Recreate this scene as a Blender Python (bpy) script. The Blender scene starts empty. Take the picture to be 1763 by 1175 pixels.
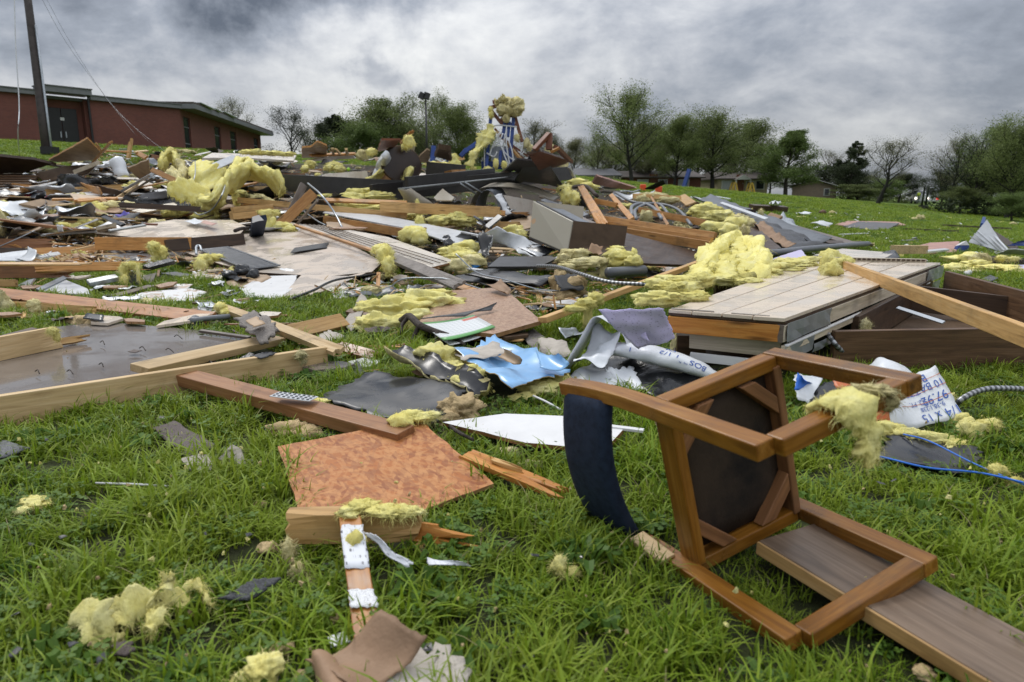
import bpy,bmesh,math,random
import numpy as np
from mathutils import Vector,Matrix,noise,Euler
R=math.radians
sc=bpy.context.scene
COL=sc.collection
rnd=random.Random(11)

# ------------------------------------------------------------------ camera
EYE=1.05
PITCH=R(11.9)
cam_d=bpy.data.cameras.new('camera')
cam=bpy.data.objects.new('camera',cam_d); COL.objects.link(cam)
cam.location=(0,0,EYE); cam.rotation_euler=(R(90)-PITCH,0,0)
cam_d.lens=24; cam_d.sensor_width=36; cam_d.clip_end=3000; cam_d.clip_start=.05
cam_d.dof.use_dof=True; cam_d.dof.focus_distance=4.2; cam_d.dof.aperture_fstop=3.6
sc.camera=cam

# ------------------------------------------------------------------ sky and light
w=bpy.data.worlds.new('World'); sc.world=w; w.use_nodes=True
nt=w.node_tree; nt.nodes.clear()
def wn(t,**k):
 n=nt.nodes.new(t)
 for a,b in k.items(): setattr(n,a,b)
 return n
def math_n(tree,op,a,b=None,c=None,clamp=False):
 n=tree.nodes.new('ShaderNodeMath'); n.operation=op; n.use_clamp=clamp
 for i,v in enumerate((a,b,c)):
  if v is None: continue
  if isinstance(v,(int,float)): n.inputs[i].default_value=v
  else: tree.links.new(v,n.inputs[i])
 return n.outputs[0]
L_=nt.links.new
tc=wn('ShaderNodeTexCoord')
sep=wn('ShaderNodeSeparateXYZ'); L_(tc.outputs['Generated'],sep.inputs[0])
zc=math_n(nt,'ADD',math_n(nt,'MAXIMUM',sep.outputs[2],0.0),0.30)
cx=math_n(nt,'DIVIDE',sep.outputs[0],zc); cy=math_n(nt,'DIVIDE',sep.outputs[1],zc)
cmb=wn('ShaderNodeCombineXYZ'); L_(cx,cmb.inputs[0]); L_(cy,cmb.inputs[1]); cmb.inputs[2].default_value=3.1
def wnoise(scale,det,rough,dist,off,src=None):
 m=wn('ShaderNodeMapping'); L_(src or cmb.outputs[0],m.inputs[0]); m.inputs['Scale'].default_value=(1,1,1.9) if src else (1,1,1); m.inputs['Location'].default_value=off
 n=wn('ShaderNodeTexNoise'); n.inputs['Scale'].default_value=scale; n.inputs['Detail'].default_value=det
 n.inputs['Roughness'].default_value=rough; n.inputs['Distortion'].default_value=dist
 L_(m.outputs[0],n.inputs['Vector']); return n.outputs['Fac']
n1=wnoise(1.1,9,.56,.25,(2.3,1.7,0)); n2=wnoise(5.5,8,.60,.3,(7.1,3.3,2),tc.outputs['Generated']); n3=wnoise(17,5,.6,.2,(1.1,8.3,4),tc.outputs['Generated'])
b=math_n(nt,'ADD',math_n(nt,'MULTIPLY',n1,.50),math_n(nt,'MULTIPLY',n2,.38))
b=math_n(nt,'ADD',b,math_n(nt,'MULTIPLY',n3,.12))
b=math_n(nt,'ADD',math_n(nt,'MULTIPLY',math_n(nt,'SUBTRACT',b,.5),2.4),.49)
wv=wn('ShaderNodeTexNoise'); L_(tc.outputs['Generated'],wv.inputs['Vector']); wv.inputs['Scale'].default_value=6.5; wv.inputs['Detail'].default_value=7; wv.inputs['Roughness'].default_value=.6
wa=wn('ShaderNodeVectorMath',operation='SUBTRACT'); L_(wv.outputs['Color'],wa.inputs[0]); wa.inputs[1].default_value=(.5,.5,.5)
wb=wn('ShaderNodeVectorMath',operation='MULTIPLY'); L_(wa.outputs[0],wb.inputs[0]); wb.inputs[1].default_value=(.36,.36,.22)
wc=wn('ShaderNodeVectorMath',operation='ADD'); L_(wb.outputs[0],wc.inputs[0]); L_(tc.outputs['Generated'],wc.inputs[1]); WARP=wc.outputs[0]
def bump(az,el,width,amp,flat=1.0):
 """a bank of cloud (or a gap in it) round one direction of the sky"""
 global b
 d=Vector((math.sin(R(az))*math.cos(R(el)),math.cos(R(az))*math.cos(R(el)),math.sin(R(el))))
 v=wn('ShaderNodeVectorMath',operation='SUBTRACT'); L_(WARP,v.inputs[0]); v.inputs[1].default_value=d
 s=wn('ShaderNodeVectorMath',operation='MULTIPLY'); L_(v.outputs[0],s.inputs[0]); s.inputs[1].default_value=(1,1,flat)
 l=wn('ShaderNodeVectorMath',operation='LENGTH'); L_(s.outputs[0],l.inputs[0])
 f=math_n(nt,'MULTIPLY',math_n(nt,'SUBTRACT',1.0,math_n(nt,'DIVIDE',l.outputs['Value'],math.sin(R(width)))),1.25,clamp=True)
 f=math_n(nt,'MULTIPLY',math_n(nt,'SMOOTHSTEP' if False else 'MULTIPLY',math_n(nt,'MULTIPLY',f,f),math_n(nt,'SUBTRACT',3.0,math_n(nt,'MULTIPLY',f,2.0))),amp)
 b=math_n(nt,'ADD',b,f)
bump(-14,7,30,.27,2.2)
bump(0,12,16,.10,1.6)
bump(-33,18,28,-.40,2.1)
bump(-19,17.0,15,-.30,2.2)
bump(-7.2,10.0,4.6,-.34,1.4)
bump(34,15,30,-.10,1.6)
bump(24,6,34,.07,2.0)
cr=wn('ShaderNodeValToRGB'); L_(b,cr.inputs[0])
els=cr.color_ramp.elements
els[0].position=0; els[0].color=(.070,.082,.105,1)
els[1].position=.90; els[1].color=(.56,.565,.56,1)
for p,c in ((.36,(.215,.235,.272,1)),(.52,(.315,.33,.36,1)),(.70,(.44,.45,.465,1))):
 e=els.new(p); e.color=c
# an overcast sky grows brighter towards the zenith
cie=math_n(nt,'ADD',math_n(nt,'MULTIPLY',math_n(nt,'MAXIMUM',sep.outputs[2],0.0),2.6),.78)
sky=wn('ShaderNodeTexSky'); sky.sky_type='NISHITA'; sky.sun_disc=False
SUN_EL,SUN_AZ=52,-35
sky.sun_elevation=R(SUN_EL); sky.sun_rotation=R(SUN_AZ)
mul=wn('ShaderNodeVectorMath',operation='SCALE'); L_(cr.outputs[0],mul.inputs[0]); L_(math_n(nt,'MULTIPLY',cie,10.0),mul.inputs['Scale'])
mx=wn('ShaderNodeMixRGB'); mx.inputs[0].default_value=.96; L_(sky.outputs[0],mx.inputs[1]); L_(mul.outputs[0],mx.inputs[2])
bg=wn('ShaderNodeBackground'); bg.inputs['Strength'].default_value=.1; L_(mx.outputs[0],bg.inputs[0])
wo=wn('ShaderNodeOutputWorld'); L_(bg.outputs[0],wo.inputs[0])
sun_d=bpy.data.lights.new('sun','SUN'); sun_d.energy=1.3; sun_d.angle=R(22); sun_d.color=(1,.96,.90)
sun=bpy.data.objects.new('sun',sun_d); COL.objects.link(sun)
sdir=Vector((math.sin(R(SUN_AZ))*math.cos(R(SUN_EL)),math.cos(R(SUN_AZ))*math.cos(R(SUN_EL)),math.sin(R(SUN_EL))))
sun.rotation_euler=(-sdir).to_track_quat('-Z','Y').to_euler()
sc.view_settings.view_transform='Standard'; sc.view_settings.look='None'
sc.view_settings.exposure=.40; sc.view_settings.gamma=1; sc.view_settings.use_curve_mapping=False
sc.render.engine='CYCLES'
sc.cycles.max_bounces=6; sc.cycles.diffuse_bounces=3; sc.cycles.glossy_bounces=3; sc.cycles.transmission_bounces=4
sc.cycles.transparent_max_bounces=6; sc.cycles.use_denoising=True

# ------------------------------------------------------------------ terrain and sight lines
TT=[-1.6,-1.0,-.75,-.45,-.34,-.15,0,.15,.27,.4,.5,.6,.68,.8,1.2]
TZ=[4.8,4.65,4.35,3.75,3.55,3.05,2.6,2.0,1.5,1.1,.55,-.15,-.5,-.7,-.8]
_tx=np.linspace(-2,2,801); _tz=np.interp(_tx,TT,TZ)
_k=np.hanning(61); _k /= _k.sum(); _tz=np.convolve(np.pad(_tz,30,mode='edge'),_k,'valid')
def terr_np(x,y):
 t=x/np.maximum(y,12.0)
 z=np.interp(t,_tx,_tz)
 s=np.clip((y-7.5)/36.0,0,1); s=s*s*(3-2*s)
 return z*s+np.clip(y-44,0,400)*.004*np.clip(1-np.abs(t)*.4,0,1)
_tl=_tz.tolist()
def terr(x,y):
 t=x/max(y,12.0); i=(t+2)*200
 i=min(max(i,0),799.99); k=int(i); z=_tl[k]+(_tl[k+1]-_tl[k])*(i-k)
 s=min(max((y-7.5)/36.0,0),1); s=s*s*(3-2*s)
 return z*s+min(max(y-44,0),400)*.004*min(max(1-abs(t)*.4,0),1)
FPX=1763*24/36.0
CP,SP=math.cos(PITCH),math.sin(PITCH)
def ray(u,v):
 xc=(u-881.5)/FPX; yc=(587.5-v)/FPX
 return Vector((xc,CP+yc*SP,-SP+yc*CP))
def D(u,v,d):
 return Vector((0,0,EYE))+ray(u,v)*d
def G(u,v,z=0.0):
 """the place on the terrain (lifted by z) that is seen at photo position u, v"""
 r=ray(u,v); h=lambda q: EYE+r.z*q-terr(r.x*q,r.y*q)
 def hit(lo,z,hi):
  a=lo
  while a<hi:
   b_=a*1.03+.02
   if h(b_)<=z:
    for _ in range(22):
     m=(a+b_)/2
     if h(m)<=z: b_=m
     else: a=m
    return b_
   a=b_
  return None
 dg=hit(.3,0,120)
 if z==0 and dg: d=dg
 else:
  if dg:
   s=min(max((dg-5)/6,0),1); lo=dg*(.35+.28*s)
  else: lo=14.0
  d=lo if h(lo)<=z else hit(lo,z,dg or 60)
  if d is None: d=min((q*.5 for q in range(28,100)),key=h)
 return Vector((r.x*d,r.y*d,EYE+r.z*d))
def P(a):
 if isinstance(a,Vector): return a.copy()
 return G(*a)
def depth(p): return p.y*CP-(p.z-EYE)*SP
def proj(p):
 d=depth(p); return (881.5+FPX*p.x/d,587.5-FPX*(p.y*SP+(p.z-EYE)*CP)/d)
def ppm(p): return FPX/max(depth(p),.2)      # photo pixels per metre there

# ------------------------------------------------------------------ materials
MAT={}
class NB:
 def __init__(s,name):
  s.m=bpy.data.materials.new(name); s.m.use_nodes=True; s.t=s.m.node_tree; s.t.nodes.clear()
  s.out=s.n('ShaderNodeOutputMaterial'); s.b=s.n('ShaderNodeBsdfPrincipled'); s.l(s.b.outputs[0],s.out.inputs[0])
  s.tc=s.n('ShaderNodeTexCoord'); s.oi=s.n('ShaderNodeObjectInfo'); MAT[name]=s.m
 def n(s,t,**k):
  n=s.t.nodes.new(t)
  for a,b in k.items(): setattr(n,a,b)
  return n
 def l(s,a,b): s.t.links.new(a,b)
 def coord(s,scale=(1,1,1),rand=True,kind='Object',rot=(0,0,0)):
  m=s.n('ShaderNodeMapping'); s.l(s.tc.outputs[kind],m.inputs[0]); m.inputs['Scale'].default_value=scale; m.inputs['Rotation'].default_value=rot
  if rand:
   c=s.n('ShaderNodeCombineXYZ'); v=math_n(s.t,'MULTIPLY',s.oi.outputs['Random'],37.0)
   for i in range(3): s.l(v,c.inputs[i])
   s.l(c.outputs[0],m.inputs['Location'])
  return m.outputs[0]
 def noise(s,vec,scale,det=4,rough=.55,dist=0,out='Fac'):
  n=s.n('ShaderNodeTexNoise'); s.l(vec,n.inputs['Vector']); n.inputs['Scale'].default_value=scale
  n.inputs['Detail'].default_value=det; n.inputs['Roughness'].default_value=rough; n.inputs['Distortion'].default_value=dist
  return n.outputs[out]
 def ramp(s,fac,stops,interp='LINEAR'):
  r=s.n('ShaderNodeValToRGB'); s.l(fac,r.inputs[0]); e=r.color_ramp.elements; r.color_ramp.interpolation=interp
  e[0].position,e[0].color=stops[0][0],tuple(stops[0][1])+(1,)
  e[1].position,e[1].color=stops[-1][0],tuple(stops[-1][1])+(1,)
  for p,c in stops[1:-1]:
   q=e.new(p); q.color=tuple(c)+(1,)
  return r.outputs[0]
 def mix(s,fac,a,b,mode='MIX'):
  m=s.n('ShaderNodeMixRGB',blend_type=mode)
  for i,v in zip((0,1,2),(fac,a,b)):
   if isinstance(v,(int,float)): m.inputs[i].default_value=v
   elif isinstance(v,tuple): m.inputs[i].default_value=v+(1,) if len(v)==3 else v
   else: s.l(v,m.inputs[i])
  return m.outputs[0]
 def thr(s,v,lo,hi):
  m=s.n('ShaderNodeMapRange'); s.l(v,m.inputs[0]); m.inputs[1].default_value=lo; m.inputs[2].default_value=hi; return m.outputs[0]
 def col(s,c):
  if isinstance(c,tuple): s.b.inputs['Base Color'].default_value=c+(1,)
  else: s.l(c,s.b.inputs['Base Color'])
 def rough(s,v,v2=None,fac=None):
  if fac is None: s.b.inputs['Roughness'].default_value=v
  else:
   m=s.n('ShaderNodeMapRange'); s.l(fac,m.inputs[0]); m.inputs[3].default_value=v; m.inputs[4].default_value=v2; s.l(m.outputs[0],s.b.inputs['Roughness'])
 def bumpn(s,h,strength=.3,dist=.01):
  n=s.n('ShaderNodeBump'); n.inputs['Strength'].default_value=strength; n.inputs['Distance'].default_value=dist
  s.l(h,n.inputs['Height']); s.l(n.outputs[0],s.b.inputs['Normal'])
 def vary(s,c,amt=.25):
  """each object a little lighter or darker"""
  h=s.n('ShaderNodeHueSaturation'); s.l(c,h.inputs['Color'])
  m=s.n('ShaderNodeMapRange'); s.l(s.oi.outputs['Random'],m.inputs[0]); m.inputs[3].default_value=1-amt; m.inputs[4].default_value=1+amt
  s.l(m.outputs[0],h.inputs['Value']); return h.outputs[0]
 def spec(s,v): s.b.inputs['Specular IOR Level'].default_value=v

def wood(name,c1,c2,c3,rough=.6,dirt=.35,spec=.3,var=.22):
 k=NB(name); c1=tuple(x*.68 for x in c1); dirt+=.12
 v=k.coord((.9,11,11)); g=k.noise(v,2.2,6,.6,1.2); f=k.noise(k.coord((3,90,90)),1.6,3,.6)
 c=k.ramp(g,[(.25,c1),(.5,c2),(.78,c3)])
 c=k.mix(k.thr(f,.35,.75),c,k.mix(.5,c,c1),'MIX')
 vo=k.n('ShaderNodeTexVoronoi'); k.l(k.coord((1.1,6,6)),vo.inputs['Vector']); vo.inputs['Scale'].default_value=1.6
 kn=k.thr(vo.outputs['Distance'],.16,.05); c=k.mix(math_n(k.t,'MULTIPLY',kn,.8,clamp=True),c,tuple(x*.28 for x in c1))
 d=k.noise(k.coord((1,1,1)),3.2,6,.65); c=k.mix(math_n(k.t,'MULTIPLY',k.thr(d,.52,.72),dirt,clamp=True),c,(.06,.045,.03))
 k.col(k.vary(c,var)); k.rough(rough,rough*.55,k.thr(d,.4,.7)); k.spec(spec); k.bumpn(k.mix(.5,g,f),.25,.004)
wood('pine',(.42,.235,.080),(.55,.335,.13),(.64,.44,.21),.62,.30)
wood('pine_orange',(.36,.155,.040),(.48,.24,.076),(.58,.34,.14),.55,.4)
wood('orange_wood',(.36,.125,.022),(.44,.185,.038),(.52,.27,.075),.55,.35)
wood('pine_pale',(.52,.345,.155),(.60,.43,.225),(.68,.53,.32),.6,.25)
wood('brown_stain',(.17,.066,.024),(.27,.118,.048),(.36,.18,.084),.42,.35,.5)
wood('red_stain',(.23,.095,.036),(.335,.155,.064),(.43,.235,.115),.5,.3,.3)
wood('dark_wood',(.035,.020,.012),(.065,.036,.020),(.105,.060,.033),.5,.4,.4)
wood('joist_brown',(.060,.032,.018),(.12,.066,.034),(.175,.105,.058),.55,.45)
wood('weathered',(.10,.075,.058),(.155,.120,.096),(.215,.175,.145),.42,.3,.5)
wood('chair_wood',(.155,.052,.007),(.255,.105,.013),(.385,.195,.042),.40,.5,.35,.06)
wood('plank_brown',(.10,.066,.042),(.15,.104,.070),(.215,.158,.112),.5,.35,.35)
wood('chair_raw',(.15,.065,.025),(.24,.11,.045),(.32,.16,.07),.6,.4,.3,.06)
wood('ply_edge',(.19,.10,.04),(.30,.17,.075),(.38,.24,.12),.65,.45)
wood('cream_wood',(.50,.42,.30),(.58,.50,.38),(.66,.58,.46),.5,.3)

def plain(name,c,rough=.6,var=.2,mott=.35,scale=6,spec=.4,dark=None,bump=.15,bs=40,metal=0,dist=.004):
 k=NB(name); n=k.noise(k.coord(),scale,6,.62)
 dk=dark or tuple(x*(1-mott) for x in c)
 cc=k.ramp(n,[(.3,dk),(.55,c),(.8,tuple(min(1,x*(1+mott*.35)) for x in c))])
 k.col(k.vary(cc,var)); k.rough(rough,rough*.7,n); k.spec(spec); k.b.inputs['Metallic'].default_value=metal
 k.bumpn(k.noise(k.coord(),bs,4,.6),bump,dist); return k
plain('white_board',(.66,.66,.66),.45,.08,.12,5,.45)
plain('white_metal',(.58,.60,.62),.35,.12,.2,7,.5)
plain('grey_metal',(.27,.29,.30),.38,.2,.35,9,.6,metal=.55)
plain('dark_steel',(.030,.028,.029),.42,.15,.4,6,.5)
plain('black_plastic',(.020,.021,.023),.30,.25,.4,7,.5,bump=.4,bs=14,dist=.02)
plain('grey_plastic',(.115,.125,.14),.38,.2,.3,7,.5)
plain('hose_grey',(.155,.165,.18),.45,.1,.2,9)
plain('navy',(.014,.024,.050),.85,.1,.45,40,.25,bump=.5,bs=260,dist=.002)
plain('blue_paint',(.018,.055,.24),.42,.15,.3,5)
plain('blue_bright',(.02,.16,.42),.4,.1,.3,5)
plain('blue_light',(.22,.43,.70),.28,.03,.10,3,.6,bump=.12,bs=6)
plain('tan_board',(.34,.235,.14),.6,.2,.3,5)
plain('brown_board',(.090,.058,.036),.7,.2,.35,5,.15)
plain('table_brown',(.030,.017,.012),.4,.05,.25,6)
plain('beige_metal',(.36,.32,.25),.40,.05,.15,5)
plain('grey_stucco',(.23,.205,.185),.8,.1,.35,9,.3,bump=.9,bs=60,dist=.02)
plain('foam_tan',(.50,.375,.20),.9,.12,.4,9,.2,bump=1,bs=45,dist=.02)
plain('kraft',(.30,.19,.115),.75,.15,.3,6,.3,bump=.5,bs=10,dist=.02)
plain('grey_pulp',(.42,.38,.33),.85,.1,.2,10,.2,bump=.8,bs=50,dist=.01)
plain('bark',(.060,.048,.042),.85,.1,.5,14,.2,bump=1,bs=40,dist=.02)
plain('tree_bark',(.060,.052,.045),.9,.15,.4,3,.2)
plain('tree_bark_dark',(.035,.034,.030),.9,.15,.4,3,.2)
plain('red_paint',(.36,.03,.045),.4,.1,.3,7)
plain('pink_board',(.42,.235,.19),.6,.12,.3,5)
plain('lavender',(.52,.48,.66),.6,.05,.1,5)
plain('purple_cloth',(.12,.10,.42),.7,.05,.3,6)
plain('orange_plastic',(.70,.10,.02),.5,.05,.2,6)
plain('green_ball',(.32,.62,.03),.6,.05,.1,6)
plain('safety_orange',(.75,.09,.03),.6,.05,.2,6)
plain('yellow_paint',(.58,.40,.06),.5,.05,.2,6)
plain('pole_wood',(.050,.040,.036),.8,.05,.4,4)
plain('galv',(.36,.39,.42),.4,.05,.2,9,.6,metal=.5)
plain('roof_grey',(.125,.125,.13),.85,.05,.25,5)
plain('roof_brown',(.085,.07,.062),.85,.05,.25,5)
plain('wall_cream',(.40,.34,.22),.8,.05,.2,3)
plain('wall_tan',(.25,.19,.145),.8,.05,.2,3)
plain('wall_white',(.55,.55,.54),.7,.05,.15,3)
plain('fascia',(.165,.17,.18),.55,.05,.2,4)
plain('door_dark',(.016,.016,.017),.4,.05,.2,4)
plain('rust_paint',(.17,.060,.030),.6,.1,.4,6)
plain('tyre',(.015,.015,.016),.8,.02,.2,8)
plain('car_white',(.6,.61,.63),.25,.02,.05,4)
plain('car_grey',(.18,.19,.2),.25,.02,.05,4)
plain('skin',(.4,.25,.18),.6,.02,.1,6)
plain('vest',(.45,.55,.05),.7,.02,.1,6)
plain('white_plastic',(.66,.685,.71),.36,.05,.16,4,.45,bump=.35,bs=6,dist=.03)
plain('dusty_cloth',(.045,.031,.021),.85,.02,.9,5,.2,dark=(.012,.010,.009),bump=.5,bs=120)
plain('string_blue',(.03,.16,.62),.5,.02,.1,6)
plain('print_blue',(.03,.09,.36),.5,.0,.05,6)
plain('print_black',(.03,.03,.035),.6,.0,.05,6)
plain('print_orange',(.50,.13,.04),.5,.0,.2,6)
plain('glass_dark',(.02,.024,.03),.12,.02,.1,3,.8)
plain('curtain',(.35,.37,.39),.3,.02,.1,3,.6)
def emit(name,c,s):
 k=NB(name); k.col(c); k.b.inputs['Emission Color'].default_value=c+(1,); k.b.inputs['Emission Strength'].default_value=s
emit('headlamp',(1,.93,.8),3.0); emit('tail_light',(1,.04,.03),1.6)

def build_special():
 # fibreglass wool
 k=NB('insulation'); v=k.coord(); n=k.noise(v,7,7,.62); f=k.mix(.5,k.noise(k.coord((1,1,.25)),60,5,.75),k.noise(v,26,5,.7))
 c=k.ramp(n,[(.25,(.72,.62,.17)),(.5,(.84,.775,.30)),(.8,(.88,.85,.50))])
 c=k.mix(math_n(k.t,'MULTIPLY',k.thr(f,.56,.38),.28,clamp=True),c,(.56,.45,.10)); c=k.mix(math_n(k.t,'MULTIPLY',k.thr(k.noise(v,4.2,6,.7),.60,.72),.4,clamp=True),c,(.34,.26,.09))  # crease shading mixed into the colour where the fibre bump dips
 k.col(k.vary(c,.12)); k.rough(.95); k.spec(.1); k.bumpn(k.mix(.75,n,f),.9,.03)
 tr=k.n('ShaderNodeBsdfTranslucent'); k.l(c,tr.inputs[0]); ms=k.n('ShaderNodeMixShader'); ms.inputs[0].default_value=.10; k.l(k.b.outputs[0],ms.inputs[1]); k.l(tr.outputs[0],ms.inputs[2]); k.l(ms.outputs[0],k.out.inputs[0])
 k=NB('insulation_dirty'); v=k.coord(); n=k.noise(v,9,7,.62); f=k.noise(v,60,4,.7)
 c=k.ramp(n,[(.25,(.46,.39,.17)),(.5,(.64,.57,.29)),(.8,(.72,.67,.43))])
 c=k.mix(math_n(k.t,'MULTIPLY',k.thr(k.noise(v,5,6,.7),.5,.66),.6,clamp=True),c,(.10,.075,.045))
 k.col(k.vary(c,.15)); k.rough(.95); k.spec(.1); k.bumpn(k.mix(.5,n,f),.8,.03)
 # oriented strand board: crossed flakes of several browns
 def osb(name,base,hi,lo,rough):
  k=NB(name); c=k.ramp(k.noise(k.coord(),5,5,.6),[(.2,tuple(x*.72 for x in base)),(.5,base),(.8,tuple(x*1.1 for x in base))])
  h=None
  for i,(a,s) in enumerate(((0,1.0),(.9,1.15),(2.0,.95),(1.4,1.3))):
   vm=k.n('ShaderNodeVectorMath',operation='MULTIPLY'); k.l(k.coord((1,1,1),True,'Object',(0,0,a)),vm.inputs[0]); vm.inputs[1].default_value=(17*s,62*s,20); nw=k.n('ShaderNodeVectorMath',operation='SCALE'); k.l(k.noise(k.coord(),30,3,.6,0,'Color'),nw.inputs[0]); nw.inputs['Scale'].default_value=.35; nv=k.n('ShaderNodeVectorMath',operation='ADD'); k.l(vm.outputs[0],nv.inputs[0]); k.l(nw.outputs[0],nv.inputs[1]); vo=k.n('ShaderNodeTexVoronoi'); k.l(nv.outputs[0],vo.inputs['Vector']); vo.inputs['Scale'].default_value=1
   s2=k.n('ShaderNodeSeparateXYZ'); k.l(vo.outputs['Color'],s2.inputs[0])
   f=k.thr(s2.outputs[i%3],.66,.70); f2=k.thr(s2.outputs[(i+1)%3],.80,.84)
   c=k.mix(math_n(k.t,'MULTIPLY',f,.38),c,hi); c=k.mix(math_n(k.t,'MULTIPLY',f2,.42),c,lo)
   h=s2.outputs[i%3] if h is None else math_n(k.t,'ADD',h,s2.outputs[i%3])
  k.col(c); k.spec(.25); k.rough(rough,rough*.7,k.noise(k.coord(),4,3)); k.bumpn(h,.35,.003)
 osb('osb_orange',(.36,.128,.036),(.50,.245,.095),(.20,.060,.024),.6)
 osb('osb_pink',(.33,.20,.13),(.44,.30,.20),(.21,.11,.07),.42)
 # wet panels: dirty film with glossy puddles
 def wet(name,c,dirt,amt,r0=.12,r1=.55,lo=.42,hi=.6):
  k=NB(name); v=k.coord(); p=k.noise(v,2.6,7,.62,.4); q=k.noise(v,14,5,.65)
  cc=k.mix(math_n(k.t,'MULTIPLY',k.thr(p,.42,.7),amt,clamp=True),c,dirt)
  cc=k.mix(math_n(k.t,'MULTIPLY',k.thr(q,.56,.75),.4,clamp=True),cc,tuple(x*.45 for x in dirt))
  k.col(k.vary(cc,.06)); k.rough(r0,r1,k.thr(p,lo,hi)); k.spec(.55); k.bumpn(q,.06,.004)
 wet('beige_wet',(.54,.47,.395),(.36,.27,.195),.75)
 wet('plank_beige',(.63,.54,.435),(.50,.405,.30),.7,.10,.42)
 wet('grey_wet',(.20,.175,.155),(.105,.08,.065),.9,.04,.24,.40,.62)
 wet('cream_wet',(.60,.55,.48),(.42,.34,.26),.6,.2,.6)
 wet('roof_black',(.024,.025,.028),(.050,.050,.052),.8,.18,.5)
 wet('black_wet',(.014,.014,.016),(.040,.040,.042),.7,.26,.5)
 # asphalt shingle granules
 for nm,a,bb in (('shingle_black',(.020,.021,.024),(.055,.058,.064)),('shingle_brown',(.050,.036,.032),(.115,.088,.078)),('shingle_grey',(.06,.064,.072),(.14,.145,.155))):
  k=NB(nm); g=k.noise(k.coord(),210,2,.6); m=k.noise(k.coord(),8,4)
  k.col(k.vary(k.mix(k.thr(g,.4,.62),a,bb),.2)); k.rough(.55,.85,m); k.bumpn(g,.6,.004)
 # drywall with torn paper
 k=NB('drywall'); v=k.coord(); n=k.noise(v,4.5,5,.65,.5)
 c=k.mix(k.thr(n,.535,.545),(.60,.60,.60),(.36,.255,.18)); c=k.mix(k.thr(n,.60,.61),c,(.44,.42,.40)); k.col(c); k.rough(.5); k.bumpn(n,.25,.01)
 # brick, too far away to tell the pieces apart
 k=NB('brick_red'); v=k.coord((1,1,1),False)
 sx=k.n('ShaderNodeSeparateXYZ'); k.l(v,sx.inputs[0]); cb=k.n('ShaderNodeCombineXYZ'); k.l(sx.outputs[0],cb.inputs[0]); k.l(sx.outputs[2],cb.inputs[1])
 br=k.n('ShaderNodeTexBrick'); k.l(cb.outputs[0],br.inputs['Vector']); br.inputs['Scale'].default_value=1; br.inputs['Brick Width'].default_value=.22; br.inputs['Row Height'].default_value=.075
 br.inputs['Mortar Size'].default_value=.008; br.inputs['Color1'].default_value=(.185,.058,.043,1); br.inputs['Color2'].default_value=(.148,.046,.036,1); br.inputs['Mortar'].default_value=(.15,.08,.065,1)
 c=k.mix(.5,br.outputs[0],k.ramp(k.noise(v,.35,5),[(.3,(.5,.5,.5)),(.7,(1,1,1))]),'MULTIPLY'); k.col(c); k.rough(.85); k.bumpn(br.outputs['Fac'],-.3,.01)
 # papers with rows of print
 def paper(name,base,ink,sx_,sy_,den):
  k=NB(name); v=k.coord((1,1,1),False,'UV'); s3=k.n('ShaderNodeSeparateXYZ'); k.l(v,s3.inputs[0])
  row=math_n(k.t,'FRACT',math_n(k.t,'MULTIPLY',s3.outputs[1],sy_)); on=math_n(k.t,'LESS_THAN',row,.45)
  cb=k.n('ShaderNodeCombineXYZ'); k.l(math_n(k.t,'MULTIPLY',s3.outputs[0],sx_),cb.inputs[0]); k.l(math_n(k.t,'MULTIPLY',math_n(k.t,'FLOOR',math_n(k.t,'MULTIPLY',s3.outputs[1],sy_)),7.7),cb.inputs[1])
  w=k.thr(k.noise(cb.outputs[0],1.0,3,.7),den,den+.05); k.col(k.mix(math_n(k.t,'MULTIPLY',on,w,clamp=True),base,ink)); k.rough(.6)
 paper('paper_lavender',(.62,.56,.84),(.30,.26,.46),22,22,.57)
 paper('paper_white',(.68,.69,.70),(.22,.22,.25),26,14,.5)
 paper('paper_tape',(.62,.64,.68),(.10,.10,.12),9,7,.56)
 # magazine page: grey table, green bands
 k=NB('booklet'); v=k.coord((1,1,1),False,'UV'); s3=k.n('ShaderNodeSeparateXYZ'); k.l(v,s3.inputs[0])
 ck=math_n(k.t,'LESS_THAN',math_n(k.t,'FRACT',math_n(k.t,'MULTIPLY',s3.outputs[0],13)),.25); rw=math_n(k.t,'LESS_THAN',math_n(k.t,'FRACT',math_n(k.t,'MULTIPLY',s3.outputs[1],11)),.3)
 c=k.mix(math_n(k.t,'MULTIPLY',math_n(k.t,'MAXIMUM',ck,rw),.4),(.66,.68,.68),(.34,.37,.37))
 c=k.mix(math_n(k.t,'GREATER_THAN',s3.outputs[1],.86),c,(.12,.34,.10)); c=k.mix(math_n(k.t,'LESS_THAN',s3.outputs[1],.10),c,(.10,.33,.12))
 rd=math_n(k.t,'MULTIPLY',math_n(k.t,'GREATER_THAN',s3.outputs[0],.72),math_n(k.t,'MULTIPLY',math_n(k.t,'LESS_THAN',s3.outputs[1],.25),math_n(k.t,'GREATER_THAN',s3.outputs[1],.12)))
 c=k.mix(rd,c,(.5,.10,.05)); k.col(c); k.rough(.3)
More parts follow.
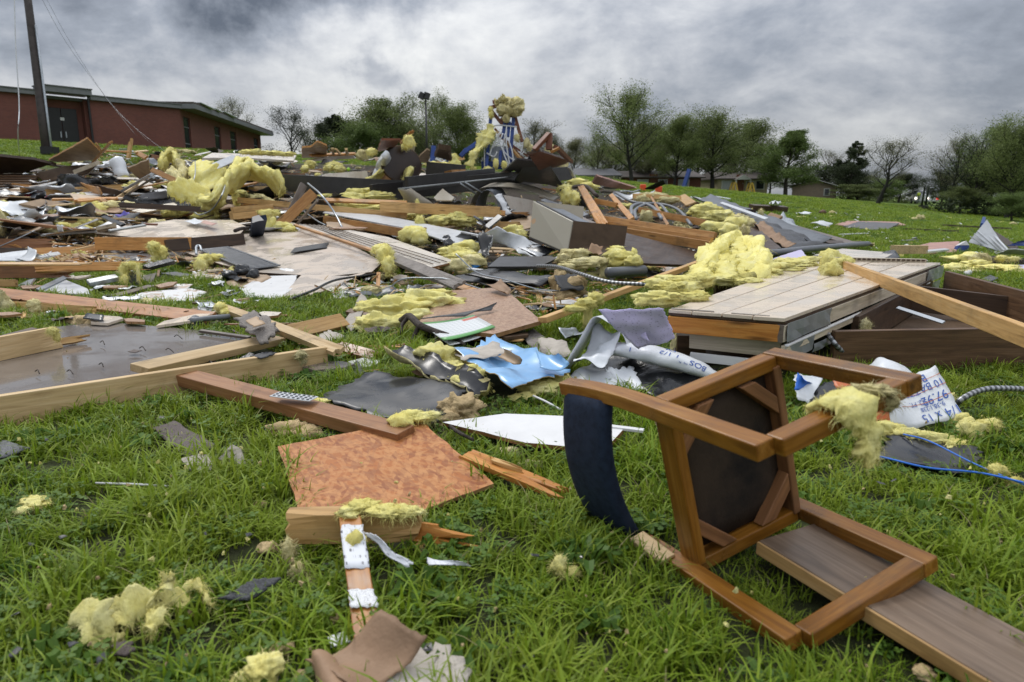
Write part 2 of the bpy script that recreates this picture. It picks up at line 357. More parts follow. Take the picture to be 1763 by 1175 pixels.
 # grass blades, leaves
 def blade(name,ca,cb_,tip):
  k=NB(name); v=k.coord((1,1,1),False); s3=k.n('ShaderNodeSeparateXYZ'); k.l(v,s3.inputs[0])
  c=k.mix(k.oi.outputs['Random'],ca,cb_)
  geo=k.n('ShaderNodeNewGeometry'); pn=k.n('ShaderNodeTexNoise'); k.l(geo.outputs['Position'],pn.inputs['Vector']); pn.inputs['Scale'].default_value=1.3; pn.inputs['Detail'].default_value=4
  c=k.mix(k.thr(pn.outputs['Fac'],.35,.7),c,k.mix(.6,c,tip))
  rn=k.n('ShaderNodeAttribute'); rn.attribute_name='tint'
  c=k.mix(math_n(k.t,'MULTIPLY',rn.outputs['Fac'],.75),c,tip)
  k.col(c); k.rough(.5); k.spec(.22)
  tr=k.n('ShaderNodeBsdfTranslucent'); k.l(c,tr.inputs[0]); mxs=k.n('ShaderNodeMixShader'); mxs.inputs[0].default_value=.34
  k.l(k.b.outputs[0],mxs.inputs[1]); k.l(tr.outputs[0],mxs.inputs[2]); k.l(mxs.outputs[0],k.out.inputs[0])
 blade('grass_blade',(.046,.110,.006),(.180,.300,.012),(.30,.36,.04))
 blade('clover_leaf',(.055,.125,.020),(.085,.17,.024),(.12,.20,.03))
 blade('dry_blade',(.30,.26,.12),(.40,.34,.16),(.34,.32,.16))
 def leaf(name,a,b2,c3):
  k=NB(name); g=k.n('ShaderNodeAttribute'); g.attribute_name='tint'
  c=k.ramp(g.outputs['Fac'],[(0,a),(.55,b2),(1,c3)]); c=k.vary(c,.2); k.col(c); k.rough(.7); k.spec(.2)
  tr=k.n('ShaderNodeBsdfTranslucent'); k.l(c,tr.inputs[0]); mxs=k.n('ShaderNodeMixShader'); mxs.inputs[0].default_value=.3
  k.l(k.b.outputs[0],mxs.inputs[1]); k.l(tr.outputs[0],mxs.inputs[2]); k.l(mxs.outputs[0],k.out.inputs[0])
 leaf('leaf_olive',(.090,.118,.040),(.145,.182,.060),(.21,.255,.09))
 leaf('leaf_green',(.090,.135,.040),(.140,.200,.056),(.20,.26,.08))
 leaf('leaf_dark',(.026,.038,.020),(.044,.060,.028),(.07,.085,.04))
 leaf('leaf_brown',(.135,.140,.075),(.19,.195,.105),(.25,.255,.14))
 # ground
 k=NB('ground_soil'); geo=k.n('ShaderNodeNewGeometry'); v=geo.outputs['Position']
 n=k.noise(v,.35,6,.6); m=k.noise(v,9,6,.7); q=k.noise(v,60,3,.7)
 near=k.ramp(m,[(.3,(.018,.018,.009)),(.5,(.030,.036,.012)),(.7,(.048,.062,.018))])
 far=k.ramp(k.mix(.5,n,m),[(.32,(.060,.098,.018)),(.5,(.090,.145,.022)),(.66,(.130,.175,.034))])
 dist=k.n('ShaderNodeVectorMath',operation='LENGTH'); k.l(v,dist.inputs[0])
 c=k.mix(k.thr(dist.outputs['Value'],7,22),near,far)
 at=k.n('ShaderNodeAttribute'); at.attribute_name='mud'
 mud=k.ramp(m,[(.3,(.018,.014,.010)),(.55,(.042,.032,.022)),(.75,(.085,.068,.050))])
 c=k.mix(math_n(k.t,'MULTIPLY',at.outputs['Fac'],k.thr(n,.15,.45),clamp=True),c,mud); k.col(c); k.rough(.9); k.spec(.2); k.bumpn(k.mix(.5,m,q),.8,.04)
 k=NB('asphalt'); k.col(k.ramp(k.noise(k.coord(),3,5),[(.3,(.05,.052,.056)),(.7,(.09,.092,.097))])); k.rough(.35)
 # flexible conduit: ring pattern along the length
 k=NB('flex_conduit'); v=k.coord((1,1,1),False,'UV'); s3=k.n('ShaderNodeSeparateXYZ'); k.l(v,s3.inputs[0])
 f=math_n(k.t,'FRACT',math_n(k.t,'MULTIPLY',s3.outputs[1],1.0)); k.col(k.mix(math_n(k.t,'GREATER_THAN',f,.5),(.36,.37,.39),(.10,.105,.11))); k.rough(.35); k.b.inputs['Metallic'].default_value=.5; k.bumpn(f,.8,.01)
 # beige cabinet with rubbed tan patch
 k=NB('cabinet_face'); v=k.coord(); n=k.noise(v,3.4,3,.5,.6); c=k.mix(k.thr(n,.655,.665),(.29,.265,.205),(.40,.25,.13)); c=k.mix(math_n(k.t,'MULTIPLY',k.thr(k.noise(v,1.2,4),.5,.8),.3),c,(.22,.19,.14)); k.col(c); k.rough(.36)
 # corrugated sheet with faint ribs is geometry; blister pack
build_special()
# ------------------------------------------------------------------ builders
HUV=[]         # outlines in the picture of built panels, where no loose piece is strewn
FOOT=[]        # outlines of low things, where grass is pressed flat
REFS=[]        # landmarks that scattered pieces are described by
USED=set()
def M(m): return MAT[m] if isinstance(m,str) else m
def link(o,parent=None):
 COL.objects.link(o)
 if parent is not None: o.parent=parent
 return o
def mesh_obj(name,verts,faces,mat,parent=None,smooth=False,mw=None,uv=None,mats=None,mi=None):
 me=bpy.data.meshes.new(name); me.from_pydata([tuple(v) for v in verts],[],faces)
 if mats:
  for m in mats: me.materials.append(M(m))
  if mi: me.polygons.foreach_set('material_index',mi)
 else: me.materials.append(M(mat))
 if smooth: me.polygons.foreach_set('use_smooth',[True]*len(me.polygons))
 if uv:
  l=me.uv_layers.new(name='uv')
  for lp in me.loops: l.data[lp.index].uv=uv[lp.vertex_index]
 me.update()
 o=bpy.data.objects.new(name,me)
 link(o,parent)
 if mw is not None:
  if parent is not None: o.matrix_parent_inverse=Matrix(); o.matrix_local=parent_inv(parent)@mw
  else: o.matrix_world=mw
 return o
WM={}
def parent_inv(p):
 return WM.get(p.name,p.matrix_basis).inverted()
def setw(o,mw): o.matrix_world=mw; WM[o.name]=mw.copy(); return o
def tag(o,label,cat,group=None,kind=None):
 if kind: o['kind']=kind; o['label']=label; 
 else:
  o['label']=label; o['category']=cat
  if label: USED.add(label.lower())
 if group: o['group']=group
 return o
def empty(name,label,cat,loc=(0,0,0),group=None,rot=None):
 o=bpy.data.objects.new(name,None); COL.objects.link(o); o.empty_display_size=.1
 mw=Matrix.Translation(Vector(loc))
 if rot is not None: mw=mw@rot
 setw(o,mw); return tag(o,label,cat,group)
def frame(origin,x,up=Vector((0,0,1))):
 x=x.normalized(); y=up.cross(x)
 if y.length<1e-4: y=Vector((0,1,0)).cross(x)
 y.normalize(); z=x.cross(y)
 m=Matrix((x,y,z)).transposed().to_4x4(); m.translation=origin; return m
def foot_poly(pts,maxz=.22,minlen=.25):
 if len(pts)<3: return
 h=sum(p.z-terr(p.x,p.y) for p in pts)/len(pts)
 if h<maxz: FOOT.append([(p.x,p.y) for p in pts])
def bevel(o,wd=.003):
 m=o.modifiers.new('edge','BEVEL'); m.width=wd; m.segments=2; m.limit_method='ANGLE'; m.angle_limit=R(40); m.harden_normals=False

def board_geo(L,w,t,r,j0=0,j1=0,nx=3,ny=3,bow=0,twist=0):
 if max(j0,j1)>0: ny=6
 e0=[-L/2+(j0*r.random()**1.3 if j0 else r.uniform(-.001,.001)) for _ in range(ny+1)]
 e1=[L/2-(j1*r.random()**1.3 if j1 else r.uniform(-.001,.001)) for _ in range(ny+1)]
 V,F=[],[]
 for i in range(nx+1):
  f=i/nx
  for j in range(ny+1):
   g=j/ny
   for k in (0,1):
    x=e0[j]*(1-f)+e1[j]*f; y=(g-.5)*w; z=(k-.5)*t
    if (i==0 and j0) or (i==nx and j1): z*=r.uniform(.35,1); x+=r.uniform(-.2,.2)*(j0 if i==0 else j1)*.4
    a=twist*(f-.5); y,z=y*math.cos(a)-z*math.sin(a),y*math.sin(a)+z*math.cos(a)
    z+=bow*(1-(2*f-1)**2)
    V.append((x,y,z))
 I=lambda i,j,k: (i*(ny+1)+j)*2+k
 for i in range(nx):
  for j in range(ny):
   F.append((I(i,j,1),I(i+1,j,1),I(i+1,j+1,1),I(i,j+1,1)))
   F.append((I(i,j,0),I(i,j+1,0),I(i+1,j+1,0),I(i+1,j,0)))
  F.append((I(i,0,0),I(i+1,0,0),I(i+1,0,1),I(i,0,1)))
  F.append((I(i,ny,0),I(i,ny,1),I(i+1,ny,1),I(i+1,ny,0)))
 for j in range(ny):
  F.append((I(0,j,0),I(0,j,1),I(0,j+1,1),I(0,j+1,0)))
  F.append((I(nx,j,0),I(nx,j+1,0),I(nx,j+1,1),I(nx,j,1)))
 return V,F
SEED=[0]
def rr():
 SEED[0]+=1; return random.Random(SEED[0]*7919)
def B(label,a,b,w,t,mat,roll=0,j=(0,0),cat='board',name='lumber_board',group=None,parent=None,bow=0,twist=0,bev=True,up=None):
 """a board whose centre line runs from a to b; w across, t thick"""
 a,b=P(a),P(b); r=rr(); V,F=board_geo((b-a).length,w,t,r,j[0],j[1],4,3,bow,twist)
 m=frame((a+b)/2,b-a,up or Vector((0,0,1)))@Matrix.Rotation(R(roll),4,'X')
 o=mesh_obj(name,V,F,mat,parent,mw=m)
 if bev and not any(j): bevel(o,min(.004,t*.12))
 if parent is None:
  tag(o,label,cat,group)
  if a.z-terr(a.x,a.y)<.12 and b.z-terr(b.x,b.y)<.12:
   s=(m.to_3x3()@Vector((0,1,0)))*(w if abs(math.cos(R(roll)))>.5 else t)*.5
   FOOT.append([(q.x,q.y) for q in (a+s,b+s,b-s,a-s)])
 return o
def edge_jag(pts,jag,r,step=.07):
 out=[]
 for i in range(len(pts)):
  a,b=pts[i],pts[(i+1)%len(pts)]; L=(b-a).length; n=max(1,int(L/step)) if jag else 1
  nrm=Vector((-(b-a).y,(b-a).x)).normalized() if L else Vector((0,0))
  run=0
  for k in range(n):
   q=a.lerp(b,k/n)
   if k: run=run*.5+r.uniform(-1,1); q=q+nrm*run*jag
   out.append(q)
 return out
def PL(label,pts,th,mat,cat='panel',name='wall_board',jag=0,parent=None,group=None,step=.07,edge=None,foot=True):
 """flat panel: outline of its upper face as seen in the photo, thickness th"""
 p=[P(q) for q in pts]; c=sum(p,Vector())/len(p); n=Vector()
 for i in range(len(p)):
  a,b=p[i]-c,p[(i+1)%len(p)]-c; n+=a.cross(b)
 n.normalize()
 if n.dot(Vector((0,0,EYE))-c)<0: n=-n
 x=(p[1]-p[0]); x-=n*x.dot(n); m=frame(c,x,n)
 mi=m.inverted(); q2=[(mi@q) for q in p]; loc=[Vector((q.x,q.y)) for q in q2]
 ar=sum(loc[i].x*loc[(i+1)%len(loc)].y-loc[(i+1)%len(loc)].x*loc[i].y for i in range(len(loc)))
 if ar<0: loc.reverse()
 r=rr(); out=edge_jag(loc,jag,r,step)
 N=len(out); V=[(q.x,q.y,0) for q in out]+[(q.x,q.y,-th) for q in out]
 F=[tuple(range(N)),tuple(range(2*N-1,N-1,-1))]+[(i,i+N,(i+1)%N+N,(i+1)%N) for i in range(N)]
 mi_=[0,0]+[1]*N
 o=mesh_obj(name,V,F,mat,parent,mw=m,mats=[mat,edge or mat],mi=mi_)
 if parent is None:
  tag(o,label,cat,group); HUV.append([proj(q) for q in p])
  if foot: foot_poly(p)
 return o
def sheet_geo(c,n,th,wave,jag,curl,seed,wscale=2.0,curl_axis=0,curl_pow=2,rib=0):
 """a bent sheet over four corners; returns vertices, faces, uv"""
 r=random.Random(seed); nx,ny=n
 nrm=(c[1]-c[0]).cross(c[3]-c[0])
 nrm=nrm.normalized() if nrm.length>1e-6 else Vector((0,0,1))
 if nrm.z<0: nrm=-nrm
 jx=[[r.uniform(-1,1) for _ in range(nx+1)] for _ in range(2)]; jy=[[r.uniform(-1,1) for _ in range(ny+1)] for _ in range(2)]
 ex=(c[1]-c[0]).normalized() if (c[1]-c[0]).length else Vector((1,0,0)); ey=(c[3]-c[0]).normalized() if (c[3]-c[0]).length else Vector((0,1,0))
 off=Vector((seed*1.37%50,seed*2.11%50,0)); T=[]; UV=[]
 for jj in range(ny+1):
  g=jj/ny
  for i in range(nx+1):
   f=i/nx
   p=c[0]*(1-f)*(1-g)+c[1]*f*(1-g)+c[2]*f*g+c[3]*(1-f)*g
   if jag:
    if i==0: p=p-ex*jag*jy[0][jj]
    if i==nx: p=p+ex*jag*jy[1][jj]
    if jj==0: p=p-ey*jag*jx[0][i]
    if jj==ny: p=p+ey*jag*jx[1][i]
   if wave:
    q=p*wscale+off
    p=p+nrm*wave*(noise.noise(q)*1.2+.45*noise.noise(q*2.7))*1.3
   if curl:
    a=f if curl_axis==0 else g
    p=p+nrm*curl*abs(2*a-1)**curl_pow if curl_pow>0 else p+nrm*curl*a**-curl_pow
   if rib: p=p+nrm*rib*math.sin(f*nx*1.57)
   T.append(p); UV.append((f,g))
 return T,UV,nrm
def solidify(T,nx,ny,th,nrm):
 N=(nx+1)*(ny+1); I=lambda i,j: j*(nx+1)+i
 V=list(T)+[p-nrm*th for p in T]; F=[]
 for j in range(ny):
  for i in range(nx):
   a,b,c,d=I(i,j),I(i+1,j),I(i+1,j+1),I(i,j+1)
   F.append((a,b,c,d)); F.append((a+N,d+N,c+N,b+N))
 for i in range(nx):
  a,b=I(i,0),I(i+1,0); F.append((a,a+N,b+N,b)); a,b=I(i,ny),I(i+1,ny); F.append((a,b,b+N,a+N))
 for j in range(ny):
  a,b=I(0,j),I(0,j+1); F.append((a,b,b+N,a+N)); a,b=I(nx,j),I(nx,j+1); F.append((a,a+N,b+N,b))
 return V,F
def SH(label,pts,mat,th=.004,n=(12,9),wave=.03,jag=.02,curl=0,cat='sheet',name='torn_sheet',parent=None,group=None,under=None,foot=True,ws=2.0,ca=0,cp=2,rib=0,ground=True,smooth=True):
 c=[P(q) for q in pts]; SEED[0]+=1
 T,UV,nrm=sheet_geo(c,n,th,wave,jag,curl,SEED[0],ws,ca,cp,rib)
 if ground: T=[Vector((p.x,p.y,max(p.z,terr(p.x,p.y)+.008))) for p in T]
 V,F=solidify(T,n[0],n[1],th,nrm); cen=sum(c,Vector())/4
 half=n[0]*n[1]; mi=[(k%2) if k<2*half else 1 for k in range(len(F))]
 o=mesh_obj(name,[v-cen for v in V],F,mat,parent,smooth,mw=Matrix.Translation(cen),uv=UV+UV,mats=[mat,under or mat],mi=mi)
 if parent is None:
  tag(o,label,cat,group); HUV.append([proj(q) for q in c])
  if foot: foot_poly(c)
 return o
def catmull(pts,k=6):
 if len(pts)<3: return list(pts)
 q=[pts[0]*2-pts[1]]+list(pts)+[pts[-1]*2-pts[-2]]; out=[]
 for i in range(1,len(q)-2):
  a,b,c,d=q[i-1:i+3]
  for s in range(k):
   t=s/k; out.append(.5*((2*b)+(c-a)*t+(2*a-5*b+4*c-d)*t*t+(3*b-a-3*c+d)*t**3))
 out.append(pts[-1]); return out
def tube_geo(pts,rad,sides=8,ring=.02):
 V,F,UV=[],[],[]; n=len(pts); t0=None; up=Vector((.13,.21,.97)); acc=0
 for i,p in enumerate(pts):
  t=(pts[min(i+1,n-1)]-pts[max(i-1,0)]).normalized(); x=up.cross(t)
  if x.length<1e-3: x=Vector((1,0,0)).cross(t)
  x.normalize(); y=t.cross(x); r=rad[i] if isinstance(rad,(list,tuple)) else rad
  if i: acc+=(p-pts[i-1]).length
  for s in range(sides):
   a=2*math.pi*s/sides; V.append(p+(x*math.cos(a)+y*math.sin(a))*r); UV.append((s/sides,acc/ring))
 for i in range(n-1):
  for s in range(sides):
   a,b=i*sides+s,i*sides+(s+1)%sides; F.append((a,b,b+sides,a+sides))
 F.append(tuple(range(sides-1,-1,-1))); F.append(tuple(range((n-1)*sides,n*sides)))
 return V,F,UV
def TB(label,pts,rad,mat,cat='pipe',name='metal_pipe',sides=8,k=6,parent=None,group=None,ring=.02,smooth=True):
 p=catmull([P(q) for q in pts],k); c=p[len(p) // 2].copy()
 if isinstance(rad,(list,tuple)): rad=[float(np.interp(i/(len(p)-1)*(len(rad)-1),range(len(rad)),rad)) for i in range(len(p))]
 V,F,UV=tube_geo(p,rad,sides,ring)
 o=mesh_obj(name,[v-c for v in V],F,mat,parent,smooth,mw=Matrix.Translation(c),uv=UV)
 if parent is None: tag(o,label,cat,group)
 return o
_ico={}
def ico(s):
 if s not in _ico:
  bm=bmesh.new(); bmesh.ops.create_icosphere(bm,subdivisions=s,radius=1); bm.verts.ensure_lookup_table()
  _ico[s]=([v.co.copy() for v in bm.verts],[tuple(v.index for v in f.verts) for f in bm.faces]); bm.free()
 return _ico[s]
def blob(c,rx,ry,rz,yaw,seed,sub=3,rough=.45,fine=.11,flat=None):
 vs,fs=ico(sub); o=Vector((seed*3.7%90,seed*1.9%70,seed*.7%50)); V=[]
 cy_,sy_=math.cos(yaw),math.sin(yaw)
 for v in vs:
  q=v*1.25+o
  w_=q+Vector((noise.noise(q*1.3),noise.noise(q*1.3+Vector((5,1,2))),0))*.6; w_.z*=1.9; k=1+rough*noise.fractal(w_,.8,2.1,4)*(1 if rough else 0)
  if rough: k+=fine*(1-3.0*abs(noise.noise(w_*2.6)))+fine*.7*(.4-abs(noise.noise(w_*6.3)))+fine*.75*noise.noise(w_*13)+fine*.5*noise.noise(w_*29)
  x,y,z=v.x*rx*k,v.y*ry*k,v.z*rz*k
  p=Vector((c.x+x*cy_-y*sy_,c.y+x*sy_+y*cy_,c.z+z))
  if flat is not None: g=flat if isinstance(flat,float) else terr(p.x,p.y)+.006; p.z=max(p.z,g+.01*(1+v.z))
  V.append(p)
 return V,fs
def fuzz(V,c_list,r,n,ln,wd,down=.3):
 fv,ff=[],[]
 for _ in range(n):
  i=r.randrange(len(V)); p=V[i]; c=c_list[i]; d=(p-c).normalized()+Vector((r.uniform(-1,1),r.uniform(-1,1),r.uniform(-1,1)-down))*1.3
  d.normalize(); s=d.cross(Vector((r.uniform(-1,1),r.uniform(-1,1),r.uniform(-1,1)))).normalized()*wd
  L=ln*r.uniform(.35,1); k=len(fv); mid=p+d*L*.6+Vector((0,0,-L*.12)); tip=p+d*L+Vector((r.uniform(-.3,.3)*L,r.uniform(-.3,.3)*L,-L*.35))
  fv+=[p-s-d*.006,p+s-d*.006,mid+s*.6,mid-s*.6,tip]; ff+=[(k,k+1,k+2,k+3),(k+3,k+2,k+4)]
 return fv,ff
def IN(label,blobs,mat='insulation',cat='insulation',name='insulation_clump',group=None,sub=0,fz=1.0,parent=None,rough=.42,yr=1.0,flat=False):
 """glass wool: lumps (u, v, z, half width px, half height px); z None = resting on the ground"""
 V,F,C=[],[],[]; r=rr(); pm=200
 if any(len(b_)>3 and b_[2] is None for b_ in blobs): flat=True
 for bl in blobs:
  if isinstance(bl[0],Vector): c,rx,rz=bl[0].copy(),bl[1],bl[2]
  else:
   u,v,z,px,pz=bl[:5]; g=G(u,v+(pz if z is None else 0),0 if z is None else z); s=ppm(g); rx,rz=px/s,pz/s; c=g.copy()
   if z is None: c.z+=rz*.8
  yaw=r.uniform(-.5,.5); bl=ppm(c)*rx; sb=sub or (4 if bl>24 else 3 if bl>7 else 2); bv,bf=blob(c,rx,min(rx,max(rz*1.3,rx*.55))*yr,rz,yaw,SEED[0]*13+len(V)%97,sb,rough,flat=True if flat else None)
  k=len(V); V+=bv; C+=[c]*len(bv); F+=[tuple(x+k for x in f) for f in bf]; pm=ppm(c)
 if fz:
  ln=.036 if pm>150 else .07; wd=max(.0008,.28/pm)
  fv,ff=fuzz(V,C,r,int(150*len(blobs)*fz),ln,wd); k=len(V); V+=fv; F+=[tuple(x+k for x in f) for f in ff]
 cen=sum(V,Vector())/len(V)
 o=mesh_obj(name,[v-cen for v in V],F,mat,parent,True,mw=Matrix.Translation(cen))
 if parent is None:
  tag(o,label,cat,group); xs=[v.x for v in V]; ys=[v.y for v in V]
  zz=min(v.z for v in V)
  if zz-terr(cen.x,cen.y)<.1:
   a,b_=(max(xs)-min(xs))*.36,(max(ys)-min(ys))*.33
   FOOT.append([(cen.x+a*math.cos(q),cen.y+b_*math.sin(q)) for q in np.linspace(0,6.28,9)[:-1]])
 return o
def BATT(label,path,w_,th,mat='insulation',ws=2.2,wave=.07,up=None,fzn=400,name='insulation_batt',base=False):
 """a thick batt draped along a path"""
 p=catmull([P(q) for q in path],11); n=len(p); V,F,C=[],[],[]; r=rr(); S=30; off=Vector((SEED[0]*1.7,3,5))
 for i,q in enumerate(p):
  t=(p[min(i+1,n-1)]-p[max(i-1,0)]).normalized(); s=(up or Vector((.35,-.8,.3))).normalized(); s=(s-t*s.dot(t)).normalized(); u_=t.cross(s); e=min(1,.35+2.2*min(i,n-1-i)/n)
  for k in range(S):
   a=2*math.pi*k/S; ca,sa=math.cos(a),math.sin(a)
   x=math.copysign(abs(ca)**.6,ca)*w_/2*e*(1+.38*noise.noise(Vector((i*.55,3.0 if ca>0 else 9.0,SEED[0]*1.3)))); y=math.copysign(abs(sa)**.7,sa)*th/2*e
   v=q+s*x+u_*y; nn=(v-q).normalized() if (v-q).length else u_
   v=v+nn*wave*(noise.fractal(v*ws+off,.9,2.1,4)*1.3-.35*abs(noise.noise(v*ws*3.1+off))+.16*noise.noise(v*ws*7+off)+.10*noise.noise(v*ws*15+off))
   if base: v.z=max(v.z,terr(v.x,v.y)+.01)
   V.append(v); C.append(q)
 F=[(i*S+k,i*S+(k+1)%S,i*S+S+(k+1)%S,i*S+S+k) for i in range(n-1) for k in range(S)]+[tuple(range(S-1,-1,-1)),tuple(range((n-1)*S,n*S))]
 pm=ppm(p[n // 2]); fv,ff=fuzz(V,C,r,fzn,min(.10,22/pm),max(.0007,.30/pm)); k=len(V); V+=fv; F+=[tuple(x+k for x in f) for f in ff]
 cen=p[n // 2].copy(); o=mesh_obj(name,[v-cen for v in V],F,mat,None,True,mw=Matrix.Translation(cen)); tag(o,label,'insulation'); return o
def boxv(x0,x1,y0,y1,z0,z1):
 V=[(x,y,z) for x in (x0,x1) for y in (y0,y1) for z in (z0,z1)]
 return V,[(0,1,3,2),(4,6,7,5),(0,4,5,1),(2,3,7,6),(0,2,6,4),(1,5,7,3)]
class MB:
 def __init__(s): s.V,s.F=[],[]
 def add(s,V,F,m=None):
  k=len(s.V); s.V+=[(m@Vector(v)) if m is not None else Vector(v) for v in V]; s.F+=[tuple(i+k for i in f) for f in F]; return s
 def box(s,x0,x1,y0,y1,z0,z1,m=None): V,F=boxv(x0,x1,y0,y1,z0,z1); return s.add(V,F,m)
 def bar(s,a,b,w,t,up=Vector((0,0,1))): V,F=boxv(-(b-a).length/2,(b-a).length/2,-w/2,w/2,-t/2,t/2); return s.add(V,F,frame((a+b)/2,b-a,up))
 def tube(s,p,r,n=6): V,F,_=tube_geo(p,r,n); return s.add(V,F)
 def build(s,name,mat,parent=None,smooth=False,mw=None): return mesh_obj(name,s.V,s.F,mat,parent,smooth,mw)
def box_part(name,mat,parent,*dims,mw=None,bev=0):
 o=MB().box(*dims).build(name,mat,parent,mw=mw)
 if bev: bevel(o,bev)
 return o
def sweep_rect(pts,side,w,h):
 """rectangular section swept along a line; side = direction of its width"""
 V,F=[],[]; n=len(pts)
 for i,p in enumerate(pts):
  t=(pts[min(i+1,n-1)]-pts[max(i-1,0)]).normalized(); s=(side-t*side.dot(t)).normalized(); q=t.cross(s)
  for a,b in ((-1,-1),(1,-1),(1,1),(-1,1)): V.append(p+s*a*w/2+q*b*h/2)
 for i in range(n-1):
  for k in range(4): F.append((i*4+k,i*4+(k+1)%4,i*4+4+(k+1)%4,i*4+4+k))
 F.append((3,2,1,0)); F.append(tuple(range((n-1)*4,n*4))); return V,F
def text_geo(s,size):
 cu=bpy.data.curves.new('print','FONT'); cu.body=s; cu.size=size; o=bpy.data.objects.new('print',cu); COL.objects.link(o)
 dg=bpy.context.evaluated_depsgraph_get(); me=o.evaluated_get(dg).to_mesh()
 V=[v.co.copy() for v in me.vertices]; F=[tuple(p.vertices) for p in me.polygons]; o.evaluated_get(dg).to_mesh_clear()
 COL.objects.unlink(o); bpy.data.objects.remove(o); bpy.data.curves.remove(cu); return V,F
def RB(label,pts,vec,mat,th=.01,cat='sheet',name='bent_sheet',k=6):
 """a bent sheet: an outline drawn through pts, carried on along vec"""
 p=catmull([P(q) for q in pts],k); n=len(p); T=[]
 for f in range(5): T+=[q+vec*f/4 for q in p]
 nn=(p[-1]-p[0]).cross(vec).normalized(); V,F=solidify(T,n-1,4,th,nn if nn.z>0 else -nn); c=p[n // 2].copy()
 o=mesh_obj(name,[v-c for v in V],F,mat,None,True,mw=Matrix.Translation(c)); HUV.append([proj(q) for q in p]); return tag(o,label,cat)
def TP(u,v,ub,vb,zb=0.0):
 """the point seen at u, v right above the place seen at ub, vb"""
 return D(u,v,depth(G(ub,vb,zb)))
def ref(u,v,phrase): REFS.append((u,v,phrase))
# ------------------------------------------------------------------ ground
def poly_mask(xy,X,Y):
 inside=np.zeros(X.shape,bool); n=len(xy)
 for i in range(n):
  x1,y1=xy[i]; x2,y2=xy[(i+1)%n]
  c=((y1>Y)!=(y2>Y))&(X<(x2-x1)*(Y-y1)/((y2-y1) or 1e-9)+x1); inside ^= c
 return inside
FIELD=[G(*q) for q in ((-260,470),(0,478),(200,470),(330,446),(480,500),(700,520),(950,540),(1200,470),(1420,432),(1300,372),(1185,345),(1000,318),(860,296),(600,284),(460,280),(230,285),(60,290),(-260,300))]
FIELDXY=[(p.x,p.y) for p in FIELD]
def build_ground():
 xs=np.unique(np.concatenate([np.linspace(-14,14,113),np.linspace(-60,60,121),np.linspace(-160,160,81),np.linspace(-900,900,31)]))
 ys=np.unique(np.concatenate([np.linspace(-2,14,65),np.linspace(14,60,93),np.linspace(60,180,61),np.linspace(-40,0,11),np.linspace(180,1200,21)]))
 X,Y=np.meshgrid(xs,ys); Z=terr_np(X,Y)
 V=np.stack([X,Y,Z],-1).reshape(-1,3); nx,ny=len(xs),len(ys)
 i,j=np.meshgrid(np.arange(nx-1),np.arange(ny-1)); a=(j*nx+i).ravel()
 F=np.stack([a,a+1,a+1+nx,a+nx],-1)
 o=mesh_obj('ground',V.tolist(),F.tolist(),'ground_soil',None,True); o['kind']='structure'; o['label']='grassy ground that slopes up behind the debris field'
 mk=poly_mask(FIELDXY,X,Y).astype(float)
 for _ in range(3):
  p=np.pad(mk,1,mode='edge'); mk=(p[:-2,1:-1]+p[2:,1:-1]+p[1:-1,:-2]+p[1:-1,2:]+mk)/5
 at=o.data.attributes.new('mud','FLOAT','POINT'); at.data.foreach_set('value',mk.ravel().astype(np.float32))
 # the road in the dip at the far side of the field
 V,F=[],[]; pts=[(1440,352),(1520,362),(1570,369),(1600,374),(1640,378)]
 ctr=[G(*q) for q in pts]; ctr=[Vector((c.x,max(c.y,60)+18,0)) for c in ctr]
 for i,c in enumerate(ctr):
  t=(ctr[min(i+1,4)]-ctr[max(i-1,0)]).normalized(); s=Vector((-t.y,t.x,0))*3.2
  for q in (c-s,c+s): V.append((q.x,q.y,terr(q.x,q.y)+.06))
 F=[(2*i,2*i+1,2*i+3,2*i+2) for i in range(4)]
 o=mesh_obj('road',V,F,'asphalt'); o['kind']='structure'; o['label']='wet road crossing the dip beyond the field'
build_ground()

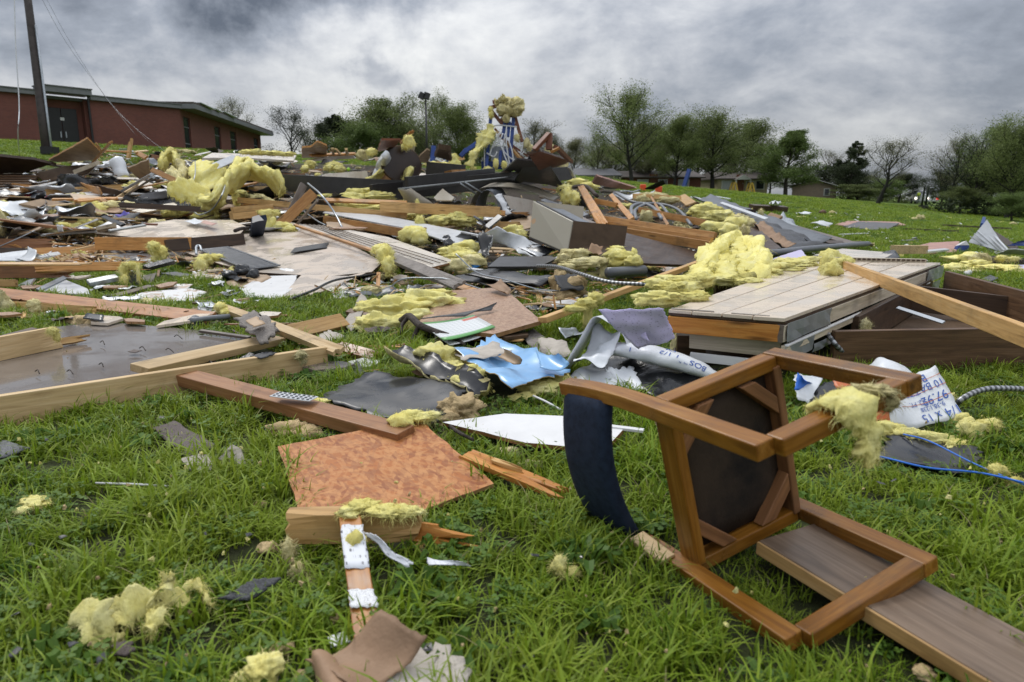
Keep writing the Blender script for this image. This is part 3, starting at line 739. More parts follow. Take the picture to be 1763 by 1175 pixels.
# ------------------------------------------------------------------ brick building on the hill
def at_depth(u,d,z): 
 r=ray(u,340.0); k=d/1.0; p=Vector((r.x,r.y,0))*d; return Vector((p.x,p.y,z))
def build_school():
 A0,A1=at_depth(-190,40.5,0),at_depth(324,53.7,0); RT=7.95
 ex=(A1-A0).normalized(); L=(A1-A0).length; base=3.9
 m=Matrix((ex,Vector((-ex.y,ex.x,0)),Vector((0,0,1)))).transposed().to_4x4(); m.translation=Vector((A0.x,A0.y,0))
 o=empty('brick_building','long low red brick building with flat roof on the hill beyond the debris','building'); setw(o,m)
 def uof(u):
  r=ray(u,340.0); a=Vector((r.x,r.y,0)); n=Vector((-ex.y,ex.x,0)); k=A0.dot(n)/a.dot(n); return (a*k-A0).dot(ex)
 x88,x174,xd0,xd1=uof(90),uof(174),uof(103),uof(157)
 def part(name,mat,dims,par=o,lab=None,bv=0):
  q=MB().box(*dims).build(name,mat,None); q.parent=par; q.matrix_parent_inverse=Matrix()
  if bv: bevel(q,bv)
  if lab: q['label']=lab
  return q
 H=RT-.27
 part('wall','brick_red',(-4,x88,0,.35,base-1.5,H)); part('wall','brick_red',(x174,L,0,.35,base-1.5,H))
 part('wall','brick_red',(x88,x174,.9,1.2,base-1.5,H+.15)); part('wall','brick_red',(x88-.02,x88+.28,.352,.9,base-1.5,H)); part('wall','brick_red',(x174-.28,x174+.02,.352,.9,base-1.5,H))
 f=part('fascia','fascia',(-4,x88-.003,-.28,.4,H,RT)); part('coping','roof_grey',(-4,x88-.003,-.34,.45,RT,RT+.07),f)
 f=part('fascia','fascia',(x88,x174,-.62,.9,H+.25,RT+.34)); part('coping','roof_grey',(x88-.05,x174+.05,-.68,.95,RT+.34,RT+.41),f)
 f=part('fascia','fascia',(x174+.003,L+.3,-.28,.4,H,RT)); part('coping','roof_grey',(x174+.06,L+.36,-.34,.45,RT,RT+.07),f)
 part('roof','roof_grey',(-4,L,.5,16,RT-.35,RT-.15))
 for xx in (x88+.12,x174-.1):
  part('downpipe','door_dark',(xx-.06,xx+.06,-.12,-.005,base-1,H))
 for q0,q1 in ((xd0,(xd0+xd1)/2-.02),((xd0+xd1)/2+.02,xd1)):
  d=part('door','door_dark',(q0,q1,.80,.895,base-.5,H-.62),bv=.01)
  xm=q1-.18 if q0==xd0 else q0+.1
  part('handle','galv',(xm,xm+.07,.74,.798,5.1,5.5),d)
  if q0==xd0: part('notice','white_board',(q0+.9,q0+1.15,.79,.798,6.25,6.45),d)
 part('wall_lamp','white_board',(uof(8),uof(12),-.1,-.005,6.7,7.0))
 ln=part('alley_band','wall_white',(-4,x88,-.5,-.08,base+.1,base+.22)); ln['label']='pale concrete strip along the wall foot'
 # wing running back
 B1=at_depth(456,76,0); wx=(B1-A1).normalized(); WL=(B1-A1).length
 wm=Matrix((wx,Vector((-wx.y,wx.x,0)),Vector((0,0,1)))).transposed().to_4x4(); wm.translation=Vector((A1.x,A1.y,0))
 g=empty('brick_wing','receding brick wing with dark windows and torn sloping eave','building'); setw(g,wm)
 def wpart(name,mat,dims,par=g):
  q=MB().box(*dims).build(name,mat,None); q.parent=par; q.matrix_parent_inverse=Matrix(); return q
 def wu(u):
  r=ray(u,340.0); a=Vector((r.x,r.y,0)); n=Vector((-wx.y,wx.x,0)); k=A1.dot(n)/a.dot(n); return (a*k-A1).dot(wx)
 wins=[(328,339),(379,389),(405,415),(444,452)]; prev=0
 for a,b2 in wins:
  w0,w1=wu(a),wu(b2); wpart('wall','brick_red',(prev,w0,0,.35,base-1.5,H)); prev=w1
  wpart('wall','brick_red',(w0,w1,0.02,.33,H-.5,H-.003))
  wi=wpart('window','door_dark',(w0,w1,.12,.2,base,H-.5)); wpart('pane','glass_dark',(w0+.08,w1-.08,.10,.118,base+.1,H-.6),wi)
  for f_ in (.33,.66): wpart('glazing_bar','fascia',(w0+.06,w1-.06,.085,.10,base+(H-base)*f_,base+(H-base)*f_+.07),wi)
 wpart('wall','brick_red',(prev,WL,0,.35,base-1.5,H))
 wpart('roof','fascia',(-.2,WL+.9,-1.2,12,H+.003,H+.35)); wpart('roof_deck','roof_brown',(-.2,WL+.9,-1.15,12,H+.36,H+.50))
 for k_,t_ in ((.05,.16),(.2,.24),(.3,.42)):
  q=MB().bar(Vector((WL*k_,-1.0,H+.62)),Vector((WL*t_,-1.3,H+.40)),.5,.05).build('torn_flashing','white_metal',None); q.parent=g; q.matrix_parent_inverse=Matrix()
 wpart('vent_stack','rust_paint',(wu(415),wu(419),1,1.8,H+.5,H+1.4))
build_school()

# ------------------------------------------------------------------ far houses
def house(label,u,d,zb,W,Dp,H,RH,wall,roof,yaw,gable=False,wins=(),door=None,porch=False,brick_w=0,garage=False):
 c=at_depth(u,d,0); c.z=zb if zb is not None else terr(c.x,c.y)
 o=empty('house',label,'house',c,None,Matrix.Rotation(R(yaw),4,'Z'))
 def part(name,V,F,mat,par=o):
  q=mesh_obj(name,V,F,mat); q.parent=par; q.matrix_parent_inverse=Matrix(); return q
 V,F=boxv(-W/2,W/2,0,Dp,-.6,H)
 part('wall',V,F,wall)
 e=.45; y0,y1,x0,x1=-e,Dp+e,-W/2-e,W/2+e
 if gable:
  V=[(x0,y0,H-.05),(0,y0,H+RH),(x1,y0,H-.05),(x0,y1,H-.05),(0,y1,H+RH),(x1,y1,H-.05)]
  V+=[(a,b_,z+.14) for a,b_,z in V]
  F=[(0,1,4,3),(1,2,5,4),(6,9,10,7),(7,10,11,8),(0,6,7,1),(1,7,8,2),(3,4,10,9),(4,5,11,10),(0,3,9,6),(2,8,11,5)]
  part('roof',V,F,roof); part('gable',[(-W/2,-.002,H),(W/2,-.002,H),(0,-.002,H+RH-.02),(-W/2,Dp,H),(W/2,Dp,H),(0,Dp,H+RH-.02)],[(0,1,2),(3,5,4),(0,2,5,3),(1,4,5,2)],wall)
  for s in (-1,1):
   q=MB().bar(Vector((s*(W/2+e),y0-.02,H+.02)),Vector((0,y0-.02,H+RH+.06)),.05,.16,Vector((0,-1,0))).build('bargeboard','wall_white'); q.parent=o; q.matrix_parent_inverse=Matrix()
 else:
  hx=min(2.2,W*.2)
  V=[(x0,y0,H-.05),(x1,y0,H-.05),(x1,y1,H-.05),(x0,y1,H-.05),(x0+.2,Dp/2,H+RH),(x1-.2,Dp/2,H+RH)]
  V+=[(x0,y0,H+.08),(x1,y0,H+.08),(x1,y1,H+.08),(x0,y1,H+.08)]
  F=[(0,3,2,1),(6,7,5,4),(8,9,4,5),(7,8,5),(9,6,4),(0,1,7,6),(1,2,8,7),(2,3,9,8),(3,0,6,9)]
  part('roof',V,F,roof)
 if brick_w: V,F=boxv(-W/2-.01,-W/2+brick_w,-.03,-.004,-.6,H-.06); part('brick_front',V,F,'brick_red')
 for wx,wz,ww,wh in wins:
  V,F=boxv(wx-ww/2-.09,wx+ww/2+.09,-.07,-.005,wz-.09,wz+wh+.09); f=part('window',V,F,'wall_white')
  nP=2 if ww>1.2 else 1
  for k in range(nP):
   a=wx-ww/2+ww*k/nP+.03; V,F=boxv(a,a+ww/nP-.06,-.10,-.072,wz,wz+wh); part('pane',V,F,'curtain' if ww>1 else 'glass_dark',f)
 if door:
  V,F=boxv(door-.5,door+.5,-.06,-.005,-.1,2.1); dd=part('door',V,F,'rust_paint'); V,F=boxv(door+.3,door+.4,-.1,-.062,.95,1.05); part('handle',V,F,'galv',dd)
 if porch:
  px=door; V=[(px-1,-1.2,H-.1),(px+1,-1.2,H-.1),(px,-1.2,H+.5),(px-1,.0,H-.1),(px+1,.0,H-.1),(px,1.2,H+.5)]
  part('porch_roof',V,[(0,2,5,3),(1,4,5,2),(0,3,4,1)],roof); part('porch_gable',[v for v in V[:3]]+[(x,y-.05,z) for x,y,z in V[:3]],[(0,1,2),(5,4,3)],'wall_white')
  for s in (-.9,.9): V,F=boxv(px+s-.07,px+s+.07,-1.15,-1.0,-.5,H-.1); part('porch_post',V,F,'wall_white')
 return o
house('grey roofed white house half hidden behind the debris and tall trees',1028,84,1.6,5.2,7,2.0,1.0,'wall_white','roof_grey',6,wins=((-1.5,.7,1.0,1.0),(1.6,.7,1.0,1.0)))
house('low red brick house seen over the far edge of the debris',1140,84,1.7,9.5,7,1.7,.9,'brick_red','roof_brown',4,wins=((-2.5,.5,1.2,.9),(0,.5,1.0,.9),(2.6,.5,1.2,.9)),door=-1.2)
house('cream house with brown roof and small white gabled porch',1277,86,1.72,6.4,7,1.55,.95,'wall_cream','roof_brown',3,wins=((-2.05,.35,1.15,.95),(.95,.35,.9,.85),(2.2,.35,1.0,.95)),door=-.35,porch=True)
house('tan sided house with a wide front gable and two windows',1400,88,.85,5.2,9,1.5,.9,'wall_tan','roof_brown',-24,gable=True,wins=((1.55,.45,.55,.75),))
# ------------------------------------------------------------------ vehicles on the road
def car(label,u,d,yaw,paint,L=4.6,W=1.85,H=1.5,van=False,lights=True,front=True,name='parked_car',cat='car'):
 c=at_depth(u,d,0); c.z=terr(c.x,c.y)+.06
 o=empty(name,label,cat,c,None,Matrix.Rotation(R(yaw),4,'Z'))
 def part(nm,V,F,mat,par=o,bv=0,sm=False):
  q=mesh_obj(nm,V,F,mat,None,sm); q.parent=par; q.matrix_parent_inverse=Matrix()
  if bv: bevel(q,bv)
  return q
 V,F=boxv(-W/2,W/2,0,L,.32,.95 if not van else 1.25); part('body',V,F,paint,bv=.1)
 r0,r1=(.9,3.9) if not van else (.5,L-.1); h0=.93 if not van else 1.22
 V=[(-W/2+.06,r0,h0),(W/2-.06,r0,h0),(W/2-.06,r1,h0),(-W/2+.06,r1,h0),(-W/2+.2,r0+.6,H),(W/2-.2,r0+.6,H),(W/2-.2,r1-.35,H),(-W/2+.2,r1-.35,H)]
 part('cabin',V,[(0,3,2,1),(4,5,6,7),(0,1,5,4),(1,2,6,5),(2,3,7,6),(3,0,4,7)],paint,bv=.05)
 V2=[(-W/2+.16,r0+.02,h0+.06),(W/2-.16,r0+.02,h0+.06),(W/2-.28,r0+.48,H-.1),(-W/2+.28,r0+.48,H-.1)]
 part('windscreen',V2+[(x,y+.06,z) for x,y,z in V2],[(0,1,2,3),(7,6,5,4),(0,4,5,1),(1,5,6,2),(2,6,7,3),(3,7,4,0)],'glass_dark')
 for sx in (-1,1):
  for yy in (.85,L-.9):
   v,f,_=tube_geo([Vector((sx*(W/2-.12),yy,.34)),Vector((sx*(W/2+.03),yy,.34))],.34,14); wq=part('wheel',v,f,'tyre')
   v,f,_=tube_geo([Vector((sx*(W/2+.031),yy,.34)),Vector((sx*(W/2+.05),yy,.34))],.2,10); part('rim',v,f,'galv',wq)
  v,f=boxv(sx*W*.36-.16,sx*W*.36+.16,-.05,.02,.62,.82); part('headlight' if front else 'tail_lamp',v,f,('headlamp' if front else 'tail_light') if lights else 'glass_dark')
 return o
car('white pickup with its headlights on facing the field on the road',1587,90,-8,'car_white',4.8,1.9,1.75,True)
car('white box van with a red tail light parked beside the dark green posts',1606,96,8,'car_white',5.2,2.1,2.3,True,True,False,'parked_van','van')
car('small grey car parked on the road below the bare tree',1538,98,70,'car_grey',4.4,1.8,1.35,False,False)
def person_far(label,u,d,top,legs):
 c=at_depth(u,d,0); c.z=terr(c.x,c.y)+.06
 V,F=[],[]
 def tb(p,r,n=8):
  v,f,_=tube_geo(p,r,n); k=len(V); V.extend(v); F.extend([tuple(i+k for i in q) for q in f])
 z=lambda x,y,h: Vector((x,y,h))
 me=bpy.data.meshes.new('person'); bm=bmesh.new()
 pts=[z(0,0,.95),z(0,0,1.2),z(0,0,1.42),z(0,0,1.52),z(0,0,1.72),z(-.1,0,.5),z(-.12,-.02,.06),z(.1,0,.5),z(.13,.03,.06),z(-.22,0,1.38),z(-.27,0,1.1),z(-.25,-.08,.85),z(.22,0,1.38),z(.27,0,1.1),z(.25,-.08,.85)]
 ed=[(0,1),(1,2),(2,3),(3,4),(0,5),(5,6),(0,7),(7,8),(2,9),(9,10),(10,11),(2,12),(12,13),(13,14)]
 rad=[.15,.15,.17,.06,.11,.085,.05,.085,.05,.07,.055,.04,.07,.055,.04]
 vs=[bm.verts.new(p) for p in pts]
 for a,b_ in ed: bm.edges.new((vs[a],vs[b_]))
 bm.to_mesh(me); bm.free(); o=bpy.data.objects.new('person',me); COL.objects.link(o); o.location=c
 sk=o.modifiers.new('skin','SKIN'); ly=me.skin_vertices[0].data
 for i,r_ in enumerate(rad): ly[i].radius=(r_,r_*.8)
 ly[0].use_root=True; o.modifiers.new('sub','SUBSURF').levels=1
 me.materials.append(M(top)); tag(o,label,'person')
 v,f,_=tube_geo([z(0,0,.98),z(0,0,1.15),z(0,0,1.4)],[.19,.2,.21],10); q=mesh_obj('vest',v,f,'vest',o,True)
 return o
person_far('standing person in a bright yellow vest in front of the white pickup',1581,86,'car_grey','navy')

# ------------------------------------------------------------------ poles and wires
def build_poles():
 b0=G(82,266); top=D(44,-30,depth(b0)*1.0)
 o=empty('utility_pole','leaning dark wooden utility pole with a conduit up its side','pole',b0)
 p=[b0+(top-b0)*f for f in (-.02,.25,.5,.75,1.15)]; loc=lambda q: q-b0
 v,f,_=tube_geo([loc(q) for q in p],[.20,.185,.17,.155,.14],14); x=mesh_obj('pole_shaft',v,f,'pole_wood',o,True)
 v,f,_=tube_geo([loc(q)+Vector((.235,-.06,0)) for q in p[:4]],.045,8); mesh_obj('conduit',v,f,'galv',o,True)
 mesh_obj('meter_box',*boxv(-.1,.40,-.3,.2,0,.30),'door_dark',o)
 TB('loose white wire hanging beside the utility pole down to the grass',[D(24,-30,22),D(27,80,22),D(33,180,22),D(31,230,22),G(34,268,.02)],.018,'white_metal','wire','hanging_wire',5,8)
 a=D(62,-20,24); TB('thin service wire running down from the pole towards the debris',[a,D(115,75,29),D(180,165,34),D(235,235,30)],.006,'dark_steel','wire','service_wire',5,8)
 TB('second thin service wire sagging beside the first',[D(70,-20,24),D(125,80,29),D(186,172,34),D(262,250,30)],.005,'dark_steel','wire','service_wire',5,8)
 TB('third faint wire crossing the brick wall',[D(180,165,34),D(215,205,33),D(285,262,30)],.004,'galv','wire','service_wire',5,8)
 c=at_depth(737,66,0); c.z=terr(c.x,c.y)
 o=empty('light_pole','tall thin floodlight pole standing among the trees beyond the debris','lamp post',c)
 hz=D(737,172,depth(c)).z-c.z
 v,f,_=tube_geo([Vector((0,0,-.3)),Vector((0,0,hz))],[.12,.08],10); mesh_obj('pole_shaft',v,f,'dark_steel',o,True)
 for dx,tl in ((-.32,.5),(.12,.35)):
  m=Matrix.Translation((dx,-.1,hz+.12))@Matrix.Rotation(tl,4,'Y'); q=MB().box(-.28,.28,-.2,.2,-.3,.3,m).build('floodlight','dark_steel',o); bevel(q,.03)
  MB().box(-.3,-.282,-.16,.16,-.24,.24,m).build('lens','galv',q)
 for k,(u,dd,lab) in enumerate(((1588.5,66,'slim dark green post with a square base standing before the pickup'),(1595,62,'taller dark green post beside the slim one at the road dip'))):
  c=at_depth(u,dd,0); c.z=terr(c.x,c.y); hz=D(u+2,322,depth(c)).z-c.z
  o=empty('green_post',lab,'post',c); v,f,_=tube_geo([Vector((0,0,-.3)),Vector((.08,0,hz))],[.10,.08],10); mesh_obj('post_shaft',v,f,'leaf_dark',o,True)
  mesh_obj('base_plate',*boxv(-.2,.2,-.2,.2,-.1,.25),'dark_steel',o)
build_poles()

# ------------------------------------------------------------------ trees
def tree_geo(seed,H,W,kind):
 r=random.Random(seed); TV,TF=[],[]; anchors=[]
 def tb(p,rad,n):
  v,f,_=tube_geo(p,rad,n); k=len(TV); TV.extend(v); TF.extend([tuple(i+k for i in q) for q in f])
 def grow(p,d,L,rad,lv,bend):
  n=4 if lv<2 else 3; pts=[p.copy()]; q=p.copy(); dd=d.copy()
  for i in range(n):
   dd=(dd+Vector((r.uniform(-1,1),r.uniform(-1,1),r.uniform(-.6,.9)))*bend).normalized(); q=q+dd*L/n; pts.append(q.copy())
  tb(pts,[rad*(1-.72*i/n) for i in range(n+1)],(6,5,4,3)[min(lv,3)])
  return pts,dd
 crown0={'broad': .22,'tall': .25,'bare': .3,'lone': .34,'pine': .15,'ivy': .35,'cone': .18}[kind]
 lean=Vector((r.uniform(-.05,.05),r.uniform(-.05,.05),1)).normalized(); tr=H*.017+.05
 tp=[Vector((0,0,-.3))]; q=tp[0].copy(); dd=lean.copy(); nseg=9
 for i in range(nseg):
  wob=.16 if kind in ('lone','ivy') else .07
  dd=(dd+Vector((r.uniform(-1,1),r.uniform(-1,1),.7))*wob).normalized(); q=q+dd*(H*(.80 if kind!='pine' else .97)+.3)/nseg; tp.append(q.copy())
 tb(tp,[tr*(1-.86*i/nseg) for i in range(nseg+1)],7)
 def tpos(f):
  f=max(0,min(.999,f))*nseg; i=int(f); return tp[i].lerp(tp[i+1],f-i)
 nb={'broad': 22,'tall': 20,'bare': 15,'lone': 13,'pine': 34,'ivy': 9,'cone': 26}[kind]
 for bi in range(nb):
  f=crown0+(1-crown0)*(bi+r.random())/nb; g=(f-crown0)/(1-crown0)
  az=bi*2.4+r.uniform(-.5,.5)
  if kind=='pine': L=W*.5*(1-g)**.8*r.uniform(.6,1.1)+.3; el=r.uniform(-.15,.25)
  elif kind=='cone': L=W*.5*min(1,1.4-1.3*g)*r.uniform(.75,1.1)*(.55+1.2*min(g,.4)); el=.25+.9*g+r.uniform(-.1,.2)
  else: L=W*.62*(math.sin(math.pi*(.24+.62*g))**.7)*r.uniform(.7,1.15); el=.62+.62*g+r.uniform(-.18,.25)
  d=Vector((math.cos(az)*math.cos(el),math.sin(az)*math.cos(el),math.sin(el))); st=tpos(f)
  p1,d1=grow(st,d,L,tr*.42*(1-.55*g),1,.18)
  ns=6 if kind!='pine' else 4
  for si in range(ns):
   k=1+(si*3) // ns; b0=p1[min(k,3)].lerp(p1[min(k+1,4)],r.random())
   d2=(d1+Vector((r.uniform(-1,1),r.uniform(-1,1),r.uniform(-.25,.95)))*.85).normalized(); L2=L*r.uniform(.28,.5)
   p2,d3=grow(b0,d2,L2,tr*.14,2,.22)
   anchors.append((p2[-1],L2*.3)); anchors.append((p2[1],L2*.3))
   for ti in range(4):
    d4=(d3+Vector((r.uniform(-1,1),r.uniform(-1,1),r.uniform(-.3,.8)))*.9).normalized(); L3=L2*r.uniform(.35,.65)
    p3,_=grow(p2[r.randrange(1,4)],d4,L3,tr*.05+.008,3,.2); anchors.append((p3[-1],L3*.45)); anchors.append((p3[2],L3*.4))
  anchors.append((p1[-1],L*.12))
 return TV,TF,anchors,tp
def leaves_geo(seed,anchors,per,size,spread,keep=1.0,gap=.0):
 rg=np.random.default_rng(seed); A=np.array([list(a)+[s] for a,s in anchors])
 if keep<1: A=A[rg.random(len(A))<keep]
 n=len(A)*per; c=np.repeat(A[:,:3],per,0)+np.clip(rg.normal(size=(n,3)),-1.05,1.05)*(np.repeat(A[:,3:],per,0)*spread+.06)
 t=np.repeat(rg.random(len(A)),per)*.6+rg.random(n)*.4
 u=rg.normal(size=(n,3)); u /= np.linalg.norm(u,axis=1,keepdims=True); w_=rg.normal(size=(n,3)); w_-=u*(u*w_).sum(1,keepdims=True); w_ /= np.linalg.norm(w_,axis=1,keepdims=True)
 s=size*rg.uniform(.5,1.25,(n,1)); V=np.stack([c-u*s,c+w_*s*.45,c+u*s,c-w_*s*.45],1).reshape(-1,3)
 F=np.arange(n*4).reshape(-1,4); return V,F,np.repeat(t,4)
def mesh_np(name,V,F,mat,tint=None):
 me=bpy.data.meshes.new(name); n,m=len(V),len(F); k=F.shape[1]
 me.vertices.add(n); me.vertices.foreach_set('co',V.astype(np.float32).ravel()); me.loops.add(m*k); me.loops.foreach_set('vertex_index',F.astype(np.int32).ravel())
 me.polygons.add(m); me.polygons.foreach_set('loop_start',np.arange(0,m*k,k,dtype=np.int32)); me.update(calc_edges=True)
 if tint is not None: me.attributes.new('tint','FLOAT','POINT').data.foreach_set('value',tint.astype(np.float32))
 me.materials.append(M(mat)); return me
TREE={}
def tree_proto(kind,var,leaf,per,size,spread,keep,bark='tree_bark',W=8.0):
 key=(kind,var,leaf)
 if key not in TREE:
  seed=hash((kind,var))%1000 if False else sum(map(ord,kind))*7+var*31
  TV,TF,an,tp=tree_geo(seed,12.0,W,kind)
  if kind=='ivy':
   for i in range(1,8):
    for _ in range(16): an.append((tp[i].lerp(tp[i+1],rnd.random())+Vector((rnd.uniform(-.3,.3),rnd.uniform(-.3,.3),0)),.3))
  me=bpy.data.meshes.new('trunk'); me.from_pydata([tuple(v) for v in TV],[],TF); me.materials.append(M(bark))
  V,F,t=leaves_geo(seed,an,int(per*3.0),size*.66,spread*1.3,min(1,keep+.1)); a_=V.reshape(-1,3); ex=max(np.percentile(np.abs(a_[:,0]),97),np.percentile(np.abs(a_[:,1]),97))*2; TREE[key]=(me,mesh_np('crown',V,F,leaf,t),ex,np.percentile(a_[:,2],99.3))
 return TREE[key]
def tree(label,u,d,vtop,wpx,kind,var,leaf,per=9,size=.15,spread=1.0,keep=1.0,yaw=None,dx=0,bark='tree_bark',name='tree',cat='tree',group=None):
 c=at_depth(u,d,0); c.z=terr(c.x,c.y)-.1; H=D(u,vtop,depth(c)).z-c.z; W=wpx/(FPX/depth(c))
 tm,cm,ex,ez=tree_proto(kind,var,leaf,per,size,spread,keep,bark)
 sxy=1.12*W/ex; sz=H/ez
 o=empty(name,label,cat,c,group,Matrix.Rotation(yaw if yaw is not None else rnd.uniform(0,6.28),4,'Z')@Matrix.Diagonal((sxy,sxy,sz,1)))
 for nm,me in (('trunk',tm),('crown',cm)):
  q=bpy.data.objects.new(nm,me); COL.objects.link(q); q.parent=o
 return o
T=tree
T('bare budding tree rising behind the torn eave of the brick wing',408,92,172,76,'bare',0,'leaf_brown',3,.12,1.1,.8)
T('forked ivy covered tree standing just past the brick wing',498,80,184,82,'ivy',0,'leaf_dark',6,.14,1.0,.55,bark='tree_bark_dark')
T('low bare bush like tree between the ivy tree and the dark evergreen',540,100,216,60,'bare',1,'leaf_brown',2,.11,1.0,.6)
T('dark evergreen tree left of the wide olive tree',582,92,203,74,'cone',0,'leaf_dark',9,.17)
T('wide olive green tree with a rounded crown over the debris',655,88,170,118,'broad',0,'leaf_olive',9,.15)
T('bushy green tree filling the gap under the wide olive tree',615,84,215,96,'broad',1,'leaf_green',10,.16)
T('thin leafed tall tree behind the floodlight pole',745,84,162,86,'tall',0,'leaf_olive',5,.13,1.0,.7)
T('denser olive tree between the floodlight pole and the blue frame',795,80,184,98,'broad',2,'leaf_olive',10,.15)
T('low shrubby tree under the floodlight pole',730,90,222,70,'broad',1,'leaf_brown',7,.15)
T('sparse bare tree showing past the blue post frame',922,100,211,74,'bare',2,'leaf_brown',4,.13,1.1,.8)
T('small dark tree low beside the sparse bare tree',952,104,236,50,'broad',2,'leaf_dark',7,.15)
T('pale sparse tree behind the grey roofed house',985,100,240,64,'broad',3,'leaf_brown',7,.14)
T('slim leaning tree just beside the grey roofed house',1026,88,229,50,'tall',1,'leaf_olive',5,.13,1.0,.7)
T('tallest open crowned tree standing beside the grey roofed house',1088,76,157,112,'tall',2,'leaf_olive',7,.14,1.0,.9,bark='tree_bark_dark')
T('brownish tree tucked under the tallest tree',1120,86,215,80,'broad',0,'leaf_brown',10,.16)
T('rounded dark tree next after the tallest one',1160,78,202,88,'broad',3,'leaf_olive',9,.15,bark='tree_bark_dark')
T('big round topped tree with a long clear trunk',1225,80,190,112,'tall',3,'leaf_olive',8,.15,1.0,1.0,bark='tree_bark_dark')
T('dark many stemmed tree close above the cream house',1283,92,213,96,'broad',4,'leaf_olive',10,.15,bark='tree_bark_dark')
T('fresh green egg shaped tree between the cream and the tan house',1352,82,228,84,'cone',1,'leaf_green',9,.15)
T('pale green shrubby tree at the corner of the cream house',1325,90,275,60,'broad',5,'leaf_green',9,.16)
T('thin bare tree behind the tan gabled house',1424,104,255,62,'bare',3,'leaf_brown',2,.12,1.0,.6)
T('dark pointed pine beside the tan gabled house',1460,90,246,62,'pine',0,'leaf_dark',9,.19)
T('dark leaning evergreen pressed against the pine',1436,94,282,50,'cone',2,'leaf_dark',9,.18)
T('lone bent tree with bare feathery branches out on the lawn',1512,62,238,92,'lone',0,'leaf_brown',5,.10,1.1,.85,yaw=.4,bark='tree_bark_dark')
T('dark rounded tree behind the lone bent tree',1548,90,300,62,'broad',3,'leaf_dark',10,.17)
T('olive thicket tree at the foot of the pine',1478,84,318,70,'broad',1,'leaf_olive',10,.17)
T('green thicket tree behind the lone bent tree trunk',1518,86,308,60,'broad',5,'leaf_green',9,.17)
T('small brushy tree by the road beyond the parked cars',1580,112,330,50,'bare',1,'leaf_brown',6,.15)
T('bare topped tree at the edge of the wood beside the posts',1640,60,232,88,'tall',0,'leaf_brown',4,.10,1.0,.8,bark='tree_bark_dark')
T('bright green leafed tree in the wood past the posts',1682,56,226,84,'tall',1,'leaf_green',4,.10,bark='tree_bark_dark')
T('tall dark stemmed tree at the end of the wood',1738,52,206,104,'tall',3,'leaf_olive',4,.10,bark='tree_bark_dark')
T('second tall tree of the wood behind the bright green one',1708,62,214,90,'tall',2,'leaf_olive',4,.10,bark='tree_bark_dark')
T('tree at the far end of the wood where the view closes',1800,54,200,120,'tall',3,'leaf_olive',4,.10,bark='tree_bark_dark')
T('low leafy tree at the front edge of the wood',1655,56,322,60,'broad',2,'leaf_olive',12,.13)
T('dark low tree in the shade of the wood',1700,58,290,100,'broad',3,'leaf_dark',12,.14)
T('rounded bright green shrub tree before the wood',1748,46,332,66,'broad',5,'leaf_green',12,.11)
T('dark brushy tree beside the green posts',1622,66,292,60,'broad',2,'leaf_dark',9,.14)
for lab,u,d_,vt,wp,kd,vr,lf in (('dim olive tree filling the gap between the tallest tree and its dark neighbour',1128,104,226,96,'broad',2,'leaf_olive'),('dim olive tree behind the big round topped tree',1196,106,226,100,'broad',0,'leaf_olive'),('dim brown tree behind the cream house roof',1262,108,240,96,'broad',3,'leaf_brown'),
 ('dim green tree low behind the fresh green egg shaped tree',1378,108,290,80,'broad',5,'leaf_green'),('dim brown tree low behind the dark pointed pine',1494,108,300,90,'broad',1,'leaf_brown'),('dim olive tree behind the wide olive tree on the crest',690,108,215,90,'broad',4,'leaf_olive'),
 ('dim olive tree behind the denser olive tree on the crest',832,108,232,80,'broad',1,'leaf_olive'),('dim brown tree behind the pale sparse tree',1052,110,250,84,'broad',2,'leaf_brown'),('dim dark tree deep in the wood',1672,76,262,110,'broad',4,'leaf_dark'),('dim olive tree deep in the wood',1760,74,250,110,'broad',2,'leaf_olive')):
 T(lab,u,d_,vt,wp,kd,vr,lf,9,.16)
def hedge(label,u0,u1,d,vtop,leaf,n=5):
 a,b_=at_depth(u0,d,0),at_depth(u1,d,0); an=[]
 h=D((u0+u1)/2,vtop,d).z-terr((a.x+b_.x)/2,a.y)
 L=(b_-a).length
 for i in range(int(L*14)):
  p=a.lerp(b_,rnd.random()); p.z=terr(p.x,p.y)+h*rnd.random()*(.6+.5*noise.noise(p*.4)); p.y+=rnd.uniform(-1,1); an.append((p,.45))
 V,F,t=leaves_geo(int(u0),an,14,.17,1.0); me=mesh_np('hedge',V,F,leaf,t); o=bpy.data.objects.new('hedge',me); COL.objects.link(o); tag(o,label,'hedge')
hedge('brown brushwood hedge in front of the grey roofed house',1000,1062,74,306,'leaf_brown')
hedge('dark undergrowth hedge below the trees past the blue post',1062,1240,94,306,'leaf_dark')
hedge('green hedge along the foot of the trees behind the lone tree',1440,1580,92,335,'leaf_olive')
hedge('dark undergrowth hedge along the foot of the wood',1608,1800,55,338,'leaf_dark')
hedge('low brushwood hedge behind the crest of the debris',470,720,96,262,'leaf_olive')
hedge('low brushwood hedge on the crest past the blue frame',880,1000,96,276,'leaf_brown')
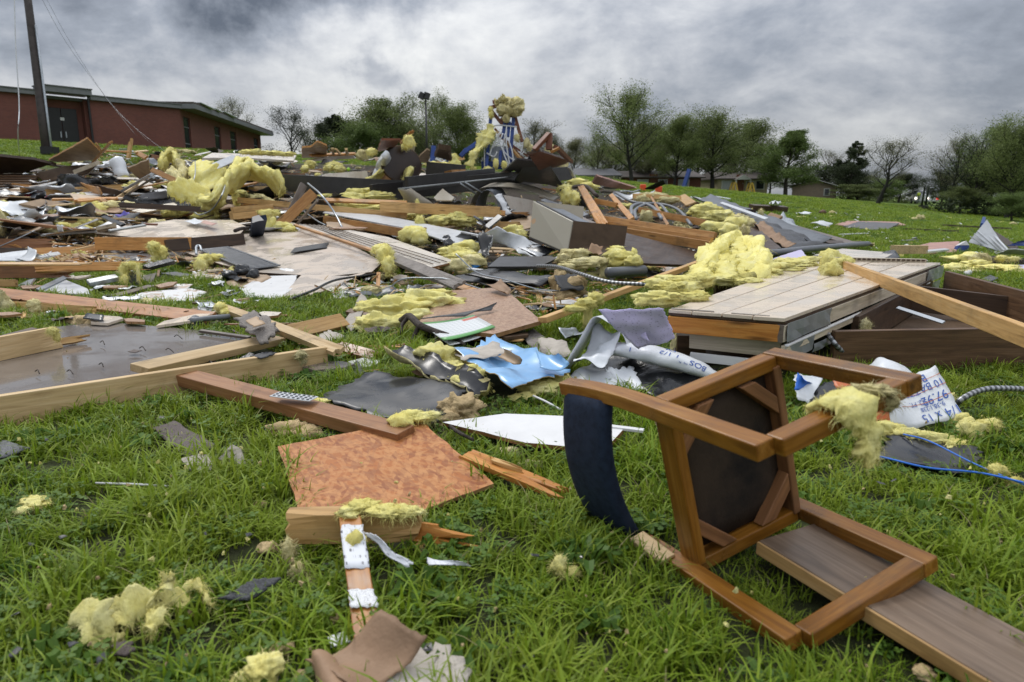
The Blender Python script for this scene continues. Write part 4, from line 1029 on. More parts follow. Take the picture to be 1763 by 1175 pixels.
# ------------------------------------------------------------------ the overturned chair
def build_chair():
 ed,ef,W=Vector((.410,-.910,.058)),Vector((.884,.412,.220)),Vector((-.225,-.039,.974))*.495      # seat to foot, back to front, side to side
 ctr=Vector((.774,1.690,.070)); hh,hl=.202,.222; wn_=W.normalized(); wid=W.length
 o=empty('chair','overturned wooden chair with navy cushion lying on its side in the grass','chair',ctr)
 C=lambda a,b_,k: ctr+ed*a*hh+ef*b_*hl+W*k-ctr
 BW,BT=.050,.040
 def bar(name,pts,w_,h_,mat='chair_wood',side=None,lab=None,bv=.004):
  V,F=sweep_rect(pts,side or wn_,w_,h_); m=frame((pts[0]+pts[-1])/2,pts[-1]-pts[0],wn_)
  mi=m.inverted(); q=mesh_obj(name,[mi@v for v in V],F,mat,o); q.matrix_local=m
  bevel(q,bv)
  if lab: q['label']=lab
  return q
 for k,nm in ((0.0,'lower'),(1.0,'upper')):
  # rear leg and back post in one bent piece
  foot=C(1,-1,k); seat=C(-1,-1,k); up=(seat-foot).normalized()
  pts=catmull([foot-up*-.0,foot.lerp(seat,.5),seat+up*.02,seat+up*.15-ef*.004,seat+up*.29-ef*.022,seat+up*.41-ef*.05],5)
  bar('rear_leg',pts,.042,.053)
  a,b_=C(1,-1,k)+ef*.026,C(1,1,k)-ef*.026; bar('runner',[a,b_],.0435,.050)
  a,b_=C(1,1,k)+(C(1,1,k)-C(-1,1,k)).normalized()*.026,C(-1,1,k); bar('front_leg',[a,b_-ed*.03],.0425,.052)
  a,b_=C(-1,-1,k)+ef*.028,C(-1,1,k)-ef*.03; bar('side_rail',[a,b_],.0405,.058)
 sd=ed
 a,b_=C(-1,-1,.02) ,C(-1,-1,.98); r0=ef*.036
 bar('rear_rail',[a+r0,b_+r0],.075,.034,'chair_wood',ed)
 a,b_=C(-1,1,.02),C(-1,1,.98); bar('front_rail',[a-ef*.035,b_-ef*.035],.070,.028,'chair_raw',ed)
 # dust cloth under the seat, corner blocks, cushion
 n_=ed.copy()
 def quad_panel(name,pts,th,mat,nn,sub=1,bulge=0):
  V=[]; N=8
  for j in range(N+1):
   for i in range(N+1):
    f,g=i/N,j/N; p=pts[0]*(1-f)*(1-g)+pts[1]*f*(1-g)+pts[2]*f*g+pts[3]*(1-f)*g
    V.append(p+nn*bulge*4*min(f*(1-f),.16)*4*min(g*(1-g),.16)*2.4)
  V,F=solidify(V,N,N,th,nn); return mesh_obj(name,V,F,mat,o,True)
 q=quad_panel('dust_cloth',[C(-1,-1,.06)+ef*.05-ed*.008,C(-1,1,.06)-ef*.045-ed*.008,C(-1,1,.94)-ef*.045-ed*.008,C(-1,-1,.94)+ef*.05-ed*.008],.012,'dusty_cloth',n_,bulge=.012)
 for (b0,k0) in ((-1,.055),(-1,.945),(1,.055),(1,.945)):
  c0=C(-1,b0,k0)+ed*.012-ef*b0*.05; sx=-b0; sk=1 if k0<.5 else -1; l1,l2=.125,.125
  A_,B_,E_=c0,c0+ef*sx*l1,c0+wn_*sk*l2; in1=c0+ef*sx*(l1-.055); in2=c0+wn_*sk*(l2-.055)
  V=[B_,E_,in2,in1]; V=[v-ed*.018 for v in V]+[v+ed*.022 for v in V]
  m=frame((V[0]+V[1])/2,V[1]-V[0],ed); mi=m.inverted()
  q=mesh_obj('corner_block',[mi@v for v in V],[(0,1,2,3),(7,6,5,4),(0,4,5,1),(1,5,6,2),(2,6,7,3),(3,7,4,0)],'chair_raw',o); q.matrix_local=m; bevel(q,.003)
 # seat cushion: a padded block on the far side of the rails
 c=C(-1,0,.5)-ed*.066+ef*.062; ax=(ef,wn_,-ed); dm=(hl-.034,wid*.5-.03,.032)
 V0,F0=ico(4); V=[]
 for v in V0:
  p=Vector((0,0,0))
  s=[math.copysign(abs(v[i])**.32,v[i]) for i in range(3)]; mxs=max(abs(x) for x in v); 
  s=[max(-1,min(1,v[i]/mxs*1.0))*(1-.045*(sum(abs(v[j]/mxs)**6 for j in range(3))-1)) for i in range(3)]
  for i in range(3): p+=ax[i]*dm[i]*s[i]
  V.append(c+p)
 mesh_obj('seat_cushion',V,F0,'navy',o,True)
 # curved back pad between the posts
 up=(C(-1,-1,0)-C(1,-1,0)).normalized(); V=[]; N,K=14,16
 prof=[]
 for i in range(20):
  a=2*math.pi*i/20; ca,sa=math.cos(a),math.sin(a); prof.append((math.copysign(abs(ca)**.45,ca)*.104,math.copysign(abs(sa)**.6,sa)*.027))
 for j in range(K+1):
  k=.022+(.956)*j/K; arch=4*(k*(1-k))
  base=C(-1,-1,k)+up*.30-ef*(.026+.050*arch)
  for (x,y) in prof: V.append(base+(up*.985-ef*.17).normalized()*x*(1 if 0<j<K else .93)+(ef*.985+up*.17).normalized()*y)
 F=[(j*20+i,j*20+(i+1)%20,j*20+20+(i+1)%20,j*20+20+i) for j in range(K) for i in range(20)]+[tuple(range(19,-1,-1)),tuple(range(K*20,K*20+20))]
 mesh_obj('back_pad',V,F,'navy',o,True)
 return o,ctr,C,ed,ef,W
CHAIR,CCTR,CC,CED,CEF,CW=build_chair()
ref(1280,860,'overturned chair')
# tuft hanging off the upper runner of the chair
p0=CCTR+CC(1,-.06,1)
dn=Vector((0,0,-1))
BATT('yellow insulation tuft hanging off the upper runner of the overturned chair',[p0+Vector((-.035,.045,.0)),p0+Vector((-.012,.02,.038)),p0+Vector((.03,-.01,.035)),p0+Vector((.052,-.04,-.012)),p0+Vector((.058,-.045,-.045)),p0+Vector((.066,-.045,-.075)),p0+Vector((.07,-.045,-.095))],.085,.03,wave=.035,ws=9,up=Vector((.8,.5,.1)),fzn=700,name='insulation_tuft')
p1=CCTR+CC(1,.46,1)
IN('small thin insulation wisp caught on the upper chair runner',[(p1+Vector((.0,0,.026)),.045,.012),(p1+Vector((.04,0,-.005)),.022,.02)],'insulation_dirty',fz=1.2)

# ------------------------------------------------------------------ near pieces on the grass
B('wide weathered grey brown plank under the overturned chair',(1355,926,.075),(1800,1180,.055),.235,.042,'plank_brown',name='wide_plank')
a_,b_=P((1355,926,.075)),P((1800,1180,.055)); n_=(b_-a_).cross(Vector((0,0,1))).normalized()*-.1215; n_=n_ if n_.x<0 else -n_
B('',a_+n_,b_+n_,.008,.0385,'pine',parent=bpy.data.objects['wide_plank'],name='pale_edge')
B('short pale wood strip poking from the grass beside the chair leg',(1096,925,.03),(1150,966,.02),.055,.02,'pine_pale',12)
PL('orange oriented strand board lying over the red brown beam',[(478,768,.075),(722,722,.10),(850,833,.055),(655,905,.03),(515,884,.03)],.014,'osb_orange','board','strand_board',.0035,edge='ply_edge',step=.03)
B('snapped pine block standing on edge before the orange strand board',(494,905,.085),(728,902,.085),.092,.062,'pine',90,(.03,.02),twist=.05)
B('jagged splinter breaking out of the snapped pine block',(700,912,.060),(822,930,.055),.055,.030,'orange_wood',70,(.02,.14),name='wood_splinter')
B('second thin splinter under the end of the pine block',(715,935,.035),(800,938,.03),.04,.014,'pine',30,(.02,.12),name='wood_splinter')
IN('pale insulation lying along the top of the snapped pine block',[(620,872,.145,30,9),(665,880,.14,34,9),(700,880,.14,26,8),(600,885,.135,22,7)],'insulation',fz=1.3)
IN('torn grey yellow wisp hanging from the near corner of the pine block',[(497,950,.05,10,22),(512,985,.02,12,16),(530,1005,.01,8,10)],'insulation_dirty',fz=1.6)
B('narrow orange stake leaning on the pine block towards the viewer',(602,886,.125),(636,1120,.03),.062,.024,'orange_wood',8,name='wood_stake')
def on_stake(f): return P((602,886,.125)).lerp(P((636,1120,.03)),f)
def strip(label,f0,f1,mat,w_=.062,dz=.0165):
 a,b_=on_stake(f0),on_stake(f1); s=Vector((1,.05,0)).normalized()*w_/2; up=Vector((0,0,dz))
 return SH(label,[a-s+up,a+s+up,b_+s+up,b_-s+up],mat,.002,(8,6),.002,.004,name='paper_strip',cat='paper',foot=False,ground=False)
strip('printed white paper strip stuck along the orange stake',.14,.50,'paper_tape')
strip('smaller torn white label low on the orange stake',.66,.78,'paper_white',.066,.018)
SH('crumpled white printed tape curling off the orange stake',[(628,915,.13),(648,920,.14),(716,968,.09),(700,975,.085)],'paper_tape',.002,(6,14),.018,.006,name='paper_tape',cat='tape',ws=7)
SH('free end of white tape curling over the grass beside the stake',[(735,962,.085),(737,974,.085),(812,984,.07),(800,978,.085)],'paper_tape',.002,(10,5),.014,.004,name='paper_tape',cat='tape',ws=6)
IN('pale yellow wad stuck at the top of the printed strip',[(612,935,.10,17,20)],'insulation',fz=1.0)
SH('folded brown kraft paper sheet at the foot of the orange stake',[(528,1148,.06),(660,1078,.09),(735,1112,.10),(610,1196,.06)],'kraft',.004,(16,14),.03,.004,curl=.04,name='kraft_paper',cat='paper',ws=4)
SH('rolled over kraft flap at the very front of the paper sheet',[(528,1136,.08),(560,1112,.10),(660,1240,.07),(560,1250,.06)],'kraft',.004,(12,12),.012,.004,curl=-.035,name='kraft_paper',cat='paper',ws=4)
SH('torn grey pulp board with a ragged edge beside the kraft paper',[(622,1136,.075),(770,1108,.06),(822,1205,.04),(640,1230,.05)],'grey_pulp',.012,(16,12),.02,.018,name='pulp_board',cat='board',ws=5)
PL('white paper scrap between the stake and the kraft paper',[(564,1096,.03),(592,1088,.03),(604,1104,.03),(570,1114,.03)],.003,'paper_white','paper','paper_scrap',.004)
SH('pointed black shingle piece lying in the grass before the pine block',[(382,1034,.05),(440,1002,.07),(486,998,.07),(430,1036,.05)],'shingle_black',.006,(10,6),.012,.006,name='roof_shingle',cat='shingle')
SH('brown shingle with a torn corner in the lawn below the red beam',[(262,735,.04),(300,722,.06),(378,768,.05),(320,786,.04)],'shingle_brown',.006,(12,8),.012,.008,name='roof_shingle',cat='shingle',under='shingle_black')
SH('grey shingle cut off by the edge of the picture on the lawn',[(-30,770,.04),(10,758,.05),(48,770,.05),(0,786,.04)],'shingle_grey',.006,(8,6),.012,.006,name='roof_shingle',cat='shingle')
PL('broken beige moulded tile piece touching the brown shingle',[(310,790,.05),(350,780,.06),(368,786,.06),(362,816,.03),(345,820,.03)],.014,'grey_pulp','tile','broken_tile',.006)
PL('second broken beige tile shard standing in the grass',[(375,790,.05),(400,766,.09),(412,770,.09),(424,800,.03),(405,803,.03)],.012,'grey_pulp','tile','broken_tile',.006)
TB('thin white rod half sunk in the lawn',[(165,832,.035),(230,834,.045),(300,838,.03)],.004,'white_board','rod','plastic_rod',6,3)
for lab,q,w_ in (('upper torn yellow wool shred standing in the near lawn',[(236,1050,.04),(262,1030,.08),(282,1005,.12),(300,992,.13)],.085),('long torn yellow wool shred lying in the near lawn',[(172,1074,.05),(212,1046,.08),(262,1036,.07),(326,1036,.05)],.10),
 ('lowest torn yellow wool shred hooked in the near lawn',[(140,1046,.08),(154,1076,.07),(184,1102,.04),(214,1096,.04)],.10),('narrow yellow wool shred curling down beside the long one',[(256,1052,.07),(268,1074,.06),(258,1096,.03)],.06),('pale frayed wool shred trailing towards the black shingle',[(318,1010,.06),(342,1018,.06),(366,1044,.04)],.05)):
 BATT(lab,q,w_*.85,.012,wave=.022,ws=14,up=Vector((.3,.6,.6)),fzn=220,name='wool_shred')
IN('fluffy yellow wool wad among the torn flakes in the near lawn',[(218,1056,.04,26,16),(262,1040,.05,20,12),(180,1085,.03,18,14)],fz=1.2)
IN('pale yellow insulation scrap at the bottom edge beside the kraft paper',[(455,1150,.05,28,24),(425,1172,.02,26,14)],'insulation')
for lab,u,v,s in (('tan foam crumb with a ragged rim beside the pine block end',461,942,16),('small tan foam crumb out on the lawn above the black shingle',449,868,10),('tan foam lump lying behind the kraft paper',486,1116,18),('little tan foam crumb between stake and foam lump',580,1066,13),
      ('foam lump at the bottom edge of the lawn',520,1166,16),('tiny foam crumb near the yellow scrap in the lawn',330,1060,8),('foam crumb beneath the splinter of the pine block',735,945,16),('foam lump on the grass at the bottom right corner plank',1592,1158,18)):
 IN(lab,[(u,v,None,s,s*.7)],'foam_tan','foam','foam_crumb',fz=0,rough=.5)
IN('thin insulation wisp in the grass before the overturned chair',[(962,975,.05,12,16),(985,985,.03,14,8)],'insulation',fz=1.2)
IN('yellow shred on the lawn by the left picture edge',[(60,866,.03,30,8),(40,880,.03,14,6)],'insulation',fz=1)
SH('dark brown scrap half hidden in the grass under the yellow scrap',[(190,1110,.04),(222,1098,.05),(232,1120,.04),(198,1130,.04)],'shingle_brown',.005,(6,5),.01,.008,name='roof_scrap',cat='shingle')
B('splintered orange strip running from under the strand board to the chair',(800,782,.075),(980,856,.04),.075,.02,'orange_wood',4,(.02,.16))
B('thin side splinter of the orange strip',(846,792,.085),(905,812,.07),.025,.014,'pine',4,(.02,.12),name='wood_splinter')
IN('mixed brown and yellow clod lying above the orange strip',[(875,778,None,20,9),(915,800,None,22,9)],'insulation_dirty')
PL('white painted board with a brown broken underside lying behind the chair',[(762,728,.075),(870,712,.10),(1010,718,.11),(1075,738,.10),(1040,775,.075),(905,762,.07)],.018,'white_board','board','painted_board',.003,edge='brown_stain')
TB('dark twig resting against the tip of the white painted board',[(772,732,.06),(790,745,.09),(815,758,.06)],.008,'bark','twig','fallen_twig',6)
B('thin white trim strip passing behind the back pad of the chair',(1050,735,.10),(1108,742,.10),.03,.012,'white_board')
IN('yellow insulation tuft on the top corner of the orange strand board',[(690,728,.12,22,14),(730,718,.12,26,8),(708,716,.125,22,9)],fz=1.4)
# the long red brown beam and its blister pack
B('long red brown beam reaching from the pale joist to the strand board',(318,650,.10),(700,752,.085),.105,.062,'red_stain',6)
bp=P((506,683,.150)); m=frame(bp,Vector((1,-.30,-.03)),Vector((0,0,1)))
o=mesh_obj('blister_pack',*boxv(-.105,.105,-.038,.038,-.0015,.0015),'white_metal',None,mw=m); tag(o,'silver blister pack of tablets lying on the red brown beam','blister pack')
for i in range(8):
 for j in range(3):
  vv,ff=ico(1); q=mesh_obj('blister',[(v.x*.008-.088+i*.0252,v.y*.008-.024+j*.024,.0016+max(v.z,0)*.006) for v in vv],ff,'grey_plastic',o,True)
IN('yellow shred between the blister pack and the black roofing sheet',[(545,692,.06,22,6)],fz=1)
IN('broken tan foam chunk with a black skin under the red brown beam',[(500,738,None,30,16),(535,745,None,22,12)],'foam_tan','foam','foam_chunk',fz=0,rough=.5)
SH('black skin flap beside the tan foam chunk under the beam',[(520,738,.03),(560,728,.05),(590,742,.04),(530,756,.02)],'roof_black',.008,(6,5),.012,.01,name='roof_scrap',cat='roofing')
# black roofing sheet with a rolled flap
SH('large black roofing sheet lying flat behind the red brown beam',[(545,690,.06),(640,640,.09),(815,668,.09),(740,728,.07)],'roof_black',.012,(20,16),.018,.035,name='roofing_sheet',cat='roofing',ws=3)
SH('stiff black roofing flap rolled up at the back of the flat sheet',[(660,615,.17),(690,602,.16),(842,672,.10),(806,690,.05)],'black_wet',.010,(8,18),.035,.02,curl=.05,name='roofing_flap',cat='roofing',ws=4,under='insulation_dirty')
IN('crumbling tan foam mass at the ragged edge of the black roofing sheet',[(790,700,None,32,24),(775,720,None,24,14),(805,685,None,16,14)],'foam_tan','foam','foam_chunk',fz=0,rough=.5)
IN('rounded yellow insulation clump sitting on the blue sheet edge',[(752,618,.14,34,24),(775,640,.09,28,18),(800,622,.12,22,12),(735,632,.08,20,18)],'insulation',fz=1.4)
IN('second yellow clump hanging before the rolled black flap',[(806,650,.10,26,22),(826,668,.06,18,16),(790,664,.08,18,14)],'insulation',fz=1.4)
SH('torn glossy light blue sheet lying bent over yellow insulation',[(768,612,.14),(850,588,.13),(985,632,.14),(880,676,.08)],'blue_light',.006,(18,16),.05,.02,curl=.03,name='blue_sheet',cat='sheet',ws=3.2,under='foam_tan')
SH('brown grey paper facing still stuck on the blue sheet',[(772,604,.165),(850,586,.165),(880,600,.165),(795,622,.165)],'grey_pulp',.003,(12,8),.03,.02,name='paper_facing',cat='sheet',ws=3.2)
SH('curled brown flake standing on the blue sheet',[(866,618,.16),(878,604,.21),(906,622,.19),(890,632,.15)],'tan_board',.003,(6,5),.02,.006,curl=.02,name='paper_flake',cat='sheet',under='brown_board')
SH('curled deeper blue flap at the end of the light blue sheet',[(928,612,.16),(965,615,.20),(985,634,.15),(935,642,.14)],'blue_light',.004,(8,7),.03,.008,curl=.03,name='blue_flap',cat='sheet')
IN('dull yellow insulation crushed beneath the blue sheet',[(930,672,.03,36,16),(965,660,.04,22,18),(900,685,.02,24,8)],'insulation')
SH('broken grey cement board shards behind the blue sheet',[(892,575,.05),(920,566,.07),(968,606,.05),(932,614,.05)],'grey_stucco',.012,(8,8),.012,.02,name='cement_board',cat='board')
SH('pale torn shingle heap between the cement shards and the white bag',[(925,588,.06),(950,580,.08),(990,606,.07),(948,618,.05)],'grey_pulp',.01,(10,8),.04,.02,name='torn_shingle',cat='shingle',ws=6)
PL('dark brown shingle scrap under the pale torn heap',[(950,610,.03),(990,602,.05),(1000,618,.05),(965,625,.03)],.012,'shingle_black','shingle','roof_scrap',.008)
TB('thin white plastic strip bent in the grass below the blue sheet',[(918,682,.05),(940,692,.05),(965,706,.03)],.006,'white_board','strip','plastic_strip',5)
# booklet and branch
SH('open booklet with a printed table and green borders',[(722,560,.11),(815,546,.15),(853,566,.13),(765,590,.09)],'booklet',.006,(8,8),.006,0,curl=.015,name='open_booklet',cat='booklet')
SH('second booklet page sagging under the green bordered one',[(728,566,.085),(818,552,.12),(850,574,.10),(775,596,.06)],'paper_white',.004,(8,8),.006,0,curl=.01,name='booklet_page',cat='booklet')
o=TB('gnarled dark branch with broken stubs lying across the booklet',[(690,552,.10),(705,545,.16),(722,560,.15),(745,570,.12),(775,580,.09),(800,594,.06)],[.022,.028,.026,.024,.020,.013],'bark','branch','fallen_branch',9)
for nm,pp,rr_ in (('side_branch',[(722,560,.15),(712,580,.07),(700,598,.02)],[.020,.016,.006]),('side_branch',[(752,572,.12),(750,590,.06)],[.015,.008]),('side_branch',[(705,545,.16),(692,560,.10),(690,575,.06)],[.018,.02,.012])):
 pl=catmull([P(q) for q in pp],4); v,f,_=tube_geo(pl,[rr_[0]+(rr_[-1]-rr_[0])*i/(len(pl)-1) for i in range(len(pl))],7)
 c=o.matrix_basis.translation; mesh_obj(nm,[x-c for x in v],f,'bark',o,True)
IN('large bright yellow insulation heap spread on the grass beside the branch',[(648,560,.06,34,20),(690,535,.10,50,20),(735,525,.12,50,22),(770,530,.09,36,18),(680,560,.05,44,16),(640,535,.10,28,16),(700,515,.15,34,10),(755,508,.15,28,9),(720,550,.07,34,16)],'insulation',fz=1.1)
PL('pinkish strand board lying behind the yellow heap',[(770,500,.16),(866,496,.18),(932,551,.16),(850,576,.12),(715,560,.10)],.03,'osb_pink','board','strand_board',.004,edge='ply_edge')
SH('narrow torn black felt strip on the pinkish strand board',[(722,548,.15),(800,544,.16),(856,522,.20),(845,534,.17)],'roof_black',.005,(14,4),.012,.008,name='roofing_strip',cat='roofing')
SH('curled kraft flake at the top corner of the strand board',[(838,494,.22),(862,484,.26),(880,500,.22),(870,506,.20)],'kraft',.004,(6,5),.02,.005,curl=.03,name='kraft_flake',cat='paper')
SH('torn grey drywall flap standing beside the yellow heap',[(590,556,.06),(622,508,.16),(640,520,.14),(605,568,.05)],'grey_pulp',.008,(8,8),.03,.015,name='drywall_scrap',cat='drywall')
B('short brown block end under the yellow heap',(600,538,.09),(640,548,.07),.06,.05,'joist_brown',20)
# white insulation bags
WB='white_plastic'
RB('white plastic sheeting hood standing up beside the printed papers',[TP(u,v,1010,668) for u,v in ((948,668),(972,628),(1000,580),(1022,546),(1048,556),(1070,574),(1078,598),(1058,606))],Vector((.10,.26,-.03)),WB,.004,'plastic','plastic_sheeting')
SH('pale crumpled fold of plastic under the white hood',[(985,640,.12),(1026,562,.30),(1068,584,.26),(1040,640,.12)],WB,.003,(18,16),.06,.003,curl=.05,name='plastic_fold',cat='plastic',ws=6,under='black_plastic')
SH('black inside of the torn insulation bag behind the chair',[(1012,612,.14),(1070,596,.16),(1232,650,.10),(1140,690,.02)],'black_plastic',.003,(18,12),.05,.015,name='bag_liner',cat='plastic',ws=4)
SH('torn white flap hanging over the black bag inside',[(1040,636,.12),(1086,632,.11),(1112,672,.05),(1050,668,.03)],WB,.003,(12,10),.03,.012,name='plastic_flap',cat='plastic',ws=5)
SH('lower white plastic fold lying under the hood of sheeting',[(975,655,.04),(1020,624,.10),(1070,664,.06),(1010,690,.03)],WB,.003,(12,10),.03,.01,name='plastic_fold',cat='plastic',ws=4,under='black_plastic')
def bag_roll(label,pts,rad,lines,name='insulation_bag'):
 p=catmull([P(q) for q in pts],8); n=len(p); V,F,UV=[],[],[]; S=18; fr=[]
 for i,q in enumerate(p):
  t=(p[min(i+1,n-1)]-p[max(i-1,0)]).normalized(); s=Vector((0,0,1)).cross(t).normalized(); u_=t.cross(s); g=i/(n-1); r_=rad*(.75+.5*math.sin(math.pi*min(1,g*1.05+.05)))
  fr.append((q,t,s,u_,r_))
  for k in range(S):
   a=2*math.pi*k/S; w_=1+.16*noise.noise(Vector((i*.35,math.cos(a)*1.5,math.sin(a)*1.5)))
   V.append(q+(s*math.cos(a)+u_*math.sin(a)*.62)*r_*w_)
 F=[(i*S+k,i*S+(k+1)%S,i*S+S+(k+1)%S,i*S+S+k) for i in range(n-1) for k in range(S)]+[tuple(range(S-1,-1,-1)),tuple(range((n-1)*S,n*S))]
 c=p[n // 2].copy(); o=mesh_obj(name,[v-c for v in V],F,WB,None,True,mw=Matrix.Translation(c)); tag(o,label,'bag')
 for txt,sz,g0,a0,flip,mt in lines:
  TVs,TFs=text_geo(txt,sz); wd=max(v.x for v in TVs); out=[]
  for v in TVs:
   x=v.x-wd/2; y=v.y
   if flip: x,y=-x,-y
   i=g0*(n-1)+x/((p[-1]-p[0]).length/(n-1)); i=max(0,min(n-1.001,i)); k=int(i); f=i-k
   q,t,s,u_,r_=[fr[k][m_]*(1-f)+fr[k+1][m_]*f for m_ in range(5)]
   a=R(a0)-y/r_
   w_=1+.16*noise.noise(Vector((i*.35,math.cos(a)*1.5,math.sin(a)*1.5)))
   out.append(q+(s*math.cos(a)+u_*math.sin(a)*.62)*(r_*w_+.004)-c)
  mesh_obj('print',out,TFs,mt,o)
 return o
bag_roll('rolled white insulation bag with blue print resting behind the chair',[(1034,600,.20),(1090,604,.20),(1150,618,.18),(1205,636,.14),(1236,652,.10)],.062,
 [('BOS',.058,.74,118,True,'print_blue'),('1 1/2',.045,.52,112,True,'print_blue'),('OL',.045,.50,75,True,'print_blue'),('sq. ft.',.022,.62,150,True,'print_blue'),('1',.05,.26,140,True,'print_blue')])
def bag_face(label,pts,n,lines,name='insulation_bag'):
 c=[P(q) for q in pts]; SEED[0]+=1; T,UV,nrm=sheet_geo(c,n,.004,.022,.006,.05,SEED[0],3.5); V,F=solidify(T,n[0],n[1],.004,nrm); cen=sum(c,Vector())/4
 o=mesh_obj(name,[v-cen for v in V],F,WB,None,True,mw=Matrix.Translation(cen),uv=UV+UV); tag(o,label,'bag'); foot_poly(c)
 wx=((c[1]-c[0]).length+(c[2]-c[3]).length)/2; wy=((c[3]-c[0]).length+(c[2]-c[1]).length)/2
 def S(f,g):
  f=max(0,min(.9999,f))*n[0]; g=max(0,min(.9999,g))*n[1]; i,j=int(f),int(g); a,b_=f-i,g-j; w_=n[0]+1
  return T[j*w_+i]*(1-a)*(1-b_)+T[j*w_+i+1]*a*(1-b_)+T[(j+1)*w_+i]*(1-a)*b_+T[(j+1)*w_+i+1]*a*b_
 for txt,sz,f0,g0,mt in lines:
  TVs,TFs=text_geo(txt,sz); wd=max(v.x for v in TVs)
  mesh_obj('print',[S(f0+(v.x-wd/2)/wx,g0-v.y/wy)+nrm*.004-cen for v in TVs],TFs,mt,o)
 return o
# text hangs upside down: first corner is the lower end of the print's left side
bag_face('white insulation bag with blue lettering upside down in the grass behind the chair',[(1648,726,.05),(1526,744,.03),(1496,668,.20),(1598,644,.21)],(14,12),
 [('1/4 x 15',.060,.22,.20,'print_blue'),('9-38.1:238',.030,.27,.34,'print_blue'),('97.92',.060,.20,.52,'print_blue'),('SQ. FT.',.034,.42,.48,'print_blue'),('10 BATTS',.052,.27,.74,'print_blue'),('BOS',.058,.30,.93,'print_blue'),('_____________',.05,.3,.395,'print_orange'),('_____________',.05,.3,.60,'print_orange'),('_____________',.05,.3,.80,'print_orange')])
SH('black torn inside of the lettered white bag seen through the chair',[(1378,705,.06),(1420,648,.15),(1500,662,.14),(1495,720,.04)],'black_plastic',.004,(12,10),.03,.02,name='bag_liner',cat='plastic',ws=4)
SH('white and blue torn bag end beside the chair seat',[(1370,690,.08),(1372,640,.18),(1420,645,.17),(1398,692,.07)],WB,.003,(10,10),.03,.012,name='bag_flap',cat='plastic',ws=5)
SH('bright blue printed strip on the torn bag end',[(1372,672,.125),(1378,640,.20),(1392,655,.17),(1412,662,.12)],'string_blue',.002,(8,6),.012,.006,name='bag_strip',cat='plastic')
SH('white upper fold of the lettered bag arching over the chair runner',[(1480,640,.18),(1540,615,.24),(1600,655,.19),(1500,668,.16)],WB,.003,(14,10),.04,.012,curl=-.05,name='bag_fold',cat='plastic',ws=4)
SH('orange printed end of the lettered bag',[(1432,652,.17),(1500,656,.17),(1508,675,.14),(1440,668,.14)],'print_orange',.003,(8,6),.012,.006,name='bag_end',cat='plastic')
SH('orange brown printed corner of the bag low in the grass',[(1502,704,.06),(1545,690,.08),(1550,728,.03),(1510,736,.02)],'print_orange',.003,(8,6),.012,.006,name='bag_corner',cat='plastic')
SH('crumpled lavender printed papers draped over the edge of the wall section',[(1030,532,.47),(1142,530,.49),(1163,584,.30),(1098,604,.24)],'paper_lavender',.003,(16,14),.035,.004,name='printed_papers',cat='paper',ws=5)
SH('second lavender sheet tucked under the printed papers',[(1040,536,.44),(1090,532,.46),(1120,590,.30),(1080,570,.34)],'paper_lavender',.003,(10,10),.03,.004,name='printed_papers',cat='paper',ws=5)
SH('black felt sheet lying in the grass behind the chair runner',[(1500,790,.03),(1540,748,.05),(1690,775,.05),(1660,818,.03)],'roof_black',.006,(14,10),.02,.02,name='roofing_felt',cat='roofing',ws=4)
TB('bright blue plastic string trailing over the black felt',[(1470,775,.05),(1530,790,.06),(1600,806,.06),(1690,815,.05),(1790,838,.05)],.004,'string_blue','string','plastic_string',5)
TB('second blue string running from the yellow scraps to the lawn',[(1555,748,.07),(1600,760,.07),(1680,800,.05),(1790,846,.04)],.0035,'string_blue','string','plastic_string',5)
IN('yellow insulation strip along the back of the black felt',[(1530,742,.05,26,15),(1565,752,.05,28,13),(1605,757,.05,30,11),(1645,768,.04,26,10)],fz=1.2)
IN('pale yellow tuft on the lawn past the lettered bag',[(1668,740,.06,20,20),(1700,732,.05,28,10),(1655,726,.06,16,14)],fz=1.2)
IN('yellow insulation lying beside the lettered bag under the joist',[(1625,685,.05,20,10),(1610,675,.05,18,8)])
IN('yellow tuft on the blue string near the picture edge',[(1718,810,.05,14,10),(1752,830,.03,14,7)],fz=1.2)
TB('flexible metal conduit curving over the grass in front of the brown joist',[(1640,706,.04),(1655,688,.10),(1690,672,.13),(1730,669,.13),(1800,672,.10)],.014,'flex_conduit','conduit','flexible_conduit',8,ring=.03)
